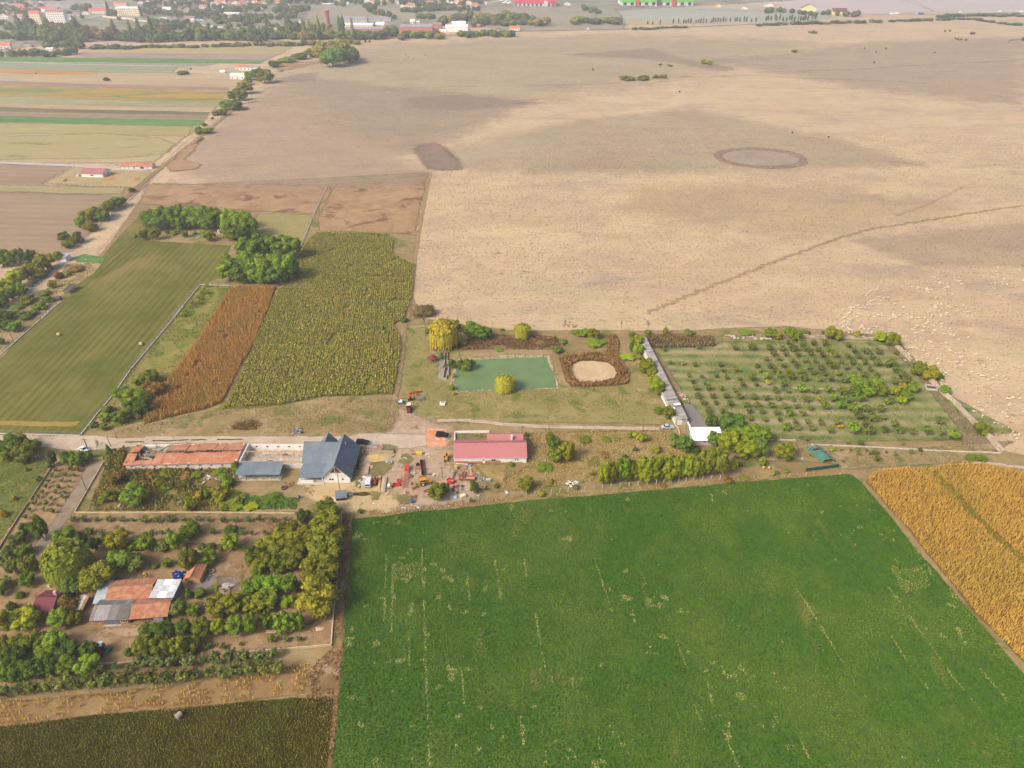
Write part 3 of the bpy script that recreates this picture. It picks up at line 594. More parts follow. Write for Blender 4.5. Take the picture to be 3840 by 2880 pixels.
M_gpatch = ground_mat('weedy_green', ['7c7a40', '8e864c', 'a0925e'], big=3, fine=.6, speck=.5, soft=.6, seed=79, amt=.75)
for pts in ([(235, 130), (350, 180), (310, 420), (250, 640), (190, 620), (235, 400)], [(530, 480), (700, 470), (980, 450), (990, 620), (820, 740), (560, 740), (500, 660)], [(760, 100), (1060, 140), (1040, 330), (900, 400), (960, 220), (760, 200)], [(560, 1090), (660, 1090), (640, 1230), (570, 1240)], [(1080, 1180), (1320, 1170), (1310, 1300), (1120, 1320)], [(220, 940), (300, 800), (330, 960), (280, 1000)], [(1100, 280), (1270, 250), (1400, 400), (1300, 520), (1130, 440)], [(30, 1080), (500, 1090), (560, 1150), (300, 1120), (40, 1130)]):
 sheet('grass_patch', 'E1', pts, M_gpatch, 1.6, 1.1)
sheet('grass_patch', 'E2', [(1050, 350), (2074, 330), (2074, 1100), (1700, 1250), (1450, 760), (1250, 520)], M_dry, 3, .5)
sheet('grass_patch', 'B5', [(1200, 230), (1550, 225), (1550, 325), (1205, 325)], M_gpatch, 1, .2)
# ------------------------------------------------------------------ crops: uncountable plants, real leaves on real ground
def inside(poly, X, Y):
 r = np.zeros(X.shape, bool); n = len(poly)
 for i in range(n):
  a, b = poly[i], poly[i - 1]
  c = ((a.y > Y) != (b.y > Y)) & (X < (b.x - a.x) * (Y - a.y) / (b.y - a.y + 1e-12) + a.x)
  r ^= c
 return r
def vnoise(X, Y, s, seed):
 """cheap smooth noise, 0..1"""
 g = np.random.RandomState(seed).rand(64, 64)
 x, y = X / s, Y / s
 i, j = np.floor(x).astype(int), np.floor(y).astype(int); f, h = x - i, y - j
 f, h = f * f * (3 - 2 * f), h * h * (3 - 2 * h)
 q = lambda a, b: g[a % 64, b % 64]
 return (q(i, j) * (1 - f) + q(i + 1, j) * f) * (1 - h) + (q(i, j + 1) * (1 - f) + q(i + 1, j + 1) * f) * h
def field_points(poly, angle, row, step, rng, jit=.3, gap=None, ymax=900):
 xs = np.array([p.x for p in poly]); ys = np.array([p.y for p in poly])
 c, s = math.cos(angle), math.sin(angle)
 A = xs * c + ys * s; B = -xs * s + ys * c
 a = np.arange(A.min(), A.max(), step); b = np.arange(B.min(), B.max(), row)
 a, b = np.meshgrid(a, b)
 a = a + rng.uniform(-jit, jit, a.shape) * step; b = b + rng.uniform(-jit, jit, b.shape) * row
 X, Y = (a * c - b * s).ravel(), (a * s + b * c).ravel()
 k = inside(poly, X, Y) & (Y < ymax)
 # keep what the picture can see, with a margin
 dd = Y * CP + CAM_H * SP
 k &= (np.abs(X) < dd * .78 + 6) & (Y * -SP + CAM_H * CP < dd * .60 + 8)
 X, Y = X[k], Y[k]
 if gap is not None:
  k = gap(X, Y); X, Y = X[k], Y[k]
 return X, Y
def blades(X, Y, per, h, wd, lean, rng, z0=.03, droop=.0, hv=.3):
 """upright leaf blades: each a quad from the foot of the plant to a leaning tip"""
 n = len(X); X = np.repeat(X, per); Y = np.repeat(Y, per); m = n * per
 a = rng.uniform(0, 6.2832, m); l = rng.uniform(.3, 1, m) * lean; hh = h * rng.uniform(1 - hv, 1 + hv * .6, m)
 dx, dy = np.cos(a), np.sin(a); wx, wy = -dy * wd / 2, dx * wd / 2
 b = rng.uniform(0, .45, m) * hh
 P0 = np.stack([X - wx, Y - wy, z0 + b], 1); P1 = np.stack([X + wx, Y + wy, z0 + b], 1)
 tx, ty = X + dx * l, Y + dy * l; tz = z0 + hh - droop * l
 P2 = np.stack([tx + wx * .7, ty + wy * .7, tz], 1); P3 = np.stack([tx - wx * .7, ty - wy * .7, tz], 1)
 V = np.stack([P0, P1, P2, P3], 1).reshape(-1, 3)
 return V, np.arange(4 * m).reshape(-1, 4)
def flats(X, Y, z, size, tilt, rng):
 m = len(X); a = rng.uniform(0, 6.2832, m); s = size * rng.uniform(.6, 1.2, m) / 2
 ca, sa = np.cos(a) * s, np.sin(a) * s
 t1, t2 = rng.uniform(-tilt, tilt, m) * s, rng.uniform(-tilt, tilt, m) * s
 V = np.stack([np.stack([X + ca * i - sa * j, Y + sa * i + ca * j, z + t1 * i + t2 * j], 1) for i, j in ((-1, -1), (1, -1), (1, 1), (-1, 1))], 1).reshape(-1, 3)
 return V, np.arange(4 * m).reshape(-1, 4)
def stuff(name, parts, mat, label, cat=None):
 V = np.concatenate([p[0] for p in parts]); off = np.cumsum([0] + [len(p[0]) for p in parts[:-1]])
 F = np.concatenate([p[1] + o for p, o in zip(parts, off)])
 me = np_mesh(name, V, F); me.materials.append(mat)
 o = bpy.data.objects.new(name, me); COL.objects.link(o)
 return tag(o, label, cat, None, 'stuff')
def crop(n, i=0): return POLY[n][i]
rs = np.random.RandomState
# golden corn on the right, with the weedy gap through it
gapline = [G('C5', *p) for p in ((860, 185), (960, 290), (1080, 420), (1160, 500), (1340, 690), (1500, 840), (1659, 980), (2000, 1290))]
def off_gap(X, Y, wdt=1.1):
 d = np.full(X.shape, 1e9)
 for a, b in zip(gapline, gapline[1:]):
  e = b - a; t = np.clip(((X - a.x) * e.x + (Y - a.y) * e.y) / (e.x ** 2 + e.y ** 2), 0, 1)
  d = np.minimum(d, np.hypot(X - a.x - t * e.x, Y - a.y - t * e.y))
 return d > wdt * (.6 + vnoise(X, Y, 6, 3))
aC = ang('C5', 470, 510, 1015, 1160)
X, Y = field_points(crop('corn_soil', 1), aC, .72, .42, rs(1), .35, off_gap)
M_c2 = crop_mat('dry_corn_leaves', ['ae883c', 'c6a04c', 'd6b366', 'a08f3e'], 3, 25)
stuff('corn', [blades(X, Y, 4, 1.35, .13, .75, rs(2), .03, .3)], M_c2, 'dry golden corn standing in the field right of the green clover field', 'corn')
X, Y = field_points(crop('corn_soil', 1), aC, .5, .5, rs(3), .5, lambda X, Y: ~off_gap(X, Y, 1.0))
stuff('weeds', [blades(X, Y, 3, .5, .16, .3, rs(4))], crop_mat('gap_weeds', ['6f7a24', '93962f', 'a89a3a', '7f8a2a'], .7), 'yellow green weeds along the gap through the golden corn', 'weeds')
# rust-brown corn on the left
aL = ang('S', 868, 1078, 545, 1573)
X, Y = field_points(crop('corn_soil', 0), aL, .72, .42, rs(5), .3, lambda X, Y: vnoise(X, Y, 4, 8) > .12)
stuff('corn', [blades(X, Y, 3, 1.9, .16, .6, rs(6), .03, .3)], crop_mat('rusty_corn_leaves', ['a2783a', 'ba8f4c', 'cca768', '98884a'], 1.6, 22), 'rust brown corn standing beside the sunflower field', 'corn')
# sunflowers gone yellow and brown
aS = ang('A8', 1400, 640, 1370, 1000)
X, Y = field_points(crop('sunflower_soil'), aS, .95, .62, rs(7), .22, lambda X, Y: vnoise(X, Y, 7, 5) > .1)
n = len(X); r7 = rs(8)
stuff('sunflower_leaves', [blades(X, Y, 2, 1.2, .42, .45, r7, .03, .4), flats(X + r7.uniform(-.3, .3, n), Y + r7.uniform(-.3, .3, n), r7.uniform(.6, 1.1, n), .55, .5, r7)],
      crop_mat('sunflower_leaf', ['787c38', '8e8a42', '9e9848', '887a48'], .45, 14), 'fading green and brown sunflower leaves in the large square field', 'sunflowers')
k = r7.rand(n) < .3 * (.4 + vnoise(X, Y, 12, 12) * 1.3)
stuff('sunflower_heads', [flats(X[k], Y[k], r7.uniform(1.1, 1.4, k.sum()), .38, .6, r7)], crop_mat('yellow_head', ['a8943a', 'b5a044', 'c0ac5a', '9c8e40'], .7), 'yellow sunflower heads dotted over the sunflower field', 'sunflowers')
# clover
CT = [('C6', (605, -300, 605, 60, 637, 1026)), ('C6', (500, 130, 503, 360)), ('C6', (1340, 0, 1380, 230, 1412, 400)), ('C6', (848, 360, 870, 600)), ('C6', (1238, 690, 1262, 870)), ('C4', (700, 440, 708, 800, 722, 1030)), ('C4', (1505, 530, 1528, 660)), ('C4', (1280, 540, 1318, 820)), ('C4', (1055, 620, 1085, 910)),
      ('C7', (800, 10, 960, 260, 1160, 590)), ('C7', (1370, 0, 1500, 180, 1750, 530, 1900, 720)), ('C7', (1390, 310, 1500, 480, 1610, 630)), ('C7', (165, 720, 235, 890)), ('C7', (60, 340, 128, 510)), ('C4', (2060, 510, 2200, 930)), ('C7', (1940, 510, 2100, 700)), ('C7', (240, 560, 285, 740)), ('C7', (350, 900, 440, 1110)), ('C7', (820, 930, 880, 1060)), ('C4', (415, 480, 405, 1000)), ('C4', (470, 560, 460, 1100))]
CTS = []
for c_, q in CT:
 Q = [G(c_, q[i], q[i + 1]) for i in range(0, len(q), 2)]; CTS += list(zip(Q, Q[1:]))
def track_dist(X, Y):
 d = np.full(X.shape, 1e9)
 for a, b in CTS:
  e = b - a; u = np.clip(((X - a.x) * e.x + (Y - a.y) * e.y) / (e.x ** 2 + e.y ** 2), 0, 1)
  d = np.minimum(d, np.hypot(X - a.x - u * e.x, Y - a.y - u * e.y))
 return d
bx, by = G('C4', 585, 620)[:2]; cx_, cy_ = G('C5', 690, 1120)[:2]
def clover_gap(X, Y): return (track_dist(X, Y) > (.5 * vnoise(X, Y, 2.6, 77) - .03)) & (vnoise(X, Y, 2.4, 21) * .5 + vnoise(X, Y, .9, 23) * .22 + vnoise(X, Y, 17, 22) * .28 > .24)
X, Y = field_points(crop('clover_field'), aC, .48, .48, rs(9), .5, clover_gap)
stuff('clover', [blades(X, Y, 3, .34, .34, .26, rs(10), .02, .2)], crop_mat('clover_leaf', ['365e10', '416c14', '4d781c', '7a8432'], .6, 22), 'dense green clover covering the big field in front', 'clover')
X, Y = field_points(crop('clover_field'), aC, .4, .4, rs(15), .5, lambda X, Y: ~clover_gap(X, Y) | (np.hypot((X - bx) / 4.6, (Y - by) / 4.2) + .8 * vnoise(X, Y, 2, 5) < 1.25) | (np.hypot((X - cx_) / 5, (Y - cy_) / 7) + 1.2 * vnoise(X, Y, 2.2, 6) < 1.3))
stuff('dead_stalks', [blades(X, Y, 1, .3, .2, .25, rs(16)), flats(X, Y, .1, .3, .6, rs(17))], crop_mat('dead_stalk', ['8c8a4a', '9e9a5a', 'b0a86c', '7c8040'], .8), 'pale dead stalks in bare spots and wheel lines of the clover field', 'stalks')
# dark meadow in the lower left corner
X, Y = field_points(crop('dark_grass_field'), .2, .38, .38, rs(11), .5)
stuff('grass', [blades(X, Y, 2, .5, .16, .3, rs(12))], crop_mat('dark_meadow_grass', ['5f5a1c', '706a24', '827c32', '666e26'], .5, 16), 'dark olive grass in the field at the bottom left', 'grass')
# straggling dry corn in the strip above it
X, Y = field_points(crop('stubble_strip'), ang('C2', 0, 1010, 2002, 860), 1.25, .5, rs(13), .4, lambda X, Y: vnoise(X, Y, 2.2, 31) > .40)
stuff('corn', [blades(X, Y, 4, 1.2, .15, .5, rs(14), .03, .4)], crop_mat('straw_corn', ['b28c48', 'c69e54', 'd6b674', '9c8c48'], .9, 9), 'thin straggling dry corn in the strip above the dark grass field', 'corn')
# rough grass, weeds and scrub
def tufts(name, poly, row, h, wd, cols, label, seed, thr=.35, sc=5, per=3, cat='grass', lean=.3, ymax=900, hole=None):
 X, Y = field_points(poly, .3, row, row, rs(seed), .5, lambda X, Y: (~inside(hole, X, Y) if hole else True) & (vnoise(X, Y, sc, seed) * .65 + vnoise(X, Y, sc * .3, seed + 1) * .35 > thr), ymax)
 if len(X): stuff(name, [blades(X, Y, per, h, wd, lean, rs(seed + 2))], crop_mat('leaf_' + str(seed), cols, .35, 8), label, cat)
WEED = ['66701f', '86883a', 'a89a58', '7f7a34']; STRAW = ['a48a52', 'b99e66', 'cab27e', '8f8446']; SCRUB = ['7a7434', '948a44', 'ab9654', '7c8438']
def poly(c, pts): return [Vector((p.x, p.y)) for p in (G(c, *q) for q in pts)]
tufts('weeds', crop('weed_strip', 1), 1.1, .55, .3, WEED, 'yellow green weeds between the mown field fence and the rusty corn', 40, .42, 6)
tufts('grass', crop('dry_grass'), .8, .6, .22, STRAW, 'tall dry straw coloured grass around the red roofed house', 43, .34, 5)
tufts('grass', poly('D', [(985, 845), (1200, 840), (1330, 830), (1430, 860), (1455, 915), (1300, 905), (1000, 905), (940, 905), (960, 850)]), .9, .4, .22, ['8a8444', 'a09656', 'b3a46c', '77803a'], 'rough grass on the meadow in front of the pond', 46, .4, 5)
tufts('grass', poly('D', [(880, 705), (985, 705), (965, 880), (870, 880)]), 1.0, .35, .22, ['7d8440', '969050', 'ad9d66', '6f8038'], 'green and straw grass between the sunflowers and the pond', 49, .45, 6)
tufts('grass', poly('D', [(330, 905), (500, 885), (850, 862), (865, 900), (835, 935), (330, 938), (250, 935)]), .95, .4, .22, ['847a40', '9c8c54', 'b09c6a', '77803a'], 'rough grass along the north side of the lane', 52, .38, 6)
tufts('scrub', crop('overgrown_ground'), .75, .9, .45, SCRUB, 'tangled brown and green scrub below the ruined barn', 55, .36, 4, 3, 'scrub', .4)
tufts('scrub', poly('B4', [(30, 330), (150, 290), (150, 480), (700, 475), (720, 640), (330, 620), (150, 560), (-40, 560)]), .65, 1.3, .6, ['726630', '8c7c3a', 'a08a44', '6f7a30'], 'tall olive brown thicket along the ruined barn wall', 58, .4, 5, 4, 'scrub', .5)
tufts('weeds', poly('B4', [(980, 770), (1020, 690), (1420, 690), (1600, 710), (1560, 800), (1250, 800), (920, 800)]), .5, .5, .4, ['3f7a1e', '56902a', '7a9a34', '4f7a22'], 'bright green weeds in the bed behind the sapling row', 61, .2, 4, 3, 'weeds')
tufts('reeds', crop('dry_pond_rim'), .55, 1.1, .35, ['86683e', 'a07e4c', 'b59460', '8c7642'], 'dead brown reeds ringing the dried up pond', 64, .18, 4, 4, 'reeds', .4, 900, crop('dry_pond_bed'))
tufts('reeds', crop('reed_bed_ground'), .6, 1.0, .35, ['77603e', '8c7450', '9c8660', '7c7644'], 'dead brown reeds between the long shed and the orchard', 67, .2, 4, 4, 'reeds', .4)
tufts('scrub', crop('dead_scrub_ground'), .7, .8, .4, ['6f5638', '86694a', '9c8058', '6f6a38'], 'brown dead scrub on the bank behind the pond', 70, .3, 4, 3, 'scrub', .4)
tufts('grass', crop('orchard_ground', 0), 1.0, .4, .3, ['55702c', '6f7f38', '8c8a50', '5f7a34'], 'green grass strips between the orchard trees', 73, .55, 9, 2)
tufts('brushwood', crop('orchard_ground', 1), .9, .5, .1, ['8a7a60', 'a08f74', 'b3a288', '7f7450'], 'grey cut brushwood lying inside the orchard wall', 76, .35, 4, 4, 'brushwood', .9)
tufts('weeds', crop('field_margin'), .7, .5, .25, ['7f6038', '997848', 'b0935e', '6f6a30'], 'brown weeds on the margin left of the clover field', 79, .42, 4)
tufts('weeds', poly('S', [(1330, 1925), (1550, 1905), (1860, 1872), (2000, 1860), (2300, 1838), (2560, 1812), (2900, 1785), (3180, 1765), (3180, 1778), (2900, 1797), (2551, 1824), (2300, 1850), (2009, 1870), (1677, 1908), (1440, 1934)]), .6, .5, .2, STRAW, 'dry grass verge along the top edge of the clover field', 82, .3, 4)
tufts('grass', crop('orchard_soil'), 1.5, .3, .2, ['8f7a50', 'a08c62', '7a7038', 'b0986e'], 'sparse dry grass on the brown orchard soil', 85, .52, 6, 2)
tufts('weeds', crop('meadow', [i for i, p in enumerate(POLY['meadow'])][-1]), .9, .35, .24, ['5a6c24', '74803a', '908a4a', '66752c'], 'green grass on the meadow at the left edge', 88, .3, 6)
tufts('weeds', crop('stony_slope'), .9, .5, .3, ['86803c', 'a8945a', 'bda878', '6a6a30'], 'dry weeds on the slope beside the grey gravel path', 91, .45, 5)
tufts('weeds', crop('front_strip'), .8, .45, .25, ['6f7a34', '8f8a48', 'a89868', '7f7a3c'], 'weeds on the rubble strip in front of the orchard', 94, .45, 4)

tufts('grass', poly('D', [(935, 380), (1300, 270), (2230, 300), (2300, 900), (2170, 965), (1935, 715), (1700, 698), (1390, 705), (1100, 705), (915, 680), (900, 560)]), 2.3, .35, .5, ['a8906c', 'bda380', 'd3bb90', '9a8a66'], 'low dry tussocks over the near pasture', 100, .38, 9, 3, lean=.5)
tufts('weeds', poly('B4', [(1020, 130), (1060, 80), (1200, 60), (1290, 90), (1240, 135), (1120, 150)]), .6, .6, .35, ['7c6438', '97804a', '8a7a40', 'a89058'], 'brown weed patch north of the lane above the roofless barn', 103, .2, 4)
tufts('weeds', poly('A8', [(60, 1500), (130, 1440), (280, 1420), (330, 1460), (250, 1510)]), .6, .6, .35, ['7c6438', '97804a', '8a7a40', 'a89058'], 'brown weed patch north of the lane above the ruined barn', 106, .2, 4)
tufts('grass', crop('pond_bank'), .8, .5, .25, ['6f8034', '8c9248', 'b0a468', '66782c'], 'ragged grass on the pond bank', 97, .42, 4, 3, hole=crop('pond_water'))
# ------------------------------------------------------------------ trees
def crown_np(V, F, name):
 me = np_mesh(name, V, F); me.materials.append(FOL); return me
_ico = None
def ico():
 global _ico
 if _ico is None:
  import bmesh
  b = bmesh.new(); bmesh.ops.create_icosphere(b, subdivisions=2, radius=1)
  _ico = (np.array([v.co[:] for v in b.verts]), np.array([[v.index for v in f.verts] for f in b.faces])); b.free()
 return _ico
def leaf_quads(P, Nn, size, rng, aspect=1.0):
 m = len(P); Nn = Nn + rng.normal(0, .55, (m, 3)); Nn /= np.linalg.norm(Nn, axis=1, keepdims=True) + 1e-9
 U = np.cross(Nn, rng.normal(0, 1, (m, 3))); U /= np.linalg.norm(U, axis=1, keepdims=True) + 1e-9
 W = np.cross(Nn, U); s = (size * rng.uniform(.6, 1.3, m) / 2)[:, None]
 V = np.stack([P - U * s - W * s * aspect, P + U * s - W * s * aspect, P + U * s + W * s * aspect, P - U * s + W * s * aspect], 1).reshape(-1, 3)
 return V, np.arange(4 * m).reshape(-1, 4)
def quads_from_tris(F): return np.stack([F[:, 0], F[:, 1], F[:, 2], F[:, 2]], 1)
def lobed(name, lobes, nleaf, size, seed, core=.82, zmin=.0, up=.25):
 """crown of several leafy lobes: loose leaves over a rough core"""
 rng = rs(seed); iv, fi = ico(); Vs, Fs, k = [], [], 0
 L = np.array(lobes); C, Rr = L[:, :3], L[:, 3:6] if L.shape[1] > 4 else np.repeat(L[:, 3:4], 3, 1)
 tris = []
 for c, r in zip(C, Rr):
  d = iv * (1 + rng.normal(0, .09, (len(iv), 1)))
  V = c + d * r * core; V[:, 2] = np.maximum(V[:, 2], zmin)
  Vs.append(V); tris.append(fi + k); k += len(V)
 w = (Rr[:, 0] * Rr[:, 2]); w = w / w.sum()
 idx = rng.choice(len(L), nleaf, p=w)
 D = rng.normal(0, 1, (nleaf, 3)); D[:, 2] += up; D /= np.linalg.norm(D, axis=1, keepdims=True)
 P = C[idx] + D * Rr[idx] * rng.uniform(.80, 1.1, (nleaf, 1))
 keep = P[:, 2] > zmin
 for c, r in zip(C, Rr): keep &= (((P - c) / r) ** 2).sum(1) > .55
 P, D = P[keep], D[keep]
 lv, lf = leaf_quads(P, D, size, rng)
 me = bpy.data.meshes.new(name)
 V = np.concatenate(Vs + [lv]); T = np.concatenate(tris)
 nt, nq = len(T), len(lf)
 me.vertices.add(len(V)); me.vertices.foreach_set('co', V.astype(np.float32).ravel())
 me.loops.add(nt * 3 + nq * 4); me.loops.foreach_set('vertex_index', np.concatenate([T.ravel(), (lf + k).ravel()]).astype(np.int32))
 me.polygons.add(nt + nq); me.polygons.foreach_set('loop_start', np.concatenate([np.arange(nt) * 3, nt * 3 + np.arange(nq) * 4]).astype(np.int32))
 me.update(calc_edges=True); me.materials.append(FOL)
 return me
def mk_round(seed, nl=15, tall=1., low=.14):
 g = random.Random(seed); L = []
 for i in range(nl):
  t = i / nl; a = i * 2.4 + g.uniform(-.4, .4); z = low + .16 + (1 - low - .34) * t + g.uniform(-.04, .04)
  e = math.sqrt(max(.05, 1 - ((z - .5) / .52) ** 2)); r = g.uniform(.155, .225)
  q = max(0, .47 * e - r * .72) * g.uniform(.8, 1.12)
  L.append((q * math.cos(a), q * math.sin(a), z, r, r, r * g.uniform(.75, 1.0)))
 L.append((0, 0, .5, .27, .27, .3))
 return lobed('crown', L, 1500, .062, seed)
def mk_bush(seed, nl=9):
 g = random.Random(seed); L = []
 for i in range(nl):
  a = i * 2.4 + g.uniform(-.4, .4); q = g.uniform(.05, .33); r = g.uniform(.17, .27)
  L.append((q * math.cos(a), q * math.sin(a), g.uniform(.22, .72) * (1.15 - q), r, r, r * g.uniform(.9, 1.3)))
 L.append((0, 0, .38, .3, .3, .38))
 return lobed('crown', L, 950, .08, seed, .8, -.02)
def mk_poplar(seed):
 g = random.Random(seed); L = []
 for i in range(13):
  t = (i + .5) / 13; a = i * 2.4; e = math.sin(math.pi * min(1, .12 + t * .9)) ** .7; r = .26 * e + .1
  L.append((.2 * e * math.cos(a), .2 * e * math.sin(a), .06 + .88 * t, r, r, .1 + .03 * g.random()))
 return lobed('crown', L, 800, .1, seed, .85, 0, .1)
def mk_willow(seed, n=900):
 rng = rs(seed); g = random.Random(seed); iv, fi = ico(); Vs, Fs, k = [], [], 0
 lob = [(0, 0, .62, .34, .34, .3)] + [(.26 * math.cos(i * 1.25), .26 * math.sin(i * 1.25), .55 + .18 * g.random(), .2, .2, .22) for i in range(6)]
 for L in lob:
  V = np.array(L[:3]) + iv * np.array(L[3:]) * .74 * (1 + rng.normal(0, .1, (len(iv), 1)))
  Vs.append(V); Fs.append(quads_from_tris(fi) + k); k += len(V)
 a = rng.uniform(0, 6.2832, n); q = np.sqrt(rng.uniform(.02, 1, n)) * .46
 top = .98 - .38 * (q / .46) ** 2 + rng.uniform(-.09, .05, n); ln = rng.uniform(.18, .5, n) * (1.2 - .3 * (1 - q / .46))
 steps = 6
 for s in range(steps):
  t0, t1 = s / steps, (s + 1) / steps; out = .05
  for j in range(2):
   aa = a + rng.normal(0, .035, n)
   z0, z1 = np.maximum(.03, top - ln * t0), np.maximum(.02, top - ln * t1)
   r0, r1 = q + out * math.sqrt(t0), q + out * math.sqrt(t1); wd = .014 * rng.uniform(.6, 1.3, n)
   tx, ty = -np.sin(aa) * wd, np.cos(aa) * wd
   V = np.stack([np.stack([r0 * np.cos(aa) - tx, r0 * np.sin(aa) - ty, z0], 1), np.stack([r0 * np.cos(aa) + tx, r0 * np.sin(aa) + ty, z0], 1),
                          np.stack([r1 * np.cos(aa) + tx, r1 * np.sin(aa) + ty, z1], 1), np.stack([r1 * np.cos(aa) - tx, r1 * np.sin(aa) - ty, z1], 1)], 1).reshape(-1, 3)
   Vs.append(V); Fs.append(np.arange(4 * n).reshape(-1, 4) + k); k += 4 * n
 D = rng.normal(0, 1, (700, 3)); D[:, 2] = np.abs(D[:, 2]) * .9; D /= np.linalg.norm(D, axis=1, keepdims=True)
 lv, lf = leaf_quads(D * np.array([.45, .45, .36]) * rng.uniform(.75, 1.08, (700, 1)) + np.array([0, 0, .6]), D, .075, rng); Vs.append(lv); Fs.append(lf + k); k += len(lv)
 V, F = np.concatenate(Vs), np.concatenate(Fs)
 T = F[:, 2] == F[:, 3]
 me = bpy.data.meshes.new('crown'); me.from_pydata(V.tolist(), [], [tuple(f[:3]) if t else tuple(f) for f, t in zip(F.tolist(), T)]); me.materials.append(FOL)
 return me
def mk_vase(seed, nt=13, leaves=16):
 """young fruit tree: rods fanning up from a short stem, leaves along them"""
 rng = rs(seed); g = random.Random(seed); P, D = [], []; b = MB(); b.cyl((0, 0, 0), (0, 0, .24), .035, .025, 5)
 for i in range(nt):
  a = i * 2.4 + g.uniform(-.3, .3); q = g.uniform(.12, .48); z = g.uniform(.72, 1.0) * (1.04 - .35 * q); s = g.uniform(.15, .3)
  b.cyl((0, 0, s * .8), (q * math.cos(a), q * math.sin(a), z * .96), .014, .006, 4, False)
  for j in range(leaves):
   t = rng.uniform(.3, 1.03); P.append((q * t * math.cos(a) + rng.normal(0, .055), q * t * math.sin(a) + rng.normal(0, .055), s * .8 + (z - s * .8) * t + rng.normal(0, .03)))
   D.append((math.cos(a) * .5, math.sin(a) * .5, .8))
 V, F = leaf_quads(np.array(P), np.array(D), .125, rng)
 k = len(V); nb = len(b.f)
 me = bpy.data.meshes.new('sapling'); me.from_pydata(V.tolist() + b.v, [], [tuple(f) for f in F.tolist()] + [tuple(i + k for i in f) for f in b.f])
 me.materials.append(FOL); me.materials.append(BARK)
 for p in me.polygons[len(F):]: p.material_index = 1
 return me
def mk_thuja(seed):
 L = [(0, 0, .1 + .09 * i, .42 * (1 - i / 10.5) ** .8, .42 * (1 - i / 10.5) ** .8, .13) for i in range(10)]
 return lobed('crown', L, 600, .1, seed, .85)
def mk_bare(seed):
 g = random.Random(seed); b = MB()
 def br(p, d, l, r, lv):
  q = p + d * l; b.cyl(p, q, r, r * .6, 4, False)
  if lv == 0: return
  for i in range(4 if lv > 1 else 3):
   e = (d + Vector((g.uniform(-.6, .6), g.uniform(-.6, .6), g.uniform(0, .3)))).normalized()
   br(p.lerp(q, g.uniform(.45, 1)), e, l * g.uniform(.55, .8), r * .55, lv - 1)
 br(Vector((0, 0, 0)), Vector((0, 0, 1)), .34, .028, 4)
 me = b.mesh('branches', pm('a8957a', .9, 0, .1, 3)); return me
def mk_trunk(seed, r=.04, h=.5, nb=4):
 g = random.Random(seed); b = MB(); b.cyl((0, 0, -.02), (.01, .01, h * .55), r, r * .72, 7, False)
 for i in range(nb):
  a = i * 6.28 / nb + g.uniform(-.4, .4); q = g.uniform(.14, .26)
  b.cyl((.01, .01, h * .5), (q * math.cos(a), q * math.sin(a), h * 1.25), r * .6, r * .25, 5, False)
 return b.mesh('trunk', BARK)
CR = dict(round=[mk_round(i, 13 + i % 4, 1, .10 + .03 * (i % 3)) for i in range(7)], bush=[mk_bush(20 + i, 7 + i % 4) for i in range(5)], poplar=[mk_poplar(40 + i) for i in range(3)],
          willow=[mk_willow(50 + i) for i in range(2)], vase=[mk_vase(60 + i, 10 + 2 * i) for i in range(5)], thuja=[mk_thuja(70)], bare=[mk_bare(80 + i) for i in range(2)])
TR = [mk_trunk(i) for i in range(3)]
TRP = mk_trunk(9, .05, .3, 1)
HUE = dict(g=(.150, .225, .024), dg=(.092, .140, .022), bg=(.112, .182, .036), yg=(.225, .280, .020), oy=(.180, .195, .020), o=(.158, .182, .022), y=(0.468, 0.304, 0.024), br=(0.236, 0.148, 0.041),
           gg=(.140, .170, .040), lg=(0.159, 0.241, 0.027), fg=(.115, .160, .042), fy=(0.284, 0.248, 0.048), fb=(0.224, 0.169, 0.068), rd=(0.308, 0.109, 0.041), wl=(0.365, 0.339, 0.043), pg=(0.130, 0.169, 0.054))
WORD = dict(g='green', dg='dark green', bg='bluish green', yg='yellow green', oy='olive yellow', o='olive green', y='yellow', br='brown', gg='grey green', lg='light green', fg='green', fy='yellowish', fb='brownish', rd='reddish',
   wl='yellow', pg='pale green')
KIND = dict(round=('tree', 'tree', 'round-crowned tree'), bush=('bush', 'bush', 'bush'), poplar=('poplar_tree', 'tree', 'tall slim poplar'), willow=('willow_tree', 'tree', 'weeping willow'), vase=('fruit_sapling', 'tree', 'young fruit tree'),
   thuja=('conifer', 'tree', 'pointed conifer'), bare=('bare_tree', 'tree', 'leafless tree'))
trng = random.Random(5)
def plant(pos, w, h, kind, hue, label, group, small=None, autumn=None):
 au = autumn if autumn is not None else {'yg': .25, 'oy': .35, 'y': .7, 'o': .15, 'fy': .3, 'wl': .3}.get(hue, .05)
 c = HUE[hue]; j = trng.uniform(.88, 1.12); c = (c[0] * j * trng.uniform(.9, 1.12), c[1] * j, c[2] * j, 1 - au)
 name, cat, _ = KIND[kind]
 me = trng.choice(CR[kind]); rz = trng.uniform(0, 6.28)
 p = (pos.x, pos.y, .03)
 if small or kind == 'vase' or (kind in ('bush', 'thuja', 'bare')):
  o = inst(name, me, None, p, (0, 0, rz), (w, w, h), c)
  return tag(o, label, cat, group)
 t = thing(name, label, cat, p, rz, group)
 inst('crown', me, t, (0, 0, 0), (0, 0, 0), (w, w, h), c)
 inst('trunk', TRP if kind == 'poplar' else trng.choice(TR), t, (0, 0, 0), (0, 0, 0), (w, w, h))
 return t
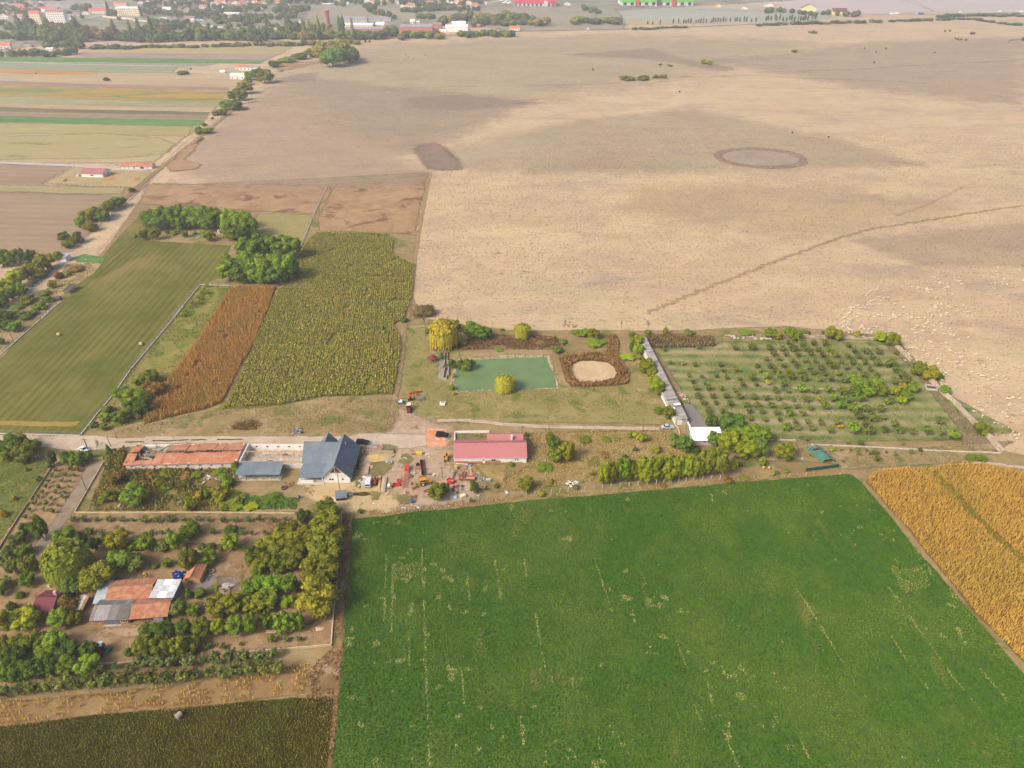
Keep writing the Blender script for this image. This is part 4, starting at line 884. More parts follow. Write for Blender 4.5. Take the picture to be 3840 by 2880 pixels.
def boxtree(c, x0, y0, x1, y1, kind):
 """size and foot of a plant whose outline fills this box of the photograph"""
 s = CROPS[c][2]; xm, ym = (x0 + x1) / 2, (y0 + y1) / 2; h = 3.
 for _ in range(4):
  p = G(c, xm, ym, h / 2); d = depth(p); k = FPX / d
  w = (x1 - x0) / s / k; v = (y1 - y0) / s / k
  dep = math.atan2(CAM_H - h / 2, math.hypot(p.x, p.y))
  hh = v * v - (w * math.sin(dep)) ** 2
  lo, hi = {'round': (.75, 2.4), 'bush': (.24, 1.9), 'poplar': (2., 7.), 'willow': (.75, 1.4), 'vase': (.75, 1.4), 'thuja': (1.3, 3), 'bare': (.9, 2.5)}[kind]
  h = math.sqrt(max(hh, 0)) / math.cos(dep); h = min(max(h, lo * w), hi * w)
 p = G(c, xm, ym, h / 2)
 return p, w * (1.06 if kind in ('round', 'bush') else 1), h * (1.04 if kind == 'round' else 1)
def grove(where, rows, group, crop=None):
 """rows: 'crop x0 y0 x1 y1 kind hue ; ...'  every plant gets a label of its own place"""
 items = []
 for r in rows.split(';'):
  f = r.split()
  if not f: continue
  c = f[0]; x0, y0, x1, y1 = (float(v) for v in f[1:5]); kind, hue = f[5], f[6]
  items.append((c, x0, y0, x1, y1, kind, hue, f[7] if len(f) > 7 else None))
 cnt = {}
 for it in items: cnt.setdefault((it[5], WORD[it[6]]), []).append(it)
 for (kind, wd), L in cnt.items():
  L.sort(key=lambda i: px(i[0], (i[1] + i[3]) / 2, 0)[0])
  for i, (c, x0, y0, x1, y1, kind, hue, _) in enumerate(L):
   p, w, h = boxtree(c, x0, y0, x1, y1, kind)
   lab = (f'{wd} {KIND[kind][2]} {where}' if len(L) == 1 else f'{wd} {KIND[kind][2]}, {ordn(i)} from left {where}')
   plant(p, w, h, kind, hue, lab, group)
def saplings(where, crop, rows, group, k=1., hue='gg', h=1.0):
 L = []
 for r in rows.split(';'):
  f = r.split()
  if f: L.append((float(f[0]), float(f[1]), float(f[2]), f[3] if len(f) > 3 else hue))
 L.sort()
 for i, (x, y, w, hu) in enumerate(L):
  p, ww, hh = boxtree(crop, x - w * k / 2, y - w * k * .45 * h, x + w * k / 2, y + w * k * .5 * h, 'vase'); ww, hh = ww * 1.2, hh * 1.15
  plant(p, ww, hh, 'vase', hu, f'small {WORD[hu]} fruit tree, {ordn(i)} from left {where}', group)
# ------------------------------------------------------------------ every tree and bush, by its outline in the photograph
H = 'trees in the hedgerow by the ploughed field'
grove('in the hedgerow by the left ploughed field', '''A6 620 240 720 350 round g; A6 660 180 800 290 round oy; A6 760 160 900 262 round oy; A6 850 110 960 205 round o; A6 920 85 1040 165 round g; A6 690 270 800 372 bush o; A6 800 200 900 285 round dg;
 A6 480 375 575 450 round dg; A6 580 370 690 470 bush o; A6 510 440 620 512 bush o; A5 1055 1000 1120 1045 bush gg''', H)
grove('in the clump left of the small white shed', 'A6 -60 530 70 665 round g; A6 0 520 115 662 round g; A6 90 510 205 645 round g; A6 190 520 300 645 round dg', 'trees left of the small white shed')
grove('in the hedge beside the grey gravel path', '''A6 300 550 440 690 round oy; A6 220 620 350 735 round o; A6 60 690 190 835 round yg; A6 -20 760 130 905 round yg; A6 150 650 280 775 round oy; A6 250 660 385 760 bush oy; A6 0 850 110 960 round dg;
 A6 80 800 205 922 round g; A6 430 530 520 620 bush o''', 'trees in the hedge by the gravel path')
grove('in the small plot below the gravel path', '''A6 310 850 420 905 bush g; A6 140 890 290 970 bush o; A6 60 960 200 1020 bush fg; A6 270 950 390 1020 bush g; A6 350 905 445 960 bush dg; A6 50 1010 190 1075 bush gg; A6 160 1050 270 1106 bush dg;
 A6 225 1020 310 1070 bush fg; A6 -20 1030 90 1110 round dg; A7 -40 120 95 220 round dg; A7 60 130 190 230 bush g; A7 95 150 190 230 bush g; A7 -30 280 40 350 bush g; A7 -90 30 30 140 round g; A6 -60 930 60 1010 round dg''', 'bushes in the plot below the gravel path')
grove('along the gravel path edge', 'A6 375 690 415 715 bush gg; A6 335 728 368 748 bush gg; A6 305 755 340 778 bush gg; A6 270 782 310 805 bush gg; A6 235 810 275 832 bush gg; A6 200 838 240 862 bush gg; A6 420 670 450 690 bush gg', 'small bushes lining the gravel path')
grove('on the stony slope by the gravel path', 'A6 545 690 590 738 bush yg; A6 440 690 520 765 bush br; A6 560 650 700 705 bush br; A6 395 770 470 840 bush oy', 'bushes on the stony slope')
G1 = 'trees in the long grove above the mown field'
grove('in the long grove above the mown field', '''A6 1170 195 1345 335 round g; A6 1270 165 1440 340 round g; A6 1370 152 1530 345 round g; A6 1480 165 1640 335 round g; A6 1580 168 1740 345 round g; A6 1690 180 1850 350 round g; A6 1800 190 1960 345 round g;
 A6 1900 195 2065 350 round g; A6 1250 230 1400 360 round bg; A6 1420 225 1560 358 round g; A6 1540 240 1680 348 round g; A6 1650 240 1790 362 round bg; A6 1830 260 1990 425 round g; A6 1965 220 2105 400 round g; A6 1850 300 2010 448 round g;
 A6 1990 250 2135 425 round g; A6 1930 330 2060 452 round bg; A6 1500 255 1600 340 round oy''', G1)
grove('in front of the long grove', '''A6 1100 390 1140 425 bush g; A6 1160 360 1225 440 round o; A6 1245 345 1325 440 round o; A6 1370 358 1402 392 round gg; A6 1472 348 1502 386 round gg; A6 1505 362 1558 418 round gg; A6 1680 358 1772 452 round o; A6 1598 368 1632 396 bush gg;
 A6 1765 380 1792 416 bush gg; A6 1195 340 1225 375 bush o; A6 1420 360 1470 400 bush o; A6 1960 440 2000 470 bush gg''', 'small trees in front of the long grove')
grove('in the square grove beside the sunflowers', '''D 540 505 590 560 round g; D 575 508 625 560 round g; D 607 511 651 560 round g; D 510 515 560 570 round g; D 475 550 530 605 round g; D 515 545 570 600 round g; D 555 543 610 603 round g; D 590 548 640 606 round g;
 D 470 562 515 608 round g; D 498 568 545 612 round g; D 535 572 585 614 round g; D 572 574 618 616 round bg; D 606 556 647 606 round bg; D 597 582 622 614 round yg''', 'trees in the square grove beside the sunflowers')
saplings('right of the mown field fence', 'A6', '1718 820 36 yg; 1690 850 32 yg; 1722 875 34 yg; 1664 878 34 yg; 1638 910 30 yg; 1680 930 34 o; 1650 960 34 yg; 1595 970 30 yg; 1568 1000 32 yg; 1628 990 26 o; 1540 1030 34 yg; 1520 1060 36 yg', 'saplings right of the mown field fence', 1.1)
grove('in the thicket by the rusty corn', '''A7 1220 655 1300 715 round g; A7 1300 610 1460 692 round o; A7 1290 680 1430 790 bush br; A7 1040 745 1195 852 round g; A7 1130 755 1330 910 round yg; A7 1130 835 1265 945 round dg; A7 1250 830 1395 985 round dg; A7 1030 960 1155 1082 round g;
 A7 1140 920 1275 1012 round g; A7 912 980 1012 1062 round yg; A7 930 905 1032 985 bush gg; A7 820 1045 902 1117 bush gg; A7 920 1070 992 1142 bush gg; A7 1370 680 1515 835 bush br; A7 1460 690 1552 772 bush o; A7 1250 980 1300 1040 bush br''', 'bushes in the thicket by the rusty corn')
grove('in the thicket left of the white car', '''A7 -20 1190 190 1405 round g; A7 60 1190 250 1300 round o; A7 130 1230 335 1432 round o; A7 -20 1300 110 1422 round yg; A7 220 1230 365 1340 round o; A7 170 1350 255 1452 bush g; A7 430 1320 512 1472 round dg; A7 560 1330 682 1452 round bg;
 A7 640 1350 765 1478 round g; A7 720 1330 842 1442 round g; B7 560 440 650 520 bush o''', 'trees in the thicket left of the white car')
grove('beside the lane by the utility pole', 'A7 962 1265 1032 1368 thuja dg', 'conifers')
grove('on the meadow at the left edge', 'B7 140 840 205 920 bush y; B7 -30 1020 80 1130 bush y; B7 290 500 350 560 bush o; B7 440 600 520 680 bush gg', 'bushes on the left meadow')
# round the pond
grove('at the upper left corner of the pond', 'B1 255 15 372 195 bare br; B1 310 168 370 222 bush o; B1 345 95 600 342 willow wl; B1 530 108 612 205 round g; B1 600 258 668 322 bush gg', 'trees by the upper left pond corner')
grove('on the bank behind the pond', '''B1 640 128 785 252 round g; B1 735 180 872 252 round g; B1 1048 142 1202 252 willow wl; B1 1530 180 1640 242 bush g; B1 1600 185 1685 250 round g; B1 1660 195 1765 262 round o; B1 1655 250 1812 332 bush g; B1 1368 322 1470 388 bush dg;
 B1 890 338 962 370 bush g; B1 940 175 980 200 bush o; B1 1920 45 1978 242 bare br; B1 2140 95 2205 205 bare br; B1 720 245 780 275 bush gg; B1 1420 260 1500 310 bush gg; B1 1710 320 1740 350 bush g''', 'bushes on the bank behind the pond')
grove('hanging over the near edge of the pond', 'B1 893 555 1072 708 willow wl', 'willows')
grove('left of the pond below the large willow', 'B1 500 418 572 512 bush gg; B1 435 370 475 440 bush g; B1 465 470 495 510 bush g; B1 540 530 570 600 bush yg; B1 520 640 570 695 bush g; B1 540 700 575 735 bush y; A8 1598 453 1672 512 bush dg; A8 1720 330 1920 460 bush fb', 'bushes left of the pond')
grove('standing in the left end of the pond', 'B1 572 425 660 520 bush dg; B1 640 420 735 525 bush dg; B1 600 460 700 535 bush g', 'reed clumps in the pond')
grove('left of the long corrugated shed', '''B2 25 243 142 332 round yg; B2 50 308 142 402 round g; B2 78 388 132 442 bush yg; B2 103 433 237 557 round yg; B2 168 508 257 587 round o; B2 178 563 267 652 round yg; B2 208 598 312 712 round yg; B2 245 648 312 742 round o;
 B2 303 828 402 932 round o; B2 225 828 312 892 bush g; B1 1933 383 2062 452 bush yg; B1 2000 203 2082 262 bush dg; B1 2010 260 2060 400 bush g''', 'trees along the left side of the long shed')
grove('on the boundary above the orchard', '''B2 143 183 207 237 bush g; B2 303 170 342 232 round yg; B2 928 188 1055 242 bush g; B2 1150 188 1252 250 round g; B2 1208 203 1292 272 round oy; B2 1308 165 1402 235 round g; B2 1338 188 1452 282 round yg; B2 1430 190 1522 240 bush o;
 B2 1648 165 1788 278 round oy; B2 2058 208 2150 292 round yg; B2 2130 208 2162 292 thuja dg; B3 590 620 692 722 round oy; B2 1615 200 1660 230 bush dg; B2 470 185 560 240 bush gg; B3 330 600 395 660 bush oy''', 'trees on the boundary above the orchard')
grove('along the boundary wall on the right', 'B3 795 838 900 960 round o; B3 862 878 996 988 round oy; B3 985 925 1040 985 bush dg; B3 1008 1030 1088 1098 round g; B3 1265 1290 1392 1410 bush o; B3 1200 1560 1290 1615 bush g; B3 1280 1560 1365 1620 bush g; B3 640 745 680 790 bush o', 'trees along the right boundary wall')
# orchard rows, back to front
OR = 'fruit trees in the right orchard'
RW = [("in the right orchard's back row", '1335 300 45; 1450 305 80; 1550 305 60; 1640 305 70 o; 1840 325 50 o'),
 ("in the right orchard's second row", '590 335 50; 900 345 50; 1040 335 70; 1180 340 60; 1285 350 60; 1380 350 70; 1490 345 70; 1580 355 60 g; 1680 355 60 g; 1890 370 60; 1985 375 60; 2085 375 60'),
 ("in the right orchard's third row", '315 360 40 g; 1220 392 60; 1320 395 50; 1420 400 55; 1525 390 50; 1620 400 60; 1725 400 65 o; 1830 410 60; 1920 410 60; 2030 415 70'),
 ("in the right orchard's fourth row", '360 465 40 g; 465 475 36 y; 1155 435 50; 1255 433 45; 1365 447 55 o; 1475 445 60; 1560 447 60; 1665 455 60; 1770 452 60; 1875 460 60; 1970 460 60; 2080 465 70; 2190 475 60'),
 ("in the right orchard's fifth row", '565 485 45; 775 485 45; 800 530 40 o; 905 525 55 oy; 1085 495 50; 1190 495 55; 1300 490 55; 1410 490 60; 1505 505 60; 1605 505 60; 1710 490 75 oy; 1815 503 60; 1918 508 55; 2015 518 55'),
 ("in the right orchard's sixth row", '515 570 45 g; 620 580 40; 745 578 40; 830 590 45 o; 1040 588 70 o; 1115 530 50 o; 1230 535 60 o; 1340 545 65 o; 1435 538 60 g; 1550 545 60; 1640 555 55; 1750 555 60 g; 1965 568 60 g; 2070 568 60 g'),
 ("in the right orchard's seventh row", '545 627 45; 650 640 35; 960 645 50; 1075 648 50; 940 600 40; 1155 575 80 lg; 1258 570 75 lg; 1365 585 70 o; 1470 595 70; 1600 595 70; 1690 598 70; 1800 605 80'),
 ("in the right orchard's eighth row", '570 675 60; 675 672 65 o; 785 680 50 o; 895 695 45; 1185 632 60 yg; 1292 635 85 lg; 1230 693 75 lg; 1335 703 45; 1455 680 90 lg; 1555 695 65 g; 1668 690 75 lg; 1790 700 90 o'),
 ("in the right orchard's ninth row", '590 740 70; 705 740 60; 820 742 60 o; 930 745 60; 1045 750 60; 1160 760 60; 1255 760 60; 1375 770 50; 1490 770 65 oy; 1600 770 60 oy; 1710 760 90 lg; 1830 770 80 g; 1945 760 90 lg; 2160 790 70 g'),
 ("in the right orchard's tenth row", '630 795 60; 735 800 50; 855 805 60; 980 815 70; 1080 815 60; 1200 820 60; 1310 825 60; 1410 830 50; 1520 845 50; 1645 825 80 lg; 1770 820 80 lg; 1865 845 70 g; 1985 850 70; 2105 850 70'),
 ("in the right orchard's eleventh row", '670 860 70; 790 870 60; 1010 865 70; 1115 870 65; 1240 880 65; 1350 885 70 g; 1460 890 55; 1925 905 70; 2030 920 80; 2130 920 50'),
 ("in the right orchard's twelfth row", '1145 937 50; 1270 940 55; 1395 955 60; 1500 955 50; 1610 960 65; 1740 960 65; 1975 970 70'),
 ("in the right orchard's thirteenth row", '1310 1000 95 g; 1415 1005 60; 1535 1010 60; 1690 1030 70; 1880 1015 110 g; 2000 1035 80 o; 2140 1025 70'),
 ('in the rubble strip before the right orchard', '1240 1095 50 g; 1490 1100 40; 1830 1130 30; 1930 1130 40 g; 1710 1190 40 yg; 1775 1185 40 yg; 1855 1190 30; 1920 1215 40; 1985 1190 30; 2085 1215 30; 2155 1210 30; 2020 1220 30; 2080 1265 60 o; 1795 1285 30; 1240 1380 45; 1320 1365 45 g; 1210 1390 40 yg')]
for wh, rows in RW: saplings(wh, 'B2', rows, OR, .93, 'gg')
saplings('by the right orchard wall', 'B3', '525 765 55; 515 850 60; 630 850 60; 660 900 65 g; 710 945 75; 760 990 70; 660 995 60; 340 1205 70 g; 430 1210 60; 540 1210 60; 370 1260 70; 480 1275 80; 650 1330 55; 1005 1305 60; 570 1370 55; 690 1380 60; 790 1390 50; 910 1385 75 g; 1020 1395 55; 1110 1410 80 lg; 450 1380 70; 600 1150 60; 600 870 50; 285 1475 34; 380 1470 40; 715 1480 30; 655 1560 34; 500 1550 40; 780 1545 34; 850 1530 30', OR, 1.1, 'gg')
grove('in the clump inside the right orchard', '''B2 1840 560 1930 650 round g; B2 1890 590 2010 700 round g; B2 2000 575 2125 690 round g; B2 1850 655 1950 745 round g; B2 1955 650 2065 750 round g; B2 2065 650 2165 745 round o; B3 620 1030 690 1115 round yg; B3 680 1010 750 1075 round oy; B3 755 1000 845 1085 round g;
 B3 705 1065 790 1140 round g; B3 665 1110 750 1175 round yg''', 'trees in the clump in the right orchard')
grove('around the white roofed house', '''B2 653 893 752 1002 round dg; B2 778 878 972 1037 round bg; B2 895 960 1040 1070 round g; B2 758 1020 925 1212 round yg; B2 960 975 1120 1120 round g; B2 890 1085 1092 1258 round yg; B2 1020 980 1192 1142 round g; B2 1060 1080 1172 1252 round bg; B2 355 1058 470 1175 round bg; B2 430 1070 552 1210 round bg;
 B2 672 1035 790 1165 round bg; B2 1223 1118 1388 1278 round o; B2 520 1150 620 1225 bush dg; B2 860 1260 922 1372 round yg; B2 1095 1248 1152 1332 round lg; B2 920 1285 962 1328 bush dg; B2 1010 900 1055 950 bush oy''', 'trees around the white roofed house')
grove('in the tall hedge above the clover field', '''B6 678 420 792 625 round yg; B6 760 430 862 612 round oy; B6 838 385 962 603 round lg; B6 950 392 1042 602 round oy; B6 1028 365 1152 603 round yg; B6 1120 370 1242 602 round yg; B6 1218 352 1402 592 round yg; B6 1368 368 1482 572 round lg; B6 900 400 1000 610 round yg; B6 1080 400 1180 605 round yg; B6 1180 380 1280 600 round yg; B6 1330 380 1430 580 round yg; B6 1420 380 1530 570 round yg; B6 1500 350 1640 560 round o; B6 1458 358 1602 562 round o;
 B6 1560 290 1705 555 round o; B6 1660 270 1825 552 round o; B6 890 350 940 400 bush o; B6 1050 480 1160 612 round yg''', 'trees in the tall hedge above the clover field')
grove('beyond the red roofed house', '''B6 213 155 302 245 bush oy; B6 240 205 352 312 round dg; B6 248 283 382 427 round g; B6 340 250 477 417 round oy; B6 505 198 622 257 bush o; B6 708 195 802 252 bush o; B6 930 153 992 212 bush o; B6 978 153 1052 227 bush yg; B6 1035 168 1122 252 bush yg; B6 1158 273 1236 342 bush o;
 B6 985 285 1026 332 bush gg; B6 1768 538 1852 608 bush br; B6 1912 540 2002 592 bush o; B6 -20 540 125 682 bush oy; B6 620 495 656 542 bush o; B6 140 440 280 495 bush g; B6 1210 600 1285 650 bush br; B6 460 618 510 668 bush gg; B6 690 330 780 380 bush br; B6 800 190 880 240 bush gg; B6 250 570 295 615 bush yg; B6 150 660 220 730 bush oy''', 'bushes beyond the red roofed house')
grove('among the scrap in the farm yard', 'B5 903 780 1092 967 round o; B5 1038 768 1142 892 round dg; B5 1363 750 1457 882 round dg; B5 1778 533 1857 592 bush g; B5 1345 930 1392 992 bush g; B5 1620 770 1690 830 bush gg; B5 1960 200 2000 260 bush o; B5 120 1050 180 1110 bush dg', 'bushes in the farm yard')
grove('in the scrub below the ruined barn', '''B4 128 588 332 772 round g; B4 718 638 802 722 bush y; B4 888 613 1018 742 round oy; B4 638 690 742 812 bush o; B4 780 640 852 712 bush yg; B4 858 610 902 662 bush yg; B4 880 440 1002 522 bush g; B4 1020 388 1112 502 bush g; B4 940 500 1050 610 bush g; B4 318 460 420 540 bush br;
 B4 400 450 560 545 bush o; B4 560 480 690 560 bush br; B4 700 480 790 540 bush o; B4 920 690 1150 740 bush o; B4 0 480 130 600 bush br; B4 -60 620 80 740 bush o; B4 930 740 1010 810 bush yg; B4 1020 750 1130 805 bush yg; B4 1140 745 1260 800 bush yg; B4 1290 670 1440 730 bush g; B4 420 590 540 640 bush g; B4 200 540 330 600 bush br; B4 380 520 470 590 bush o;''', 'bushes in the scrub below the ruined barn')
# lower left orchard
saplings('in the plot beside the grey drive', 'B7', '695 540 50; 875 525 60; 980 540 44; 645 610 62; 820 600 56; 925 605 44; 600 680 60; 775 670 60; 880 680 40; 570 740 62; 730 755 60; 855 745 40; 525 820 60; 690 810 60; 805 820 40; 475 870 62; 635 895 56; 770 870 50; 420 945 84; 570 960 76; 718 980 44; 370 1035 56; 535 1030 62; 660 1055 60; 318 1125 60', 'saplings beside the grey drive', 1.05, 'gg', 1.1)
saplings('in the garden wall sapling row', 'B7', '910 1155 90; 1035 1155 100; 1200 1160 66; 1350 1155 84; 1525 1155 90; 1655 1165 50; 1800 1155 110; 1960 1160 110; 2120 1155 90', 'saplings behind the garden wall', 1.05, 'fg', .9)
saplings('in the garden wall row, right half', 'C1', '115 265 66; 245 268 64; 385 270 66; 500 275 56; 660 275 70; 775 275 76; 912 270 70; 1030 262 66; 1170 280 66; 1298 272 56', 'saplings behind the garden wall', 1.05, 'fg', 1.0)
saplings('in the lower orchard second sapling row', 'B8', '1065 300 90 dg; 1215 315 74; 1535 310 44; 1800 305 64; 1915 310 64; 1995 290 60', 'saplings in the second row', 1.05, 'fg')
saplings('in the sapling row left of the walnuts', 'C1', '545 400 64; 845 410 60; 945 415 56; 1090 410 56; 850 570 60; 440 410 40', 'saplings in the second row', 1.05, 'fg', 1.1)
LO = 'trees in the lower left orchard'
grove('in the lower left orchard', '''B8 370 115 545 405 round g; B8 225 190 365 355 round dg; B8 115 305 292 465 round gg; B8 30 465 192 612 round dg; B8 185 448 372 605 round dg; B8 -20 560 122 735 round gg; B8 58 598 232 802 round gg; B8 232 560 432 795 round o; B8 228 785 407 962 round g; B8 -20 825 132 975 round gg;
 B8 -30 945 72 1065 round g; B8 178 990 292 1088 bush dg; B8 72 1108 182 1235 bush dg; B8 638 255 885 440 round g; B8 895 298 1032 495 round dg; B8 1058 355 1182 525 round dg; B8 1212 300 1295 505 round g; B8 1262 262 1535 535 round oy; B8 1508 385 1682 525 round g; B8 1635 308 1842 535 round g; B8 1838 378 2012 535 bush gg; B8 1982 288 2165 525 round g;
 B8 1285 510 1505 745 round g; B8 1418 478 1692 765 bush gg; B8 688 795 965 1045 bush bg; B8 935 688 1335 1005 round o; B8 568 1212 805 1445 round g; B8 785 1235 965 1405 round o; B8 128 1188 445 1465 round yg; B8 -60 1205 122 1505 round oy; B8 1920 608 2042 725 bush g; B8 1780 660 1880 740 bush gg''', LO)
grove('spreading over the lower left orchard drive', 'B8 510 385 1060 885 willow o', 'willows')
grove('trained over the frame beside the maroon hut', 'B8 668 1035 945 1265 bush br', 'vines')
grove('in the tree block left of the red tractor', '''C2 90 238 302 425 round g; C2 248 195 502 405 round o; C2 478 188 705 405 round g; C2 -20 345 122 525 round g; C2 58 365 262 565 round dg; C2 288 395 502 505 bush g; C2 398 288 625 485 round g; C2 608 305 842 485 round dg; C2 868 298 1042 505 round dg; C2 -20 535 162 745 round g; C2 98 515 285 735 round g;
 C2 268 498 455 705 round dg; C2 438 488 622 685 round dg; C2 608 465 822 675 round g; C2 798 465 1052 665 round g; C2 -60 250 90 400 round o; C2 360 450 520 600 round g''', 'trees left of the red tractor')
grove('in the tree block right of the red tractor', 'C2 1318 368 1412 472 bush fg; C2 1488 105 1705 295 round dg; C2 1678 85 1865 265 round dg; C2 1428 245 1642 485 round o; C2 1618 225 1842 485 round o; C2 1818 245 2005 475 round oy; C1 158 1298 322 1485 round dg; C1 328 1295 522 1505 round o; C1 238 1478 422 1655 round o; C1 0 1500 90 1620 round g', 'trees right of the red tractor')
saplings('in the leafy row above the corn strip', 'C2', '-60 850 120; 50 840 120; 200 830 120; 340 810 130; 520 790 140; 690 760 150; 850 750 140; 1000 730 150; 1160 740 150; 1330 720 150; 1475 710 130; 1635 710 150; 1790 690 140; 1955 680 130', 'shrubs above the thin corn strip', 1.1, 'gg', 1.15)
saplings('in the leafy row, right part', 'C3', '240 690 120; 370 665 110; 530 640 130; 670 660 120; 830 615 140; 975 620 150; 1120 600 140; 1270 590 150', 'shrubs above the thin corn strip', 1.1, 'gg', 1.1)
saplings('in the pale row before the garden fence', 'C2', '1540 520 150; 1700 530 130; 1850 520 130; 1240 565 80 fg; 1400 580 80 fg; 1085 590 90 gg', 'pale shrubs before the garden fence', 1.1, 'pg', 1.1)
saplings('in the right part of the pale row', 'C3', '10 530 120; 135 520 120; 295 510 130; 450 500 90; 600 490 120; 745 470 130; 910 475 130 fg; 1085 465 130; 1220 440 100', 'pale shrubs before the garden fence', 1.1, 'pg', 1.1)
saplings('inside the lower garden fence', 'C3', '1190 283 92 g; 1352 283 66 fg; 1500 278 64 fg; 675 355 62 fg; 520 350 82 gg; 867 330 40 fg', 'saplings inside the lower garden fence', 1.1, 'fg')
W = 'trees in the walnut grove'
grove('in the walnut grove', '''C1 1595 95 1855 262 round o; C1 1418 165 1558 305 round dg; C1 1555 205 1885 425 round oy; C1 1690 290 1915 485 round oy; C1 1205 275 1445 485 round oy; C1 1155 345 1405 525 round oy; C1 1385 350 1645 565 round oy; C1 975 475 1205 645 round o; C1 875 555 1065 755 round o; C1 1145 485 1375 705 round o; C1 1295 475 1525 705 round o;
 C1 1515 455 1885 705 round o; C1 955 615 1165 805 round o; C1 1145 625 1335 825 round o; C1 1285 595 1485 805 round o; C1 1475 670 1805 905 round oy; C1 1595 640 1865 785 round oy; C1 945 765 1065 885 round g; C1 845 885 995 1015 round g; C1 945 865 1125 995 round g; C1 1065 845 1275 1035 round g; C1 1255 835 1435 1045 round g; C1 1435 885 1835 1275 round oy; C1 1480 760 1850 945 round o''', W)
grove('in the thicket below the walnut grove', '''C1 655 1025 865 1255 round oy; C1 495 1055 745 1285 round o; C1 855 1055 1065 1255 round oy; C1 975 1005 1225 1225 round o; C1 1245 1060 1395 1190 round yg; C1 835 980 985 1065 round g; C1 470 1080 560 1200 round g''', 'trees in the thicket below the walnuts')
grove('beside the little yellow hut', 'C1 198 560 388 815 round o; C1 378 588 575 755 round g; C1 388 505 478 592 bush gg; C1 482 498 580 590 bush gg; C1 600 533 662 602 bush gg; C1 665 330 805 440 round dg; C1 648 422 822 605 round yg; C1 212 308 412 455 round g', 'trees beside the yellow hut')
grove('in the row behind the garden bench', 'C1 255 978 342 1092 bush g; C1 355 968 478 1088 bush g; C1 118 1098 282 1285 round gg; C1 273 1138 412 1278 round g; C1 528 1298 672 1465 round yg; C1 678 1268 872 1475 round g; C1 868 1248 1012 1462 round g; C1 1028 1238 1172 1405 round g; C1 1178 1228 1372 1455 round g; C1 1338 1243 1492 1435 round g; C1 508 948 612 1022 bush gg', 'trees behind the garden bench')
# mid distance
grove('along the dirt track beside the strip fields', '''A5 1605 495 1690 555 bush g; A5 1650 500 1770 555 bush yg; A5 1755 355 1830 402 bush o; A5 1810 335 1890 405 bush o; A5 1818 275 1920 355 round g; A5 1900 285 2005 352 round g; A5 1885 205 1975 278 round o; A5 1950 210 2050 268 round o; A5 1910 175 2010 225 bush o; A5 1970 140 2095 205 round o;
 A5 2030 35 2130 105 round g; A5 2090 20 2200 95 round g; A5 2010 85 2100 145 bush gg; A5 1745 415 1775 435 bush gg; A5 1965 330 2060 352 bush yg; A5 1660 465 1715 495 bush gg; A5 2120 50 2260 110 round gg''', 'bushes along the dirt track')
grove('alone in the strip fields', 'A5 852 88 912 118 bush dg; A5 1455 28 1575 65 bush dg', 'bushes in the strip fields')
# ------------------------------------------------------------------ buildings, walls, fences
WHITE = pm('f2ece4', .85, 0, .08, .9, .72); GLASS = pm('2c2e33', .25, 0, .1, 2); TIMBER = pm('d0a878', .8, 0, .15, 2); OLDWOOD = pm('8f7d66', .9, 0, .2, 2)
CONC = pm('c9bfae', .9, 0, .15, .8); DARK = pm('2a2622', .9, 0, .1, 1); SLATE = None; BRICK = pm('c47a4c', .9, 0, .2, 1.2)
STEEL = pm('a9adb0', .5, .3, .15, 1); RUST = pm('8a4a30', .85, 0, .25, 1.5)
def place(name, label, cat, c, ax, ay, bx, by, group=None):
 A, B = G(c, ax, ay), G(c, bx, by); d = B - A
 t = thing(name, label, cat, (A.x, A.y, 0), math.atan2(d.y, d.x), group)
 return t, d.length
def local(t, p):
 """world point in the frame of a thing"""
 return Matrix.Rotation(-t.rotation_euler.z, 3, 'Z') @ (Vector(p) - Vector(t.location))
def slope(parent, e0, e1, r1, r0, mat, name='roof', th=.14, col=None):
 """roof slab: eave edge e0-e1, upper edge r0-r1"""
 e0, e1, r1, r0 = (Vector(p) for p in (e0, e1, r1, r0)); n = (e1 - e0).cross(r0 - e0).normalized()
 if n.z < 0: n = -n
 b = MB(); q = [e0, e1, r1, r0]; lo = [p - n * th for p in q]
 L, W = (e1 - e0).length, (r0 - e0).length
 b.quad(*q, uv=[(0, 0), (L, 0), (L, W), (0, W)])
 b.quad(*lo[::-1])
 for i in range(4): j = (i + 1) % 4; b.quad(lo[i], lo[j], q[j], q[i])
 o = b.build(name, mat, parent)
 if col: o.color = (*col, 1)
 return o
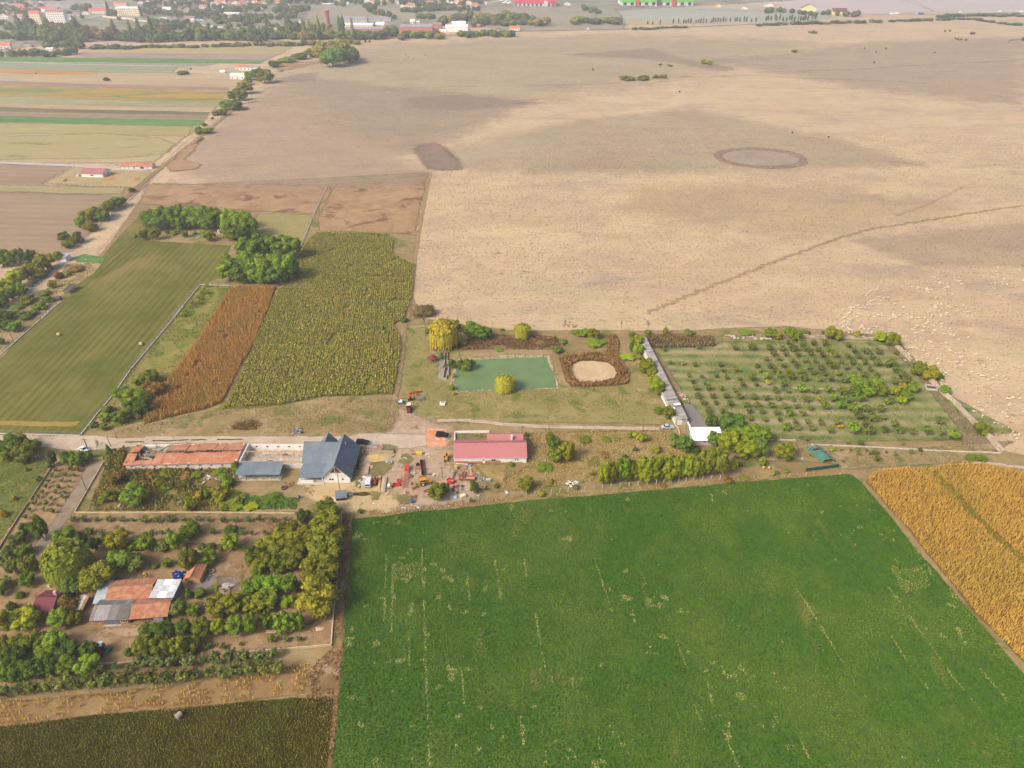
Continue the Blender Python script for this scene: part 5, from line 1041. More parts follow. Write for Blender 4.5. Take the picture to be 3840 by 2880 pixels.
def gable(t, x0, y0, L, W, hw, hr, wallm, roofm, axis='x', ov=.35, ridge=.5, walls=True, gwall=None):
 """rectangular house with a two-sided roof; axis: direction of the ridge"""
 if axis == 'x':
  f = lambda a, b, z: (x0 + a, y0 + b, z); A, Bw = L, W
 else:
  f = lambda a, b, z: (x0 + b, y0 + a, z); A, Bw = W, L
 rb = Bw * ridge
 if walls:
  b = MB(); P = []
  for a in (0, A): P += [f(a, 0, 0), f(a, Bw, 0), f(a, Bw, hw), f(a, rb, hw + hr - .05), f(a, 0, hw)]
  b.add(P, [(0, 1, 2, 3, 4), (9, 8, 7, 6, 5), (0, 4, 9, 5), (1, 6, 7, 2), (4, 3, 8, 9), (3, 2, 7, 8)])
  b.build('wall', wallm, t)
 s1, s2 = hr / rb, hr / (Bw - rb)
 slope(t, f(-ov, -ov, hw - ov * s1 + .12), f(A + ov, -ov, hw - ov * s1 + .12), f(A + ov, rb, hw + hr + .12), f(-ov, rb, hw + hr + .12), roofm)
 slope(t, f(-ov, Bw + ov, hw - ov * s2 + .12), f(A + ov, Bw + ov, hw - ov * s2 + .12), f(A + ov, rb, hw + hr + .12), f(-ov, rb, hw + hr + .12), roofm)
 b = MB(); b.bar(f(-ov, rb, hw + hr + .16), f(A + ov, rb, hw + hr + .16), .22, .1); b.build('ridge_cap', roofm, t)
def opening(t, side, a, z, w, h, y0=0, name='window', frame=None, pane=None, bars=0):
 """window or door on the side wall at distance a along it; y0 is where the wall stands"""
 def q(u0, z0, u1, z1, d0, d1):
  if side == 'S': return (u0, y0 - d1, z0, u1, y0 - d0, z1)
  if side == 'N': return (u0, y0 + d0, z0, u1, y0 + d1, z1)
  if side == 'E': return (y0 + d0, u0, z0, y0 + d1, u1, z1)
  return (y0 - d1, u0, z0, y0 - d0, u1, z1)
 b = MB(); k = .07
 b.box(*q(a, z, a + k, z + h, -.02, .06)); b.box(*q(a + w - k, z, a + w, z + h, -.02, .06)); b.box(*q(a, z, a + w, z + k, -.02, .061)); b.box(*q(a, z + h - k, a + w, z + h, -.02, .061))
 for i in range(bars): u = a + w * (i + 1) / (bars + 1); b.box(*q(u - .03, z, u + .03, z + h, -.02, .055))
 f = b.build(name, frame or WHITE, t)
 b = MB(); b.box(*q(a + .04, z + .04, a + w - .04, z + h - .04, -.03, .03)); b.build('pane' if name == 'window' else 'door_leaf', pane or GLASS, f)
 return f
SLATE = tile_mat('slate_blue_sheets', '7a8892', '72808a', '828f98', .55, .25)
TILE_R = tile_mat('red_metal_tiles', 'cc8482', 'd58e8c', 'c27a78', .36, .2)
TILE_O = tile_mat('orange_clay_tiles', 'cb8458', 'b6704a', 'd6a078', .4, .5)
TILE_OLD = tile_mat('old_clay_tiles', 'c0714c', 'a86444', 'c99a78', .5, .8)
TILE_M = tile_mat('maroon_metal_tiles', '85424a', '8f4c52', '7c3c44', .35, .2)
TILE_RUIN = tile_mat('broken_clay_tiles', 'cd8058', 'bb6e4a', 'd29a78', .45, .5)
brng = random.Random(3)
# --- ruined barn
t, L = place('ruined_barn', 'long white barn with a sagging orange tile roof broken open on the left', 'barn', 'B4', 168, 470, 1085, 453)
W, hw, hr = 10.2, 2.45, 1.0
b = MB(); b.box(0, 0, 0, L, .35, hw); b.build('wall', pm('e8ddd0', .9, 0, .14, .8, .7), t)
b = MB(); b.box(0, W - .35, 0, L, W, hw); b.build('wall', WHITE, t)
b = MB(); b.box(0, .36, 0, .35, W - .36, hw + .3); b.build('wall', BRICK, t)
b = MB(); b.box(L - .35, .36, 0, L, W - .36, hw + .3); b.build('wall', WHITE, t)
b = MB(); b.box(.4, .4, .02, L - .4, W - .4, .6); b.build('rubble_floor', pm('a08a6c', .95, 0, .25, 1), t)
for i in range(12):                                    # tiled sections of both slopes, each sagging its own way
 x0, x1 = -.5 + i * (L + 1) / 12, -.5 + (i + 1) * (L + 1) / 12 - .03
 dz = [brng.uniform(-.12, .1) for _ in range(4)]; top = W / 2 - brng.uniform(.25, .9)
 zt = hw + hr * top / (W / 2)
 if i not in (1, 2): slope(t, (x0, -.5, hw - .05 + dz[0]), (x1, -.5, hw - .05 + dz[1]), (x1, top, zt + dz[2]), (x0, top, zt + dz[3]), TILE_RUIN, 'roof_section')
 else: slope(t, (x0, -.5, hw - .05), (x1, -.5, hw), (x1, top * .42, hw + .35 + dz[2]), (x0, top * .3, hw + .25), TILE_RUIN, 'roof_section')
 tb = W / 2 + brng.uniform(.2, .7)
 if i not in (1, 2, 3): slope(t, (x0, W + .4, hw - .05 + dz[1]), (x1, W + .4, hw - .05 + dz[0]), (x1, tb, hw + hr * .9 + dz[3]), (x0, tb, hw + hr * .9 + dz[2]), TILE_RUIN, 'roof_section')
for i in range(44):
 x = brng.uniform(L * .09, L * .33); y = brng.uniform(2.4, W - .8); a = brng.uniform(-.9, .9) + (1.57 if i % 3 == 0 else 0); l = brng.uniform(1.5, 4.2)
 b = MB(); b.bar((x, y, brng.uniform(1.1, 2.4)), (x + l * math.cos(a), min(W - .3, max(.5, y + l * math.sin(a))), brng.uniform(1.6, 3.2)), .2); b.build('rafter', pm('c4b295', .9, 0, .2, 2), t)
for i in range(30):
 x = L * .38 + i * L * .6 / 30; b = MB(); b.bar((x, W / 2 - brng.uniform(.4, 1.2), hw + hr + brng.uniform(-.25, .15)), (x + brng.uniform(-.8, 1.6), W / 2 + brng.uniform(.2, 1.), hw + hr + brng.uniform(-.2, .1)), .1); b.build('rafter', pm('b5a58e', .9, 0, .2, 2), t)
for i in range(9): opening(t, 'S', 1.6 + i * (L - 3) / 9, 1.15, .85, .5, 0, 'window', pm('c9b8a4', .9), DARK)
# --- roofless barn with new timber
t, L = place('roofless_barn', 'white roofless barn shell with new pale timber beams and posts', 'barn', 'B4', 1108, 456, 1645, 458)
b = MB(); b.box(0, W - .3, 0, L, W, 2.6); b.build('wall', WHITE, t)
b = MB(); b.box(0, .3, 0, .3, W - .31, 2.7); b.build('wall', WHITE, t)
b = MB(); b.box(0, 0, 0, L, .3, 1.5); b.build('wall', pm('e6dcd0', .9), t)
b = MB(); b.box(.31, .31, 0, L - .1, W - .31, .22); b.build('floor', pm('cdbda8', .95, 0, .12, .7), t)
for y, z in ((.15, 2.75), (W * .5, 3.0), (W - .15, 2.78)): b = MB(); b.bar((0, y, z), (L, y, z), .22); b.build('beam', TIMBER, t)
for i in range(6):
 x = .6 + i * (L - 1.2) / 5; b = MB(); b.bar((x, W * .5, .2), (x, W * .5, 2.9), .2); b.build('post', TIMBER, t)
 if i < 5: b = MB(); b.bar((x + .1, W * .5, 1.7), (x + 1.3, W * .5, 2.9), .14); b.build('brace', TIMBER, t)
 b = MB(); b.bar((x, .2, 2.75), (x, W * .5 - .2, 2.95), .13); b.build('tie_beam', TIMBER, t) if i % 2 else None
 b = MB(); b.bar((x + .4, .15, 1.5), (x + .4, .15, 2.65), .16); b.build('post', TIMBER, t)
for i in range(5): opening(t, 'S', 2.2 + i * (L - 3) / 5, 1.2, .9, .55, W - .3, 'window', pm('d8cfc2', .9), DARK)
for x, y in ((2, 3), (9, 3.5), (13, 7)): b = MB(); b.blob((x, y, .25), (1.0, .6, .25), 7, 4, .3, brng); b.build('debris', pm('8f6f54', .95, 0, .3, 2), t)
# --- slate-blue house
t, L = place('slate_roof_house', 'large white house with steep slate blue metal roofs and cross gables', 'house', 'B4', 1645, 457, 1812, 457)
gable(t, 0, 0, 13, 10, 2.9, 4.1, WHITE, SLATE, 'x', .5)
gable(t, 3.2, 5.2, 6.6, 4.8, 2.9, 4.0, WHITE, SLATE, 'y', .4)
wx = local(t, G('B4', 1810, 575)).x; wy = local(t, G('B4', 1910, 577)).y; ww = (local(t, G('B4', 2022, 575)).x - wx)
NL = 15.4
gable(t, wx, wy, ww, NL, 3.0, 4.5, WHITE, SLATE, 'y', .7)
opening(t, 'S', wx + 1.6, 1.1, .75, .8, wy); opening(t, 'S', wx + 2.4, 1.1, .75, .8, wy); opening(t, 'S', wx + 5.6, 1.2, .7, .7, wy)
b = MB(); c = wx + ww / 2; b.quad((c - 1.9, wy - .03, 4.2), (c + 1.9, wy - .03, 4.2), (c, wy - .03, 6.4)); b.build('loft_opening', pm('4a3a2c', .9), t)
b = MB(); b.bar((c, wy - .6, 4.0), (c, wy - .6, 7.1), .2); b.build('post', TIMBER, t)
for i in range(4): b = MB(); b.bar((wx + ww + .75, wy + 1 + i * .5, 0), (wx + ww + .1, wy + 1 + i * .5, 2.6), .08); b.build('prop', OLDWOOD, t)
b = MB(); b.box(wx + ww, wy + 3.5, 0, wx + ww + .08, wy + 8.5, 2.4); b.build('dark_cladding', pm('5a2c2c', .8), t)
py = local(t, G('B4', 1700, 573)).y
slope(t, (0, py - .3, 2.25), (wx - .1, py - .3, 2.25), (wx - .1, -.4, 2.7), (0, -.4, 2.7), SLATE, 'porch_roof')
b = MB(); b.box(-.6, py - 1.2, 0, wx - .05, -.1, .25); b.build('terrace', pm('d3c6b4', .9), t)
b = MB(); b.box(.6, py - .4, .25, 4.6, py - .15, 1.1); b.build('parapet', WHITE, t)
for x in (.3, wx - .5): b = MB(); b.bar((x, py - .1, .25), (x, py - .1, 2.2), .22); b.build('post', WHITE, t)
# --- canopy in front of the roofless barn
t, L = place('canopy', 'open canopy with slate blue metal roof in front of the roofless barn', 'canopy', 'B4', 1085, 553, 1440, 550)
slope(t, (-.3, -.3, 2.35), (L + .3, -.3, 2.35), (L + .3, 5.6, 3.05), (-.3, 5.6, 3.05), SLATE, 'roof')
for i in range(6):
 b = MB(); b.bar((.3 + i * (L - .6) / 5, .1, 0), (.3 + i * (L - .6) / 5, .1, 2.25), .2); b.build('post', OLDWOOD, t)
b = MB(); b.box(0, 5.2, 0, L, 5.4, 2.9); b.build('back_wall', pm('b5a690', .9), t)
b = MB(); b.box(-.2, -.5, 0, L + .2, 5.2, .15); b.build('slab', CONC, t)
# --- small shed
t, L = place('small_shed', 'tiny dark red shed with tilted slate blue roof by the walnut grove', 'shed', 'B4', 1908, 728, 1985, 722)
b = MB(); b.box(0, 0, 0, L, 2.0, 1.3); b.build('wall', pm('5c2a2c', .8), t)
slope(t, (-.3, -.2, 1.25), (L + .5, -.2, 1.15), (L + .2, 2.4, 2.2), (-.5, 2.4, 2.3), SLATE, 'roof')
# --- red roofed house
t, L = place('red_roof_house', 'long white house with red tiled metal roof and peeling plaster', 'house', 'B5', 1192, 556, 1985, 547)
RW_, rh = 9.8, 2.35
gable(t, 0, 0, L, RW_, rh, 2.45, WHITE, TILE_R, 'x', .3)
gable(t, L * .46, RW_ - 2.6, L * .5, 5.2, rh, 2.5, WHITE, TILE_R, 'x', .25)
for a0, a1, z1 in ((.1, 4.6, 1.05), (4.6, 9.4, .85), (10.2, 15.4, 1.15), (15.4, L - 1, .3)):
 b = MB(); b.box(a0, -.025, 0, a1, -.001, z1); b.build('bare_brick_patch', pm('cf8558', .9, 0, .2, 1.5), t)
opening(t, 'S', 12.2, .8, 1.6, .95, -.03, bars=1); opening(t, 'S', 9.3, 1.15, .6, .45, 0, 'window', CONC)
for a in (20.0, 20.75): opening(t, 'S', a, 1.0, .5, .9, 0)
b = MB(); b.box(L * .79, RW_ - 2, 3.6, L * .79 + .6, RW_ - 1.4, 5.5); b.build('chimney', WHITE, t)
b = MB(); b.tube([(-.3, -.36, rh - .02), (L + .3, -.36, rh - .02)], .07, 5); b.cyl((L + .25, -.36, rh), (L + .05, -.1, .2), .05, .05, 5); b.build('gutter', pm('d8cfc4', .6), t)
# --- white roofed house
t, L = place('white_roof_house', 'small house with bright white metal roof half hidden by trees', 'house', 'B2', 552, 1152, 790, 1150)
b = MB(); b.box(0, 0, 0, L, 6.2, 2.3); b.build('wall', pm('d4d2ce', .85), t)
M_wr = pm('f6f6f6', .45, 0, .03, .4, .9)
slope(t, (-.4, -.4, 2.4), (L + .4, -.4, 2.4), (L + .4, 6.6, 3.0), (-.4, 6.6, 3.0), M_wr, 'roof')
opening(t, 'S', 3.2, 1.1, .9, .8, 0); b = MB(); b.box(.6, -.5, 0, 3.6, 0, .35); b.build('step', BRICK, t)
for i in range(1, 10): b = MB(); x = -.4 + i * (L + .8) / 10; b.bar((x, -.4, 2.43), (x, 6.6, 3.03), .05, .05); b.build('roof_seam', M_wr, t)
# --- long corrugated shed
P0, P1 = G('B2', 500, 928, 2.5), G('B2', 152, 252, 2.5)
d = P1 - P0; SL = d.length
t = thing('long_shed', 'very long narrow shed with grey corrugated sheet roof', 'shed', (P0.x, P0.y, 0), math.atan2(d.y, d.x))
b = MB(); b.box(0, -.05, 0, SL, .1, 2.4); b.build('wall', WHITE, t)
b = MB(); b.box(0, 4.0, 0, SL * .34, 4.15, 2.1); b.build('wall', WHITE, t)
b = MB(); b.box(SL * .34, 3.0, 0, SL, 3.15, 2.2); b.build('wall', WHITE, t)
b = MB(); b.box(-.02, .12, 0, .1, 3.9, 2.0); b.build('end_wall', CONC, t)
b = MB(); b.box(-.12, 1.7, 0, -.03, 3.4, 1.9); b.build('door', WHITE, t)
def sheet_mesh(w, l, name='roof_sheet'):
 """corrugated sheet: ribs running down the slope"""
 b = MB(); n = 5
 for i in range(n):
  x0, x1 = i * w / n, (i + .5) * w / n; x2 = (i + 1) * w / n
  b.add([(x0, 0, 0), (x1, 0, .05), (x1, l, .05), (x0, l, 0), (x2, 0, 0), (x2, l, 0)], [(0, 1, 2, 3), (1, 4, 5, 2)])
 return b.mesh(name, TINT)
n = int(SL / 1.1); w_ = SL / n; sm2 = sheet_mesh(w_ * 1.02, 2.55); sm1 = sheet_mesh(w_ * 1.02, 1.95)
for i in range(n):
 wide = i * w_ < SL * .34; ln = 2.3 if wide else 1.72
 for j in (0, 1):
  g = brng.uniform(.19, .30); c = (g, g * .94, g * .86)
  if brng.random() < .07 and i * w_ < SL * .45: c = (.78, .78, .78)
  if brng.random() < .05: c = (.12, .11, .1)
  inst('roof_sheet', sm2 if wide else sm1, t, (i * w_, -.35 + j * ln, 2.56 - j * .28 + brng.uniform(0, .04)), (-.12, 0, 0), (1, 1, 1), c)
# --- the workshop group in the lower left orchard
AS = ['a39c98', '8f8884', 'b3aca6', '99928c']
t, L = place('brick_workshop', 'brick workshop with grey sheet roof and blue double door', 'workshop', 'B8', 1115, 1402, 1530, 1388)
hw, hr, d1, d2 = 2.2, 1.05, 3.5, 2.6
b = MB(); b.add([(0, 0, 0), (0, d1 + d2, 0), (0, d1 + d2, hw), (0, d1, hw + hr), (0, 0, hw), (L, 0, 0), (L, d1 + d2, 0), (L, d1 + d2, hw), (L, d1, hw + hr), (L, 0, hw)], [(0, 1, 2, 3, 4), (9, 8, 7, 6, 5), (0, 4, 9, 5), (1, 6, 7, 2), (4, 3, 8, 9), (3, 2, 7, 8)]); b.build('wall', BRICK, t)
n = 9; w_ = (L + .8) / n; sa, sb = sheet_mesh(w_ * 1.02, math.hypot(d1 + .5, hr)), sheet_mesh(w_ * 1.02, math.hypot(d2 + .3, hr))
for i in range(n):
 c = lin(brng.choice(AS)); c2 = lin('7d7870') if i > 5 else c
 inst('roof_sheet', sa, t, (-.4 + i * w_, -.5, hw - .05 + brng.uniform(.02, .08)), (math.atan2(hr + .1, d1 + .5), 0, 0), (1, 1, 1), c2)
 inst('roof_sheet', sb, t, (-.4 + i * w_, d1, hw + hr + .08), (-math.atan2(hr, d2 + .3), 0, 0), (1, 1, 1), lin(brng.choice(AS)))
opening(t, 'S', 2.9, 0, 3.6, 1.95, 0, 'door', pm('5c6a76', .7), pm('75828c', .6, 0, .06), 1)
opening(t, 'S', .5, .75, 1.7, .9, 0, bars=2); opening(t, 'S', 7.0, .75, 1.7, .9, 0, bars=2)
b = MB(); b.box(2.6, -.6, 0, 7, -.1, .1); b.build('door_sill', CONC, t)
t, L = place('tiled_shelter', 'open fronted shelter with patchy orange tile roof beside the brick workshop', 'shelter', 'B8', 1540, 1388, 2000, 1352)
for x in (.1, L * .5, L - .15): b = MB(); b.bar((x, .15, 0), (x, .15, 2.1), .2); b.build('post', OLDWOOD, t)
b = MB(); b.box(0, 5.4, 0, L, 5.6, 2.2); b.build('back_wall', BRICK, t)
b = MB(); b.box(L - .2, .3, 0, L, 5.3, 2.3); b.build('side_wall', pm('7d7c7a', .9), t)
slope(t, (-.05, -.4, 2.05), (L + .3, -.4, 2.05), (L + .3, 3.4, 3.3), (-.05, 3.4, 3.3), TILE_OLD); slope(t, (-.05, 6, 2.35), (L + .3, 6, 2.35), (L + .3, 3.4, 3.3), (-.05, 3.4, 3.3), TILE_OLD)
b = MB(); b.bar((-.1, 3.4, 3.36), (L + .3, 3.4, 3.36), .25, .1); b.build('ridge_cap', TILE_O, t)
b = MB(); b.box(L - 3.4, -.2, .2, L - 1.1, .3, 1.5); b.build('metal_hatch', pm('a9b5b3', .5), t)
t, L = place('tiled_storehouse', 'storehouse with weathered tile roof behind the brick workshop', 'storehouse', 'B8', 1290, 1190, 1800, 1150)
gable(t, 0, 0, L, 6.6, 2.5, 1.1, BRICK, TILE_OLD, 'x', .3)
t, L = place('curved_metal_lean_to', 'pale curved metal lean-to at the left end of the tiled storehouse', 'lean-to', 'B8', 1140, 1205, 1275, 1195)
b = MB(); b.box(.2, .2, 0, L - .05, 6.4, 2.0); b.build('wall', pm('9a958e', .9), t)
for k, (y0, y1, z0, z1) in enumerate(((-.3, 2.0, 2.1, 2.75), (2.02, 4.3, 2.75, 3.0), (4.32, 6.9, 3.0, 2.75))):
 slope(t, (-.2, y0, z0), (L - .05, y0, z0), (L - .05, y1, z1), (-.2, y1, z1), pm('b5bec4', .45, .1, .06), 'roof_panel')
t, L = place('zinc_roof_shed', 'tall open shed with zinc roof of grey and white panels', 'shed', 'B8', 1815, 1170, 2085, 1165)
sl_ = 6.2; n = 6; w_ = (L + .4) / n; zm = sheet_mesh(w_ * 1.01, sl_ / 3 * 1.02, 'roof_panel')
for i in range(n):
 for j in range(3):
  wh = (i == 2 and j == 2) or (i == 3 and j == 2) or (i in (2, 3) and j == 0 and brng.random() < .6) or (i == 4 and j == 1)
  g = .80 if wh else brng.uniform(.42, .52)
  inst('roof_panel', zm, t, (-.2 + i * w_, -.4 + j * sl_ / 3, 3.2 + .03 * j + brng.uniform(0, .03)), (.05, 0, 0), (1, 1, 1), (g, g * 1.01, g * 1.03))
for x in (0, L):
 for y in (0, 5.6): b = MB(); b.bar((x, y, 0), (x, y, 3.2), .2); b.build('post', pm('5c3028', .8), t)
b = MB(); b.box(L - .1, .3, .1, L, 5.4, 2.6); b.build('side_wall', pm('8f8d8a', .8), t); b = MB(); b.box(.2, 5.4, 0, L - .2, 5.5, 2.8); b.build('back_wall', DARK, t)
t, L = place('maroon_roof_hut', 'small grey hut with maroon tiled roof and pink chimney', 'hut', 'B8', 425, 1300, 592, 1302)
gable(t, 0, 0, L + 1.0, 6.4, 2.2, 1.5, pm('a8a29a', .9), TILE_M, 'x', .4)
b = MB(); b.box(3.6, 4.0, 3.0, 4.4, 4.6, 4.6); b.build('chimney', pm('d8b0a0', .9), t)
opening(t, 'E', 2.2, 1.0, .9, .8, L + 1.0); opening(t, 'S', 1.5, .9, .9, .8, 0)
t, L = place('rusty_tin_shed', 'narrow shed with rust streaked tin roof right of the maroon hut', 'shed', 'B8', 905, 1265, 1000, 1262)
b = MB(); b.box(0, 0, 0, L, 4.2, 1.5); b.build('wall', pm('7c5a44', .9), t)
for k, h in enumerate(('b59a86', 'd6d0cc', 'a88458')): slope(t, (-.15 + k * (L + .3) / 3, -.3, 1.55), (-.15 + (k + 1) * (L + .3) / 3 - .02, -.3, 1.55), (-.15 + (k + 1) * (L + .3) / 3 - .02, 4.4, 1.95), (-.15 + k * (L + .3) / 3, 4.4, 1.95), pm(h, .7, 0, .3, 2), 'roof_sheet', .04)
t, L = place('yellow_hut', 'little yellow hut with new orange tile roof and grey door', 'hut', 'C1', 272, 938, 425, 938)
gable(t, 0, 0, L, 5.0, 2.0, 1.0, pm('d9a858', .85), TILE_O, 'y', .3)
opening(t, 'S', .5, 0, 1.7, 1.75, 0, 'door', pm('e0b060', .8), pm('8f8880', .8))
# --- left side
t, L = place('white_shed', 'small white shed with grey flat roof at the end of the gravel path', 'shed', 'A6', 482, 622, 552, 625)
b = MB(); b.box(0, 0, 0, L, 4.2, 2.7); b.build('wall', WHITE, t)
slope(t, (-.5, -.5, 2.75), (L + .4, -.5, 2.75), (L + .4, 4.7, 3.1), (-.5, 4.7, 3.1), pm('b5b8bf', .6, 0, .05), 'roof'); opening(t, 'S', .5, 0, 1.0, 1.9, 0, 'door', STEEL, pm('c9c9c9', .6))
t, L = place('maroon_roof_house', 'white bungalow with maroon roof in a sandy garden', 'house', 'A5', 682, 918, 858, 922)
gable(t, 0, 0, L, 10.5, 2.9, 2.3, pm('f4ece0', .85, 0, .03, .6, .8), pm('b07478', .8, 0, .06, .4), 'x', .5)
opening(t, 'S', 6.6, 1.0, 2.2, 1.1, 0, bars=1); opening(t, 'E', 1.8, 1.0, 1.2, 1.3, L); opening(t, 'E', 6.2, 1.0, 1.4, 1.3, L)
b = MB(); b.box(-.4, -1.0, 0, L + .4, -.02, .12); b.build('pavement', CONC, t)
t, L = place('orange_roof_byre', 'long farm byre with orange tile roof in two sections', 'byre', 'A5', 1008, 852, 1262, 850)
gable(t, 0, 0, L * .58, 7, 2.1, 1.9, WHITE, TILE_O, 'x', .3); gable(t, L * .58 + .1, 0, L * .42, 7, 1.9, 1.9, WHITE, TILE_RUIN, 'x', .25)
for a in (2.2, 5.0, 9.0): opening(t, 'S', a, 0, 1.0, 1.8, 0, 'door', WHITE, DARK if a > 8 else pm('c9c4bd'))
opening(t, 'S', L * .62, 0, 2.6, 1.7, 0, 'door', BRICK, pm('7d4a30')); opening(t, 'S', L * .84, .6, 1.0, .8, 0)
t, L = place('dark_shelter', 'low dark roofed shelter on posts at the edge of the mown field', 'shelter', 'A6', 535, 888, 582, 888)
slope(t, (-.2, -.2, 1.6), (L + .3, -.2, 1.6), (L + 1.2, 6.5, 2.3), (-.4, 6.5, 2.3), pm('5c5852', .9, 0, .2), 'roof')
for x in (0, L):
 for y in (0, 6): b = MB(); b.bar((x, y, 0), (x, y, 1.7), .14); b.build('post', OLDWOOD, t)
t, L = place('brushwood_hut', 'dark low hut beside a leaning post left of the mown field', 'hut', 'A6', 440, 948, 495, 948)
b = MB(); b.box(0, 0, 0, L, 2.2, 1.4); b.build('wall', pm('5f5248', .9), t); slope(t, (-.1, -.1, 1.35), (L + .1, -.1, 1.35), (L + .1, 2.3, 1.75), (-.1, 2.3, 1.75), pm('6b5f56', .9), 'roof')
# --- gazebo, trough, well, net house by the pond and the orchard
p = G('A8', 1898, 872)
t = thing('gazebo', 'round open gazebo with maroon roof left of the pond', 'gazebo', (p.x, p.y, 0))
b = MB()
for i in range(8):
 a, c = i * .7854, (i + 1) * .7854; b.add([(2.1 * math.cos(a), 2.1 * math.sin(a), 1.75), (2.1 * math.cos(c), 2.1 * math.sin(c), 1.75), (0, 0, 2.7)], [(0, 1, 2)])
b.build('roof', pm('84383c', .7, 0, .15), t)
for i in range(6): b = MB(); a = i * 1.047; b.bar((1.7 * math.cos(a), 1.7 * math.sin(a), 0), (1.7 * math.cos(a), 1.7 * math.sin(a), 1.9), .14); b.build('post', OLDWOOD, t)
b = MB(); b.cyl((0, 0, 0), (0, 0, .7), .6, .6, 8); b.build('table', OLDWOOD, t)
for k, (x, y, x2, y2, lb) in enumerate(((1885, 825, 1893, 765, 'left'), (1945, 845, 1955, 770, 'right'), (1925, 925, 1918, 880, 'front'))):
 q, r = G('A8', x, y), G('A8', x2, y2, 1.5); b = MB(); b.bar((0, 0, 0), (r.x - q.x, r.y - q.y, 2.6), .14); b.bar((.7, 0, 0), (r.x - q.x + .2, r.y - q.y, 2.5), .12); b.bar((0, .1, .9), (.7, .1, .9), .08)
 o = b.build('wooden_trestle', OLDWOOD, None, (q.x, q.y, 0)); tag(o, f'leaning wooden trestle standing at the {lb} side of the gazebo', 'trestle')
def trough(c, x0, y0, x1, y1, wd, label):
 A, B = G(c, x0, y0), G(c, x1, y1); d = B - A
 t = thing('concrete_trough', label, 'trough', (A.x, A.y, 0), math.atan2(d.y, d.x)); l = d.length
 for y in (-wd / 2, wd / 2 - .22): b = MB(); b.box(0, y, 0, l, y + .22, .9); b.build('side_wall', CONC, t)
 for x in (0, l - .22): b = MB(); b.box(x, -wd / 2 + .22, 0, x + .22, wd / 2 - .22, .88); b.build('end_wall', CONC, t)
 b = MB(); b.box(.22, -wd / 2 + .22, 0, l - .22, wd / 2 - .22, .45); b.build('soil', pm('5c4230', .95), t)
trough('A8', 2010, 1042, 2025, 935, 1.5, 'front concrete trough left of the pond'); trough('A8', 2020, 925, 2022, 755, 1.3, 'long rear concrete trough below the yellow willow'); trough('A8', 2040, 1010, 2042, 935, .6, 'narrow side trough next to the pond corner')
sheet('concrete_path', 'A8', [(1955, 1030), (1985, 1040), (1995, 900), (1985, 740), (1965, 740), (1960, 880)], pm('a89a8c', .95, 0, .1, .6), .3, .1)
t, L = place('well', 'square white well box with dark opening on the yard grass', 'well', 'E3', 1437, 735, 1580, 735)
b = MB(); b.box(0, 0, 0, L, 1.6, .9); b.build('curb', WHITE, t); b = MB(); b.box(.35, .75, .9, L - .35, 1.4, .93); b.build('hatch', pm('4a3c3c', .8), t)
t, L = place('net_house', 'garden net tunnel of torn green mesh over a frame', 'net tunnel', 'B2', 1640, 1300, 1712, 1300)
NET = pm('4a8474', .8, 0, .25, 1.5); b = MB(); ln = 8.0
sec = lambda y, k: [(-.9 - k, y, .2), (-.5 - k, y, 1.5), (L * .5 - k, y, 2.1), (L + .3 - k, y, 1.5), (L + .7 - k, y, .2)]
R0 = [sec(y, y * .35) for y in np.linspace(0, ln, 8)]
for a, c in zip(R0, R0[1:]):
 for i in range(4):
  if brng.random() < .85: b.quad(a[i], a[i + 1], c[i + 1], c[i])
b.build('net', NET, t)
for a in R0[::2]: b = MB(); b.tube(a, .05, 5); b.build('hoop', TIMBER, t)
# --- walls
def wall(c, pts, h, wd, label, mat=CONC, name='boundary_wall', seg=3.0, jag=.15, cat='wall', crest=None):
 P = [G(c, *p) for p in pts]; o0 = P[0]
 t = thing(name, label, cat, (o0.x, o0.y, 0)); k = 0
 for A, B in zip(P, P[1:]):
  m = max(1, round((B - A).length / seg))
  for i in range(m):
   a, e = A.lerp(B, i / m) - o0, A.lerp(B, (i + 1) / m - .03 / max(1, (B - A).length)) - o0
   hh = h * (1 + brng.uniform(-jag, jag)); b = MB(); b.bar((a.x, a.y, hh / 2), (e.x, e.y, hh / 2), wd, hh); b.build('wall_section', mat, t); k += 1
 return t
STONE = pm('cbb79c', .95, 0, .2, .7)
wall('B3', [(618, 690), (700, 765), (778, 842)], 1.5, .9, 'pale boundary wall, upper end at the yellow trees, right of the orchard', STONE)
wall('B3', [(900, 972), (960, 1025), (1000, 1062)], 1.4, 1.0, 'short pale boundary wall between the yellow tree and the basin', STONE)
wall('B3', [(1005, 1075), (1090, 1145), (1180, 1235), (1262, 1318)], 1.4, 1.1, 'middle stretch of the pale wall right of the orchard', STONE)
wall('B3', [(1265, 1325), (1370, 1425), (1482, 1552)], 1.4, 1.2, 'lower stretch of the pale wall ending at the orchard corner', STONE)
wall('B3', [(0, 1492), (500, 1512), (900, 1535), (1200, 1548), (1475, 1556)], .5, .35, 'low whitish kerb wall along the front of the right orchard', pm('d9cbb6', .9), 'kerb_wall', 4)
wall('B2', [(1150, 1108), (1400, 1112)], .5, .35, 'short whitish kerb left part before the orchard', pm('d9cbb6', .9), 'kerb_wall', 4)
wall('B2', [(1450, 255), (1660, 262)], 1.1, .8, 'whitish broken wall left of the yellow bush above the orchard', STONE, seg=2.5, jag=.4)
wall('B2', [(1785, 262), (2060, 272)], 1.1, .8, 'whitish wall right of the yellow bush above the orchard', STONE, seg=2.5, jag=.3)
wall('B2', [(1380, 680), (1740, 692)], .5, .5, 'low concrete edge inside the orchard clump', CONC, 'kerb_wall', 4)
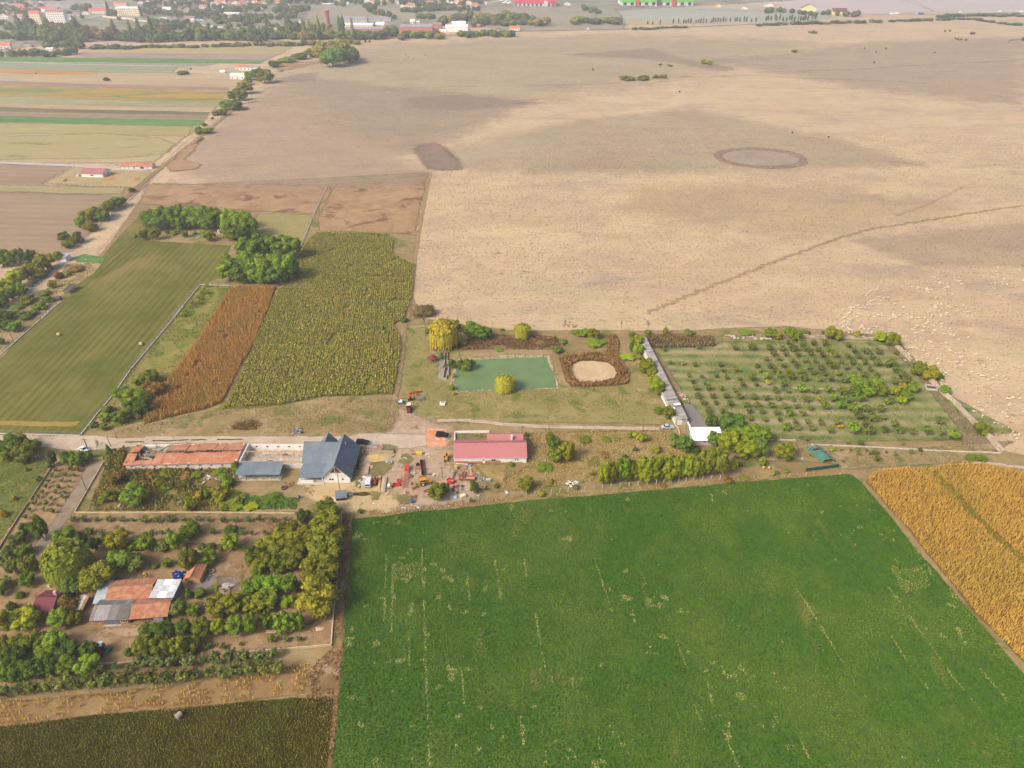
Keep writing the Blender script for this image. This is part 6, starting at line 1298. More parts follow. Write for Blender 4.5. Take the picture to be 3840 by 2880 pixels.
for i, (x, y, r) in enumerate(((850, 245, 2.2), (930, 262, 2.4), (1010, 250, 1.8), (1100, 268, 2.6), (1190, 270, 2.2), (1440, 280, 1.6))):
 p = G('B2', x, y); b = MB()
 for k in range(9): b.cbox((brng.uniform(-r, r), brng.uniform(-.7, .7), brng.uniform(.1, .5)), (brng.uniform(.5, 1.6), brng.uniform(.4, .9), .12), brng.uniform(0, 3), brng.uniform(-.5, .5))
 tag(b.build('rubble_heap', pm('d8cfc4', .95, 0, .15), None, (p.x, p.y, 0)), f'heap of whitish broken slabs, {ordn(i)} from left above the orchard', 'rubble', 'rubble heaps above the orchard')
for i, (x, y, x2, y2) in enumerate(((945, 268, 950, 225), (1120, 262, 1124, 228), (1236, 275, 1238, 230), (1298, 275, 1296, 228), (1350, 268, 1348, 232), (415, 232, 416, 208), (340, 222, 341, 206))):
 p = G('B2', x, y); b = MB(); b.bar((0, 0, 0), (0, 0, 2.4), .18); tag(b.build('ruin_post', OLDWOOD, None, (p.x, p.y, 0)), f'old post of a fallen pen, {ordn(i)} standing above the orchard', 'post', 'posts of the fallen pen')
t, L = place('basin', 'empty pale concrete basin against the right orchard wall', 'basin', 'B3', 895, 1062, 985, 1075)
b = MB(); b.box(0, 0, 0, L, .3, .9); b.build('side_wall', CONC, t); b = MB(); b.box(0, 3, 0, L, 3.3, .9); b.build('side_wall', CONC, t); b = MB(); b.box(0, .3, 0, .3, 3, .9); b.box(L - .3, .3, 0, L, 3, .9); b.build('end_wall', CONC, t); b = MB(); b.box(.3, .3, 0, L - .3, 3, .3); b.build('bottom', pm('5c5040', .9), t)
KERB = pm('d6c39a', .9, 0, .1, .7)
wall('B7', [(937, 1075), (1300, 1078), (2157, 1075)], .5, .25, 'straight cream garden wall behind the sapling row', KERB, 'garden_wall', 2.5, .03)
wall('C1', [(0, 203), (700, 205), (1400, 212)], .5, .25, 'cream garden wall, right half leading to the walnut grove', KERB, 'garden_wall', 2.5, .03)
wall('B7', [(932, 1072), (1070, 830), (1180, 640), (1290, 450)], .5, .22, 'cream wall running down the right side of the grey drive', KERB, 'garden_wall', 2.5, .03)
wall('B7', [(-20, 1545), (200, 1190), (420, 860), (640, 520)], .6, .2, 'thin brown edged wall left of the sapling plot', pm('a8906a', .9), 'garden_wall', 2.5, .05)
wall('C1', [(1887, 195), (1880, 300)], .5, .3, 'cream wall stub at the top of the walnut grove', KERB, 'garden_wall', 2.5, .05)
wall('C1', [(1842, 770), (1825, 1000), (1800, 1250), (1776, 1580)], .5, .3, 'cream wall along the margin right of the walnut grove', KERB, 'garden_wall', 2.5, .05)
wall('C3', [(1840, 350), (1500, 378), (1200, 405), (950, 425)], .7, .25, 'cream wall along the bottom of the lower orchard', KERB, 'garden_wall', 2.5, .05)
wall('C2', [(1060, 550), (1280, 540), (1480, 522)], .5, .2, 'pale plank edge behind the red tractor', KERB, 'garden_wall', 2.5, .05)
wall('B5', [(1197, 330), (1196, 222)], .9, .3, 'white wall left of the grass behind the red roofed house', WHITE, 'garden_wall', 2.0, .02)
wall('B5', [(1200, 219), (1400, 217), (1580, 214)], .9, .3, 'white wall behind the red roofed house', WHITE, 'garden_wall', 2.0, .02)
wall('B2', [(440, 1065), (425, 1005), (395, 985)], .5, .25, 'cream wall by the silver car at the long shed', KERB, 'garden_wall', 2.0, .03)
wall('B2', [(528, 1010), (495, 955)], 1.0, .25, 'white wall at the end of the long shed', WHITE, 'garden_wall', 2.0, .03)
wall('A2', [(0, 0), (1, 1)], 1, 1, 'x') if False else None
# --- fences: every post its own
def fence(c, pts, gap, h, label, base=None, wires=2, postm=None, r=.07, name='fence', lean=.04):
 P = [G(c, *p) for p in pts]; o0 = P[0]
 t = thing(name, label, 'fence', (o0.x, o0.y, 0)); Q = []
 for A, B in zip(P, P[1:]):
  m = max(1, round((B - A).length / gap)); Q += [A.lerp(B, i / m) - o0 for i in range(m)]
 Q.append(P[-1] - o0)
 bp = MB(); bp.box(-r, -r, 0, r, r, h); me = bp.mesh('post', postm or CONC)
 for q in Q: inst('post', me, t, (q.x, q.y, 0), (brng.uniform(-lean, lean), brng.uniform(-lean, lean), brng.uniform(-.3, .3)), (1, 1, brng.uniform(.92, 1.06)))
 if base:
  b = MB()
  for A, B in zip(P, P[1:]): a, e = A - o0, B - o0; b.bar((a.x, a.y, base / 2), (e.x, e.y, base / 2), .3, base)
  b.build('base', pm('d9cfbd', .9, 0, .06, .6), t)
 if wires:
  b = MB()
  for k in range(wires):
   z = (base or 0) + (h - (base or 0) - .1) * (k + 1) / wires
   for a, e in zip(Q, Q[1:]): b.bar((a.x, a.y, z), (e.x, e.y, z), .018, .03)
  b.build('wire', STEEL, t)
 return t
fence('A7', [(742, 1190), (880, 1010), (1030, 835), (1200, 590)], 2.6, 1.7, 'white based fence right of the mown field, lower half', .35, 4, STEEL)
fence('A7', [(1210, 575), (1440, 300), (1690, 0)], 2.6, 1.7, 'white based fence right of the mown field, upper half', .35, 4, STEEL)
fence('A7', [(-200, 1168), (0, 1172), (400, 1182), (738, 1190)], 2.6, 1.7, 'white based fence along the lane side of the mown field', .35, 4, STEEL)
fence('A6', [(1440, 1085), (1550, 950), (1660, 815)], 2.6, 1.7, 'white based fence at the top right of the mown field', .35, 4, STEEL)
fence('A6', [(1664, 815), (1900, 822), (2212, 832), (2560, 842)], 3, 1.6, 'white based fence between square grove and rusty corn', .35, 3, STEEL)
fence('A8', [(525, 188), (570, 80), (612, -10), (700, -230), (830, -540), (930, -745)], 3, 1.6, 'fence with pale base right of the square grove', .3, 3, STEEL)
fence('A7', [(-10, 458), (130, 335), (350, 140), (505, -10)], 3, 1.6, 'pale fence along the left side of the mown field, lower part', .3, 3, STEEL)
fence('A6', [(590, 540), (730, 405), (830, 310), (1000, 180), (1240, -40)], 3, 1.7, 'pale fence along the hedgerow above the white shed', .3, 3, STEEL)
fence('A6', [(500, 955), (440, 1010), (340, 1106)], 3, 1.5, 'wire fence by the leaning posts left of the mown field', .25, 3, OLDWOOD)
fence('A7', [(1330, 1090), (1590, 1085), (1760, 1060), (1950, 1010), (2200, 960)], 3.4, 1.3, 'old post and wire fence under the rusty corn', None, 2, OLDWOOD, .09, lean=.1)
fence('A8', [(0, 1365), (180, 1300), (420, 1255), (640, 1235), (940, 1235), (1240, 1240), (1560, 1250)], 3.6, 1.3, 'old post and wire fence under the sunflower field', None, 2, OLDWOOD, .09, lean=.1)
fence('A8', [(1560, 1250), (1600, 1000), (1640, 700), (1690, 400), (1745, 0)], 4, 1.4, 'old wire fence right of the sunflower field', None, 2, OLDWOOD, .08, lean=.1)
fence('S', [(1546, 1908), (1640, 1896), (1760, 1880), (1860, 1869), (1955, 1860)], 2.75, 1.6, 'concrete post fence below the scrap yard', None, 2, pm('bfb09a', .9), .09)
fence('S', [(1975, 1856), (2130, 1843), (2290, 1830), (2460, 1815), (2600, 1802), (2700, 1795)], 2.75, 1.6, 'concrete post fence below the tall hedge', None, 2, pm('d8ccb8', .9), .09)
fence('B2', [(245, 335), (420, 335), (545, 332), (740, 312)], 2.8, 1.7, 'concrete post fence before the dead reeds by the orchard', None, 2, pm('c9c0b4', .9), .09)
fence('B2', [(1485, 1368), (1570, 1360), (1660, 1350), (1755, 1332)], 2, 1.4, 'dark green screen fence below the net tunnel', None, 0, pm('2f5a58', .8), .07)
t = [o for o in COL.objects if o.get('label', '').startswith('dark green screen')][0]
A, B = G('B2', 1485, 1368), G('B2', 1755, 1332); b = MB(); e = B - A; b.bar((0, 0, .7), (e.x, e.y, .7), .05, 1.3); b.build('screen', pm('2a5654', .9, 0, .1), t)
fence('A5', [(350, 975), (500, 880), (620, 832)], 3.5, 1.5, 'thin fence on the left of the bungalow garden', None, 2, OLDWOOD, .07)
fence('A5', [(360, 985), (600, 985), (850, 998), (1120, 1012)], 3.5, 1.5, 'thin fence along the front of the bungalow garden', None, 2, OLDWOOD, .07)
fence('A5', [(1125, 1010), (1230, 935), (1290, 870)], 3.5, 1.5, 'thin fence on the right of the bungalow garden', None, 2, OLDWOOD, .07)
fence('C3', [(300, 470), (600, 455), (940, 428), (1300, 398)], 2.2, 1.4, 'thin rusty stake fence at the lower orchard bottom', None, 2, RUST, .04)
fence('B5', [(2005, 388), (2080, 384), (2160, 388), (2230, 386)], 2.2, 1.3, 'rail fence right of the red roofed house', None, 2, CONC, .07)
fence('B5', [(1995, 520), (2060, 512), (2130, 516), (2260, 530)], 2.2, 1.0, 'lower rail fence right of the red roofed house', None, 2, CONC, .07)
t, L = place('lime_gate', 'low lime yellow slatted gate at the foot of the grey drive', 'gate', 'B7', 1150, 415, 1292, 412)
for i in range(6): b = MB(); b.box(.05, -.03, .15 + i * .18, L - .05, .03, .29 + i * .18); b.build('slat', pm('b5c25a', .7), t)
for x in (0, L): b = MB(); b.box(x - .12, -.12, 0, x + .12, .12, 1.4); b.build('post', pm('8f7a5c', .9), t)
# --- poles and wires
def pole(c, xb, yb, xt, yt, label, arm=True, r=.14):
 p = G(c, xb, yb); s = CROPS[c][2]; k = FPX / depth(p); dep = math.atan2(CAM_H, math.hypot(p.x, p.y))
 h = max(4.5, min(10, (yb - yt) / s / k / math.cos(dep)))
 t = thing('utility_pole', label, 'pole', (p.x, p.y, 0), 0, None); b = MB(); b.cyl((0, 0, 0), (0, 0, h), r, r * .7, 8); b.build('shaft', OLDWOOD, t)
 if arm:
  b = MB(); b.bar((-.9, 0, h - .4), (.9, 0, h - .4), .12); b.build('crossarm', OLDWOOD, t)
  for x in (-.75, 0, .75): b = MB(); b.cyl((x, 0, h - .34), (x, 0, h - .1), .06, .04, 6); b.build('insulator', WHITE, t)
 return p, h
PO = [pole('B7', 1110, 322, 1032, 138, 'thick wooden pole standing beside the white car', True, .2), pole('B7', 1082, 800, 1045, 612, 'wooden pole on the grey drive edge'), pole('B4', 1938, 655, 1892, 478, 'wooden pole in front of the slate roof house'),
      pole('E2', 78, 765, 40, 495, 'thin wooden pole in the middle of the dirt yard'), pole('B6', 1072, 160, 1080, 48, 'wooden pole beside the track near the silver car'), pole('B4', 938, 612, 918, 500, 'wooden pole in the scrub below the barn'),
      pole('A7', 130, 335, 90, 232, 'brown pole at the left edge of the mown field', False), pole('A7', 35, 300, 8, 238, 'brown pole among bushes at the far left', False), pole('A6', 492, 946, 470, 868, 'leaning post beside the dark low hut', False), pole('A7', 1078, 1215, 1062, 1165, 'short brown post north of the lane', False),
      pole('A7', 1022, 1290, 1004, 1250, 'short brown post behind the conifer', False), pole('B5', 1940, 250, 1942, 160, 'thin pole behind the red roofed house'), pole('B1', 1345, 1035, 1348, 995, 'short pole south of the track', False)]
def wire(i, j, label):
 (p, h), (q, g) = PO[i], PO[j]
 b = MB()
 for x in (-.75, .75):
  pts = []
  for k in range(9):
   f = k / 8; pts.append((p.x + (q.x - p.x) * f + x - p.x, p.y + (q.y - p.y) * f - p.y, h - .15 + (g - h) * f - 1.1 * 4 * f * (1 - f)))
  b.tube(pts, .02, 4)
 tag(b.build('power_line', pm('5c5650', .7), None, (p.x, p.y, 0)), label, 'power line')
wire(2, 3, 'pair of thin wires from the slate roof house pole across the yard'); wire(5, 2, 'pair of thin wires over the canopy to the house pole'); wire(0, 1, 'pair of thin wires along the grey drive'); wire(11, 4, 'pair of thin wires along the track to the silver car')
# ------------------------------------------------------------------ vehicles, machines, people, things lying about
RUBBER = pm('2b2a2a', .9, 0, .1, 3); CHROME = pm('b8b8b8', .3, .7, .05, 1); LAMP = pm('e8e4da', .2, 0, .05, 2); REDL = pm('9c1c1c', .3, 0, .05, 2)
def at(c, x, y, z=ZB): p = G(c, x, y); return (p.x, p.y, z)
def heading(c, x0, y0, x1, y1): return ang(c, x0, y0, x1, y1)
def wheel(t, x, y, r, w, rimc=None, hub=.55):
 b = MB(); b.ring((x, y, r), r, r * hub, w, 'Y', 14); o = b.build('wheel', RUBBER, t)
 b = MB(); b.cyl((x, y - w * .42, r), (x, y + w * .42, r), r * hub * 1.02, None, 12); b.build('rim', rimc or CHROME, o)
 return o
def car(label, loc, rz, paint, L=4.4, W=1.75, H=1.45, estate=False, glass=GLASS):
 t = thing('parked_car', label, 'car', loc, rz); P = pm(paint, .3, 0, .03, 1, .7); h1, wb = H * .60, W / 2
 prof = [(-L / 2, .42), (-L / 2 + .05, h1 * .95), (-L * .28, h1), (L * .17, h1), (L * .45, h1 * .82), (L / 2, .62), (L / 2, .3), (-L / 2 + .05, .28)]
 rings = [[(x * k, y, z) for x, z in prof] for y, k in ((-wb, .96), (-wb * .88, 1), (wb * .88, 1), (wb, .96))]
 b = MB(); b.loft(rings); b.build('body', P, t)
 xr = -L * .46 if estate else -L * .33; xr2 = -L * .41 if estate else -L * .2; xf, xf2 = L * .23, L * .06
 lo = [(xr, -wb * .9), (xf, -wb * .9), (xf, wb * .9), (xr, wb * .9)]; hi = [(xr2, -wb * .72), (xf2, -wb * .72), (xf2, wb * .72), (xr2, wb * .72)]
 b = MB(); b.loft([[(x, y, h1 * .97) for x, y in lo], [(x, y, H) for x, y in hi]]); b.build('cabin', P, t)
 V = lambda i, f, e: (lo[i][0] + (hi[i][0] - lo[i][0]) * f, lo[i][1] + (hi[i][1] - lo[i][1]) * f, h1 * .97 + (H - h1 * .97) * f)
 def pane(nm, i, j, off, s0, s1):
  q = [Vector(V(i, .12, 0)).lerp(Vector(V(j, .12, 0)), s0), Vector(V(i, .12, 0)).lerp(Vector(V(j, .12, 0)), s1), Vector(V(i, .9, 0)).lerp(Vector(V(j, .9, 0)), s1), Vector(V(i, .9, 0)).lerp(Vector(V(j, .9, 0)), s0)]
  b = MB(); b.quad(*[p + Vector(off) for p in q]); b.quad(*[p - Vector(off) * .5 for p in q]); b.build(nm, glass, t)
 pane('windscreen', 1, 2, (.015, 0, .012), .06, .94); pane('rear_window', 3, 0, (-.015, 0, .012), .06, .94)
 for i, j, y in ((0, 1, -1), (2, 3, 1)): pane('side_window', i, j, (0, .015 * y, .008), .08, .48); pane('side_window', i, j, (0, .015 * y, .008), .53, .92)
 for x in (-L * .3, L * .31):
  for y in (-wb + .06, wb - .06): wheel(t, x, y, .33, .22)
 for y in (-wb * .66, wb * .66): b = MB(); b.box(L / 2 - .1, y - .2, .6, L / 2 + .012, y + .2, .76); b.build('headlight', LAMP, t); b = MB(); b.box(-L / 2 - .012, y - .18, .68, -L / 2 + .08, y + .18, .86); b.build('tail_light', REDL, t)
 return t
car('black estate car with red tail lights parked on the orange gravel pad', at('E3', 1510, 1560), heading('E3', 1360, 1545, 1660, 1560), '15171c', 4.7, 1.9, 1.7, True)
car('dark grey estate car parked behind the slate roof house', at('E1', 335, 75), heading('E1', 220, 70, 450, 78), '23262e', 4.6, 1.85, 1.6, True)
car('white hatchback parked by the lane beside the wooden pole', at('B7', 1050, 300), heading('B7', 985, 250, 1110, 310), 'f6f6f8', 4.2, 1.75, 1.5)
car('silver saloon parked at the end of the track by the long shed', at('B2', 337, 1008), heading('B2', 290, 1010, 380, 1008), 'b9c6cb', 4.4, 1.75, 1.45)
car('white hatchback beside the maroon roofed bungalow', at('A5', 652, 908), heading('A5', 640, 915, 672, 893), 'f2f4f6', 4.3, 1.75, 1.5)
def tractor(label, loc, rz, paint, L=3.6, cab='roof', roofc='e9e9ea', fender=None, rim='c8b070', rr=.78, name='tractor'):
 """nose along +x"""
 t = thing(name, label, 'tractor', loc, rz); P = pm(paint, .5, 0, .12, 1.5)
 b = MB(); b.cbox((L * .22, 0, 1.05), (L * .5, .72, .6)); b.cbox((L * .47, 0, 1.0), (.06, .6, .5)); b.build('hood', P, t)
 b = MB(); b.cbox((-.1, 0, .75), (L * .9, .45, .35)); b.cbox((L * .33, 0, .55), (.2, 1.3, .15)); b.build('chassis', DARK, t)
 for y in (-.72, .72):
  wheel(t, -L * .24, y, rr, .42, pm(rim, .6)); wheel(t, L * .34, y * .88, rr * .56, .28, pm(rim, .6))
  b = MB(); b.cbox((-L * .24, y, rr * 2 + .05), (1.1, .5, .08)); b.cbox((-L * .24 + .55, y, rr * 1.7), (.08, .5, .5)); b.build('fender', pm(fender, .5) if fender else P, t)
 b = MB(); b.cbox((-L * .26, 0, 1.15), (.5, .5, .12)); b.cbox((-L * .26 - .25, 0, 1.4), (.1, .5, .5)); b.build('seat', DARK, t)
 b = MB(); b.cyl((-L * .06, 0, 1.2), (-L * .1, 0, 1.65), .03, .03, 6); b.ring((-L * .1, 0, 1.66), .2, .16, .04, 'Z', 10); b.build('steering_wheel', DARK, t)
 b = MB(); b.cyl((L * .3, .2, 1.3), (L * .3, .2, 1.95), .05, .05, 6); b.build('exhaust', DARK, t)
 if cab:
  x0, x1 = -L * .42, -L * .02
  for x in (x0, x1):
   for y in (-.6, .6): b = MB(); b.bar((x, y, 1.1), (x, y, 2.3), .08); b.build('cab_pillar', P, t)
  b = MB(); b.cbox(((x0 + x1) / 2, 0, 2.36), (x1 - x0 + .3, 1.5, .12)); b.build('cab_roof', pm(roofc, .5, 0, .05), t)
  if cab == 'glass':
   b = MB(); b.box(x1 - .02, -.55, 1.3, x1 + .02, .55, 2.28); b.build('windscreen', GLASS, t)
   for y in (-.6, .6): b = MB(); b.box(x0 + .06, y - .015, 1.3, x1 - .06, y + .015, 2.28); b.build('side_window', GLASS, t)
 return t
dn = heading('E3', 615, 780, 610, 960)
tractor('red tractor with white cab roof on the yard facing the camera', at('E3', 612, 870), dn, 'b5202c', 3.8, 'glass')
tractor('small orange tractor in front of the orange tedder', at('E3', 645, 560), heading('E3', 648, 600, 625, 470), 'd8582c', 2.9, None, fender='e08a5a', rr=.65)
tractor('yellow tractor without cab beside the red roofed house', at('E1', 2075, 400), heading('E1', 2085, 300, 2070, 460), 'd79a2a', 3.4, None, rr=.72)
t = tractor('yellow loader tractor with cab in the scrap yard', at('E1', 1640, 920), heading('E1', 1560, 900, 1740, 870), 'dd9a22', 3.9, 'glass', 'dd9a22', rr=.75, rim='e8e4d8')
b = MB(); b.bar((-1.9, -.5, .9), (-3.2, -.5, .3), .14); b.bar((-1.9, .5, .9), (-3.2, .5, .3), .14); b.cbox((-3.4, 0, .35), (.6, 1.7, .5)); b.build('bucket_arm', pm('c08a2c', .7), t)
tractor('red tractor with white canopy roof among the trees', at('C2', 1085, 425), heading('C2', 1095, 350, 1075, 440), '8c1f2c', 3.3, 'roof', 'f4f2f0')
t = tractor('old red tractor with grey bonnet next to the plank stacks', at('E1', 595, 890), heading('E1', 600, 800, 585, 960), 'a8443a', 3.4, None, rr=.6)
# tedder, harrow, sprayer at the top of the yard
t = thing('hay_tedder', 'orange hay tedder with spread arms on the grass above the yard', 'tedder', at('E3', 780, 400), heading('E3', 560, 425, 990, 365))
RO = pm('d8482a', .55, 0, .12, 2)
b = MB(); b.bar((-2.7, -.3, .6), (-.6, 0, .8), .22); b.bar((.6, .2, .8), (2.7, 0, .6), .22); b.cbox((0, .1, .8), (1.6, .7, .35)); b.build('frame', RO, t)
b = MB(); b.bar((0, 0, .7), (.15, -1.7, .5), .2); b.build('drawbar', RO, t)
for x, y in ((-2.4, -.2), (-1.0, 0), (1.0, .2), (2.4, .1)):
 b = MB(); b.cyl((x, y, .35), (x, y, .6), .12, .12, 6)
 for k in range(6): a = k * 1.047; b.bar((x, y, .45), (x + .62 * math.cos(a), y + .62 * math.sin(a), .25), .06)
 b.build('rotor', RO, t)
for x in (-1.6, 1.6): wheel(t, x, -.35, .25, .15, RO)
t = thing('harrow', 'grey steel harrow trailer frame beside the orange tedder', 'harrow', at('E3', 925, 560), heading('E3', 850, 610, 1010, 600))
GS = pm('9a948c', .7, .2, .2, 2)
b = MB(); b.bar((-1.3, -1.0, .5), (1.3, -1.0, .5), .12); b.bar((-1.3, 1.4, .5), (1.3, 1.4, .5), .12); b.bar((-1.3, -1, .5), (-1.3, 1.4, .5), .12); b.bar((1.3, -1, .5), (1.3, 1.4, .5), .12); b.bar((-1.3, -1, .5), (0, -2.0, .45), .1); b.bar((1.3, -1, .5), (0, -2.0, .45), .1); b.build('frame', GS, t)
for i in range(7):
 x = -1.1 + i * .37; b = MB(); b.bar((x, -.9, .55), (x + .1, 1.3, .6), .07)
 for k in range(5): b.cyl((x, -.8 + k * .5, .55), (x + .05, -.7 + k * .5, .05), .03, .02, 4)
 b.build('tine_bar', GS, t)
b = MB(); b.box(-1.2, -.4, .42, 1.2, 1.2, .46); b.build('deck', pm('b0aaa0', .8, 0, .2), t)
t = thing('field_sprayer', 'blue and white field sprayer at the edge of the yard grass', 'sprayer', at('E3', 400, 680), heading('E3', 330, 700, 470, 690))
b = MB(); b.blob((.1, .2, 1.0), (.55, .95, .6), 10, 6); b.build('tank', pm('e6eef2', .4, 0, .05), t)
b = MB(); b.box(-1.0, -.6, .3, 1.0, -.35, .75); b.box(-1.0, .5, .3, 1.0, .7, .7); b.box(-.9, -.4, .3, -.75, .6, .5); b.box(.75, -.4, .3, .9, .6, .5); b.build('frame', pm('2f7fae', .5), t)
for k in range(3): b = MB(); b.box(-1.1, -.2 + k * .4, .6, -.5, .1 + k * .4, .8); b.build('hopper', pm('e8e6ea', .5), t)
for x in (-.9, .9): wheel(t, x, 0, .35, .2)
t = thing('boom_frame', 'folded red boom behind the blue sprayer', 'boom', at('E3', 430, 545), heading('E3', 350, 555, 490, 530)); b = MB(); b.bar((-.9, 0, .4), (.9, 0, .5), .1); b.bar((-.9, .25, .3), (.9, .25, .35), .08); b.build('bar', pm('d07a5c', .7), t)
for k in (-.6, .6): b = MB(); b.bar((k, -.2, .1), (k, .5, .55), .08); b.build('brace', pm('d07a5c', .7), t)
# --- scrap yard (crop E1)
def box_thing(name, label, cat, c, x, y, parts, rz=0., group=None):
 t = thing(name, label, cat, at(c, x, y), rz, group)
 for nm, col, items in parts:
  b = MB()
  for it in items:
   if it[0] == 'b': b.cbox(it[1], it[2], *(it[3:]))
   elif it[0] == 'r': b.bar(it[1], it[2], it[3])
   elif it[0] == 'c': b.cyl(it[1], it[2], it[3], None, 10)
   elif it[0] == 'o': b.blob(it[1], it[2], 9, 6, it[3] if len(it) > 3 else .1, brng)
   elif it[0] == 't': b.ring(it[1], it[2], it[2] * .5, it[3], 'Z', 14)
  b.build(nm, pm(col, .65, 0, .15, 2) if isinstance(col, str) else col, t)
 return t
up = ang('E1', 700, 1100, 740, 780)
for k, (x0, y0, x1, y1, wd, col, lab) in enumerate(((668, 1095, 690, 765, .75, 'e0ba7c', 'narrow stack of new planks, left one'), (745, 1100, 790, 790, 1.5, 'dcc49a', 'wide stack of new planks, right one'), (405, 725, 425, 590, 1.3, 'cfb59c', 'weathered grey plank stack behind the white van body'))):
 A, B = G('E1', x0, y0), G('E1', x1, y1); t = thing('plank_stack', lab, 'plank stack', (A.x, A.y, ZB), math.atan2((B - A).y, (B - A).x)); l = (B - A).length; n = int(wd / .24)
 for j in range(3):
  for i in range(n):
   b = MB(); b.box(brng.uniform(-.15, .15), -wd / 2 + i * .24, .08 + j * .16, l + brng.uniform(-.3, .2), -wd / 2 + i * .24 + .22, .21 + j * .16); b.build('plank', pm('b9b0a4' if (k == 1 and i < 3 and j == 2) else col, .8, 0, .12, 2), t)
box_thing('stripped_van', 'white van body shell standing on the sand beside the house', 'van body', 'E1', 450, 930, [('shell', 'f2f3f5', [('b', (0, 0, 1.0), (1.75, 3.6, 1.5)), ('b', (0, .1, 1.8), (1.6, 3.2, .12))]), ('bumper', '8d9096', [('b', (0, -1.85, .45), (1.7, .12, .3))]), ('windscreen', GLASS, [('b', (0, -1.82, 1.3), (1.4, .05, .5))])], up - 1.57)
p = G('E1', 350, 880)
for k in range(2):
 b = MB()
 for i in range(14): b.cbox((brng.uniform(-1.0, .9), brng.uniform(-1.6, 1.6), brng.uniform(.1, .8)), (brng.uniform(.4, 1.0), brng.uniform(.3, .8), brng.uniform(.15, .4)), brng.uniform(0, 3), brng.uniform(-.4, .4))
 tag(b.build('sack_heap', pm('ece4e0' if k == 0 else 'dccbb8', .9, 0, .1), None, (p.x - .3 + k * .2, p.y + .9 - 2.2 * k, ZB)), ('heap of white sacks left of the van body', 'heap of pale rubble and sacks below the white sacks')[k], 'heap')
box_thing('cement_mixer', 'yellow cement mixer with white drum beside the planks', 'cement mixer', 'E1', 890, 1000, [('frame', 'e0b050', [('b', (0, 0, .5), (1.4, .9, .25)), ('r', (-.6, -.4, 0), (-.6, -.1, 1.3), .12), ('r', (.6, -.4, 0), (.6, -.1, 1.3), .12), ('b', (.2, .7, 1.0), (1.0, .7, .5))]), ('drum', 'eceef0', [('o', (0, 0, 1.2), (.62, .62, .6), .02)]), ('motor', '70757c', [('b', (.2, .5, 1.45), (.5, .4, .4))])], .15)
def tub(label, c, x, y, l, w, h, col, rz, extra=None, name='skip_box'):
 t = thing(name, label, 'box', at(c, x, y), rz); P = pm(col, .55, 0, .1, 2)
 for (a, b_, d, e) in ((-l / 2, -w / 2, l / 2, -w / 2 + .07), (-l / 2, w / 2 - .07, l / 2, w / 2), (-l / 2, -w / 2 + .07, -l / 2 + .07, w / 2 - .07), (l / 2 - .07, -w / 2 + .07, l / 2, w / 2 - .07)):
  b = MB(); b.box(a, b_, .1, d, e, h); b.build('side', P, t)
 b = MB(); b.box(-l / 2 + .07, -w / 2 + .07, .1, l / 2 - .07, w / 2 - .07, .2); b.build('floor', P, t)
 return t
tub('open bright red skip box right of the cement mixer', 'E1', 1042, 945, 2.5, 1.2, .7, 'd83a3c', .02)
t = tub('tilted red tipping box with a plank inside near the bushes', 'E2', 340, 890, 2.5, 1.5, .8, 'dc3230', ang('E2', 260, 820, 430, 920)); b = MB(); b.bar((-.9, -.3, .5), (1.0, .2, .75), .12); b.build('board', pm('e0c8b0'), t)
b = MB(); b.cbox((.1, -1.0, .3), (1.2, .6, .5), .2, .3); b.build('tow_frame', pm('d83430', .6), t)
# seed drill: long red machine
A, B = G('E1', 1195, 1010), G('E1', 1265, 560); t = thing('red_conveyor', 'long red farm elevator lying across the scrap yard', 'elevator', (A.x, A.y, ZB), math.atan2((B - A).y, (B - A).x)); l = (B - A).length; RP = pm('d4503e', .6, 0, .15, 2)
for y in (-.45, .45): b = MB(); b.bar((0, y, .5), (l, y, .9), .14); b.build('side_rail', RP, t)
for i in range(14): b = MB(); x = l * (i + .5) / 14; b.bar((x, -.45, .5 + .4 * x / l), (x, .45, .5 + .4 * x / l), .12); b.build('rung', RP, t)
b = MB(); b.cbox((l * .82, 0, 1.0), (1.6, 1.5, .6)); b.cbox((l * .93, 0, 1.1), (1.0, 1.0, .8)); b.cbox((l * .70, -.7, .7), (.7, .6, .5)); b.build('hopper', RP, t)
b = MB(); b.bar((0, .75, .2), (l * .42, .7, .3), .09); b.bar((0, 1.05, .2), (l * .42, 1.0, .3), .09)
for i in range(6): b.bar((.2 + i * .65, .75, .22), (.2 + i * .65, 1.05, .22), .07)
b.build('ladder', pm('d8c8b0', .8), t)
A, B = G('E1', 1590, 745), G('E1', 1548, 425); t = thing('rusty_girder', 'long rusty brown girder trailer in the middle of the scrap yard', 'girder', (A.x, A.y, ZB), math.atan2((B - A).y, (B - A).x)); l = (B - A).length
for y in (-.4, .4): b = MB(); b.bar((0, y, .55), (l, y, .55), .16, .5); b.build('side_rail', pm('6e3426', .85, 0, .2, 2), t)
b = MB(); b.box(0, -.33, .3, l, .33, .36); b.build('bed', pm('4c241e', .9), t)
for x in (1.0, l - 1): wheel(t, x, 0, .3, 1.1, RUST)
box_thing('scrap_ladder', 'orange rusty ladder frame left of the brown girder', 'frame', 'E1', 1470, 600, [('rail', 'b8663c', [('r', (-.8, -.9, .3), (-.6, .9, .5), .08), ('r', (.5, -1.1, .3), (.8, 1.0, .6), .08)]), ('rung', 'c47a4c', [('r', (-.75, -.6 + .4 * k, .35), (.65, -.6 + .4 * k, .4), .06) for k in range(5)])], .1)
box_thing('engine_block', 'black engine block behind the rusty ladder frame', 'engine', 'E1', 1475, 525, [('block', '2c2c34', [('b', (0, 0, .45), (1.0, .6, .6)), ('c', (-.3, 0, .7), (.5, 0, .8), .25)]), ('base', '4a4038', [('b', (0, 0, .1), (1.2, .7, .12))])], .3)
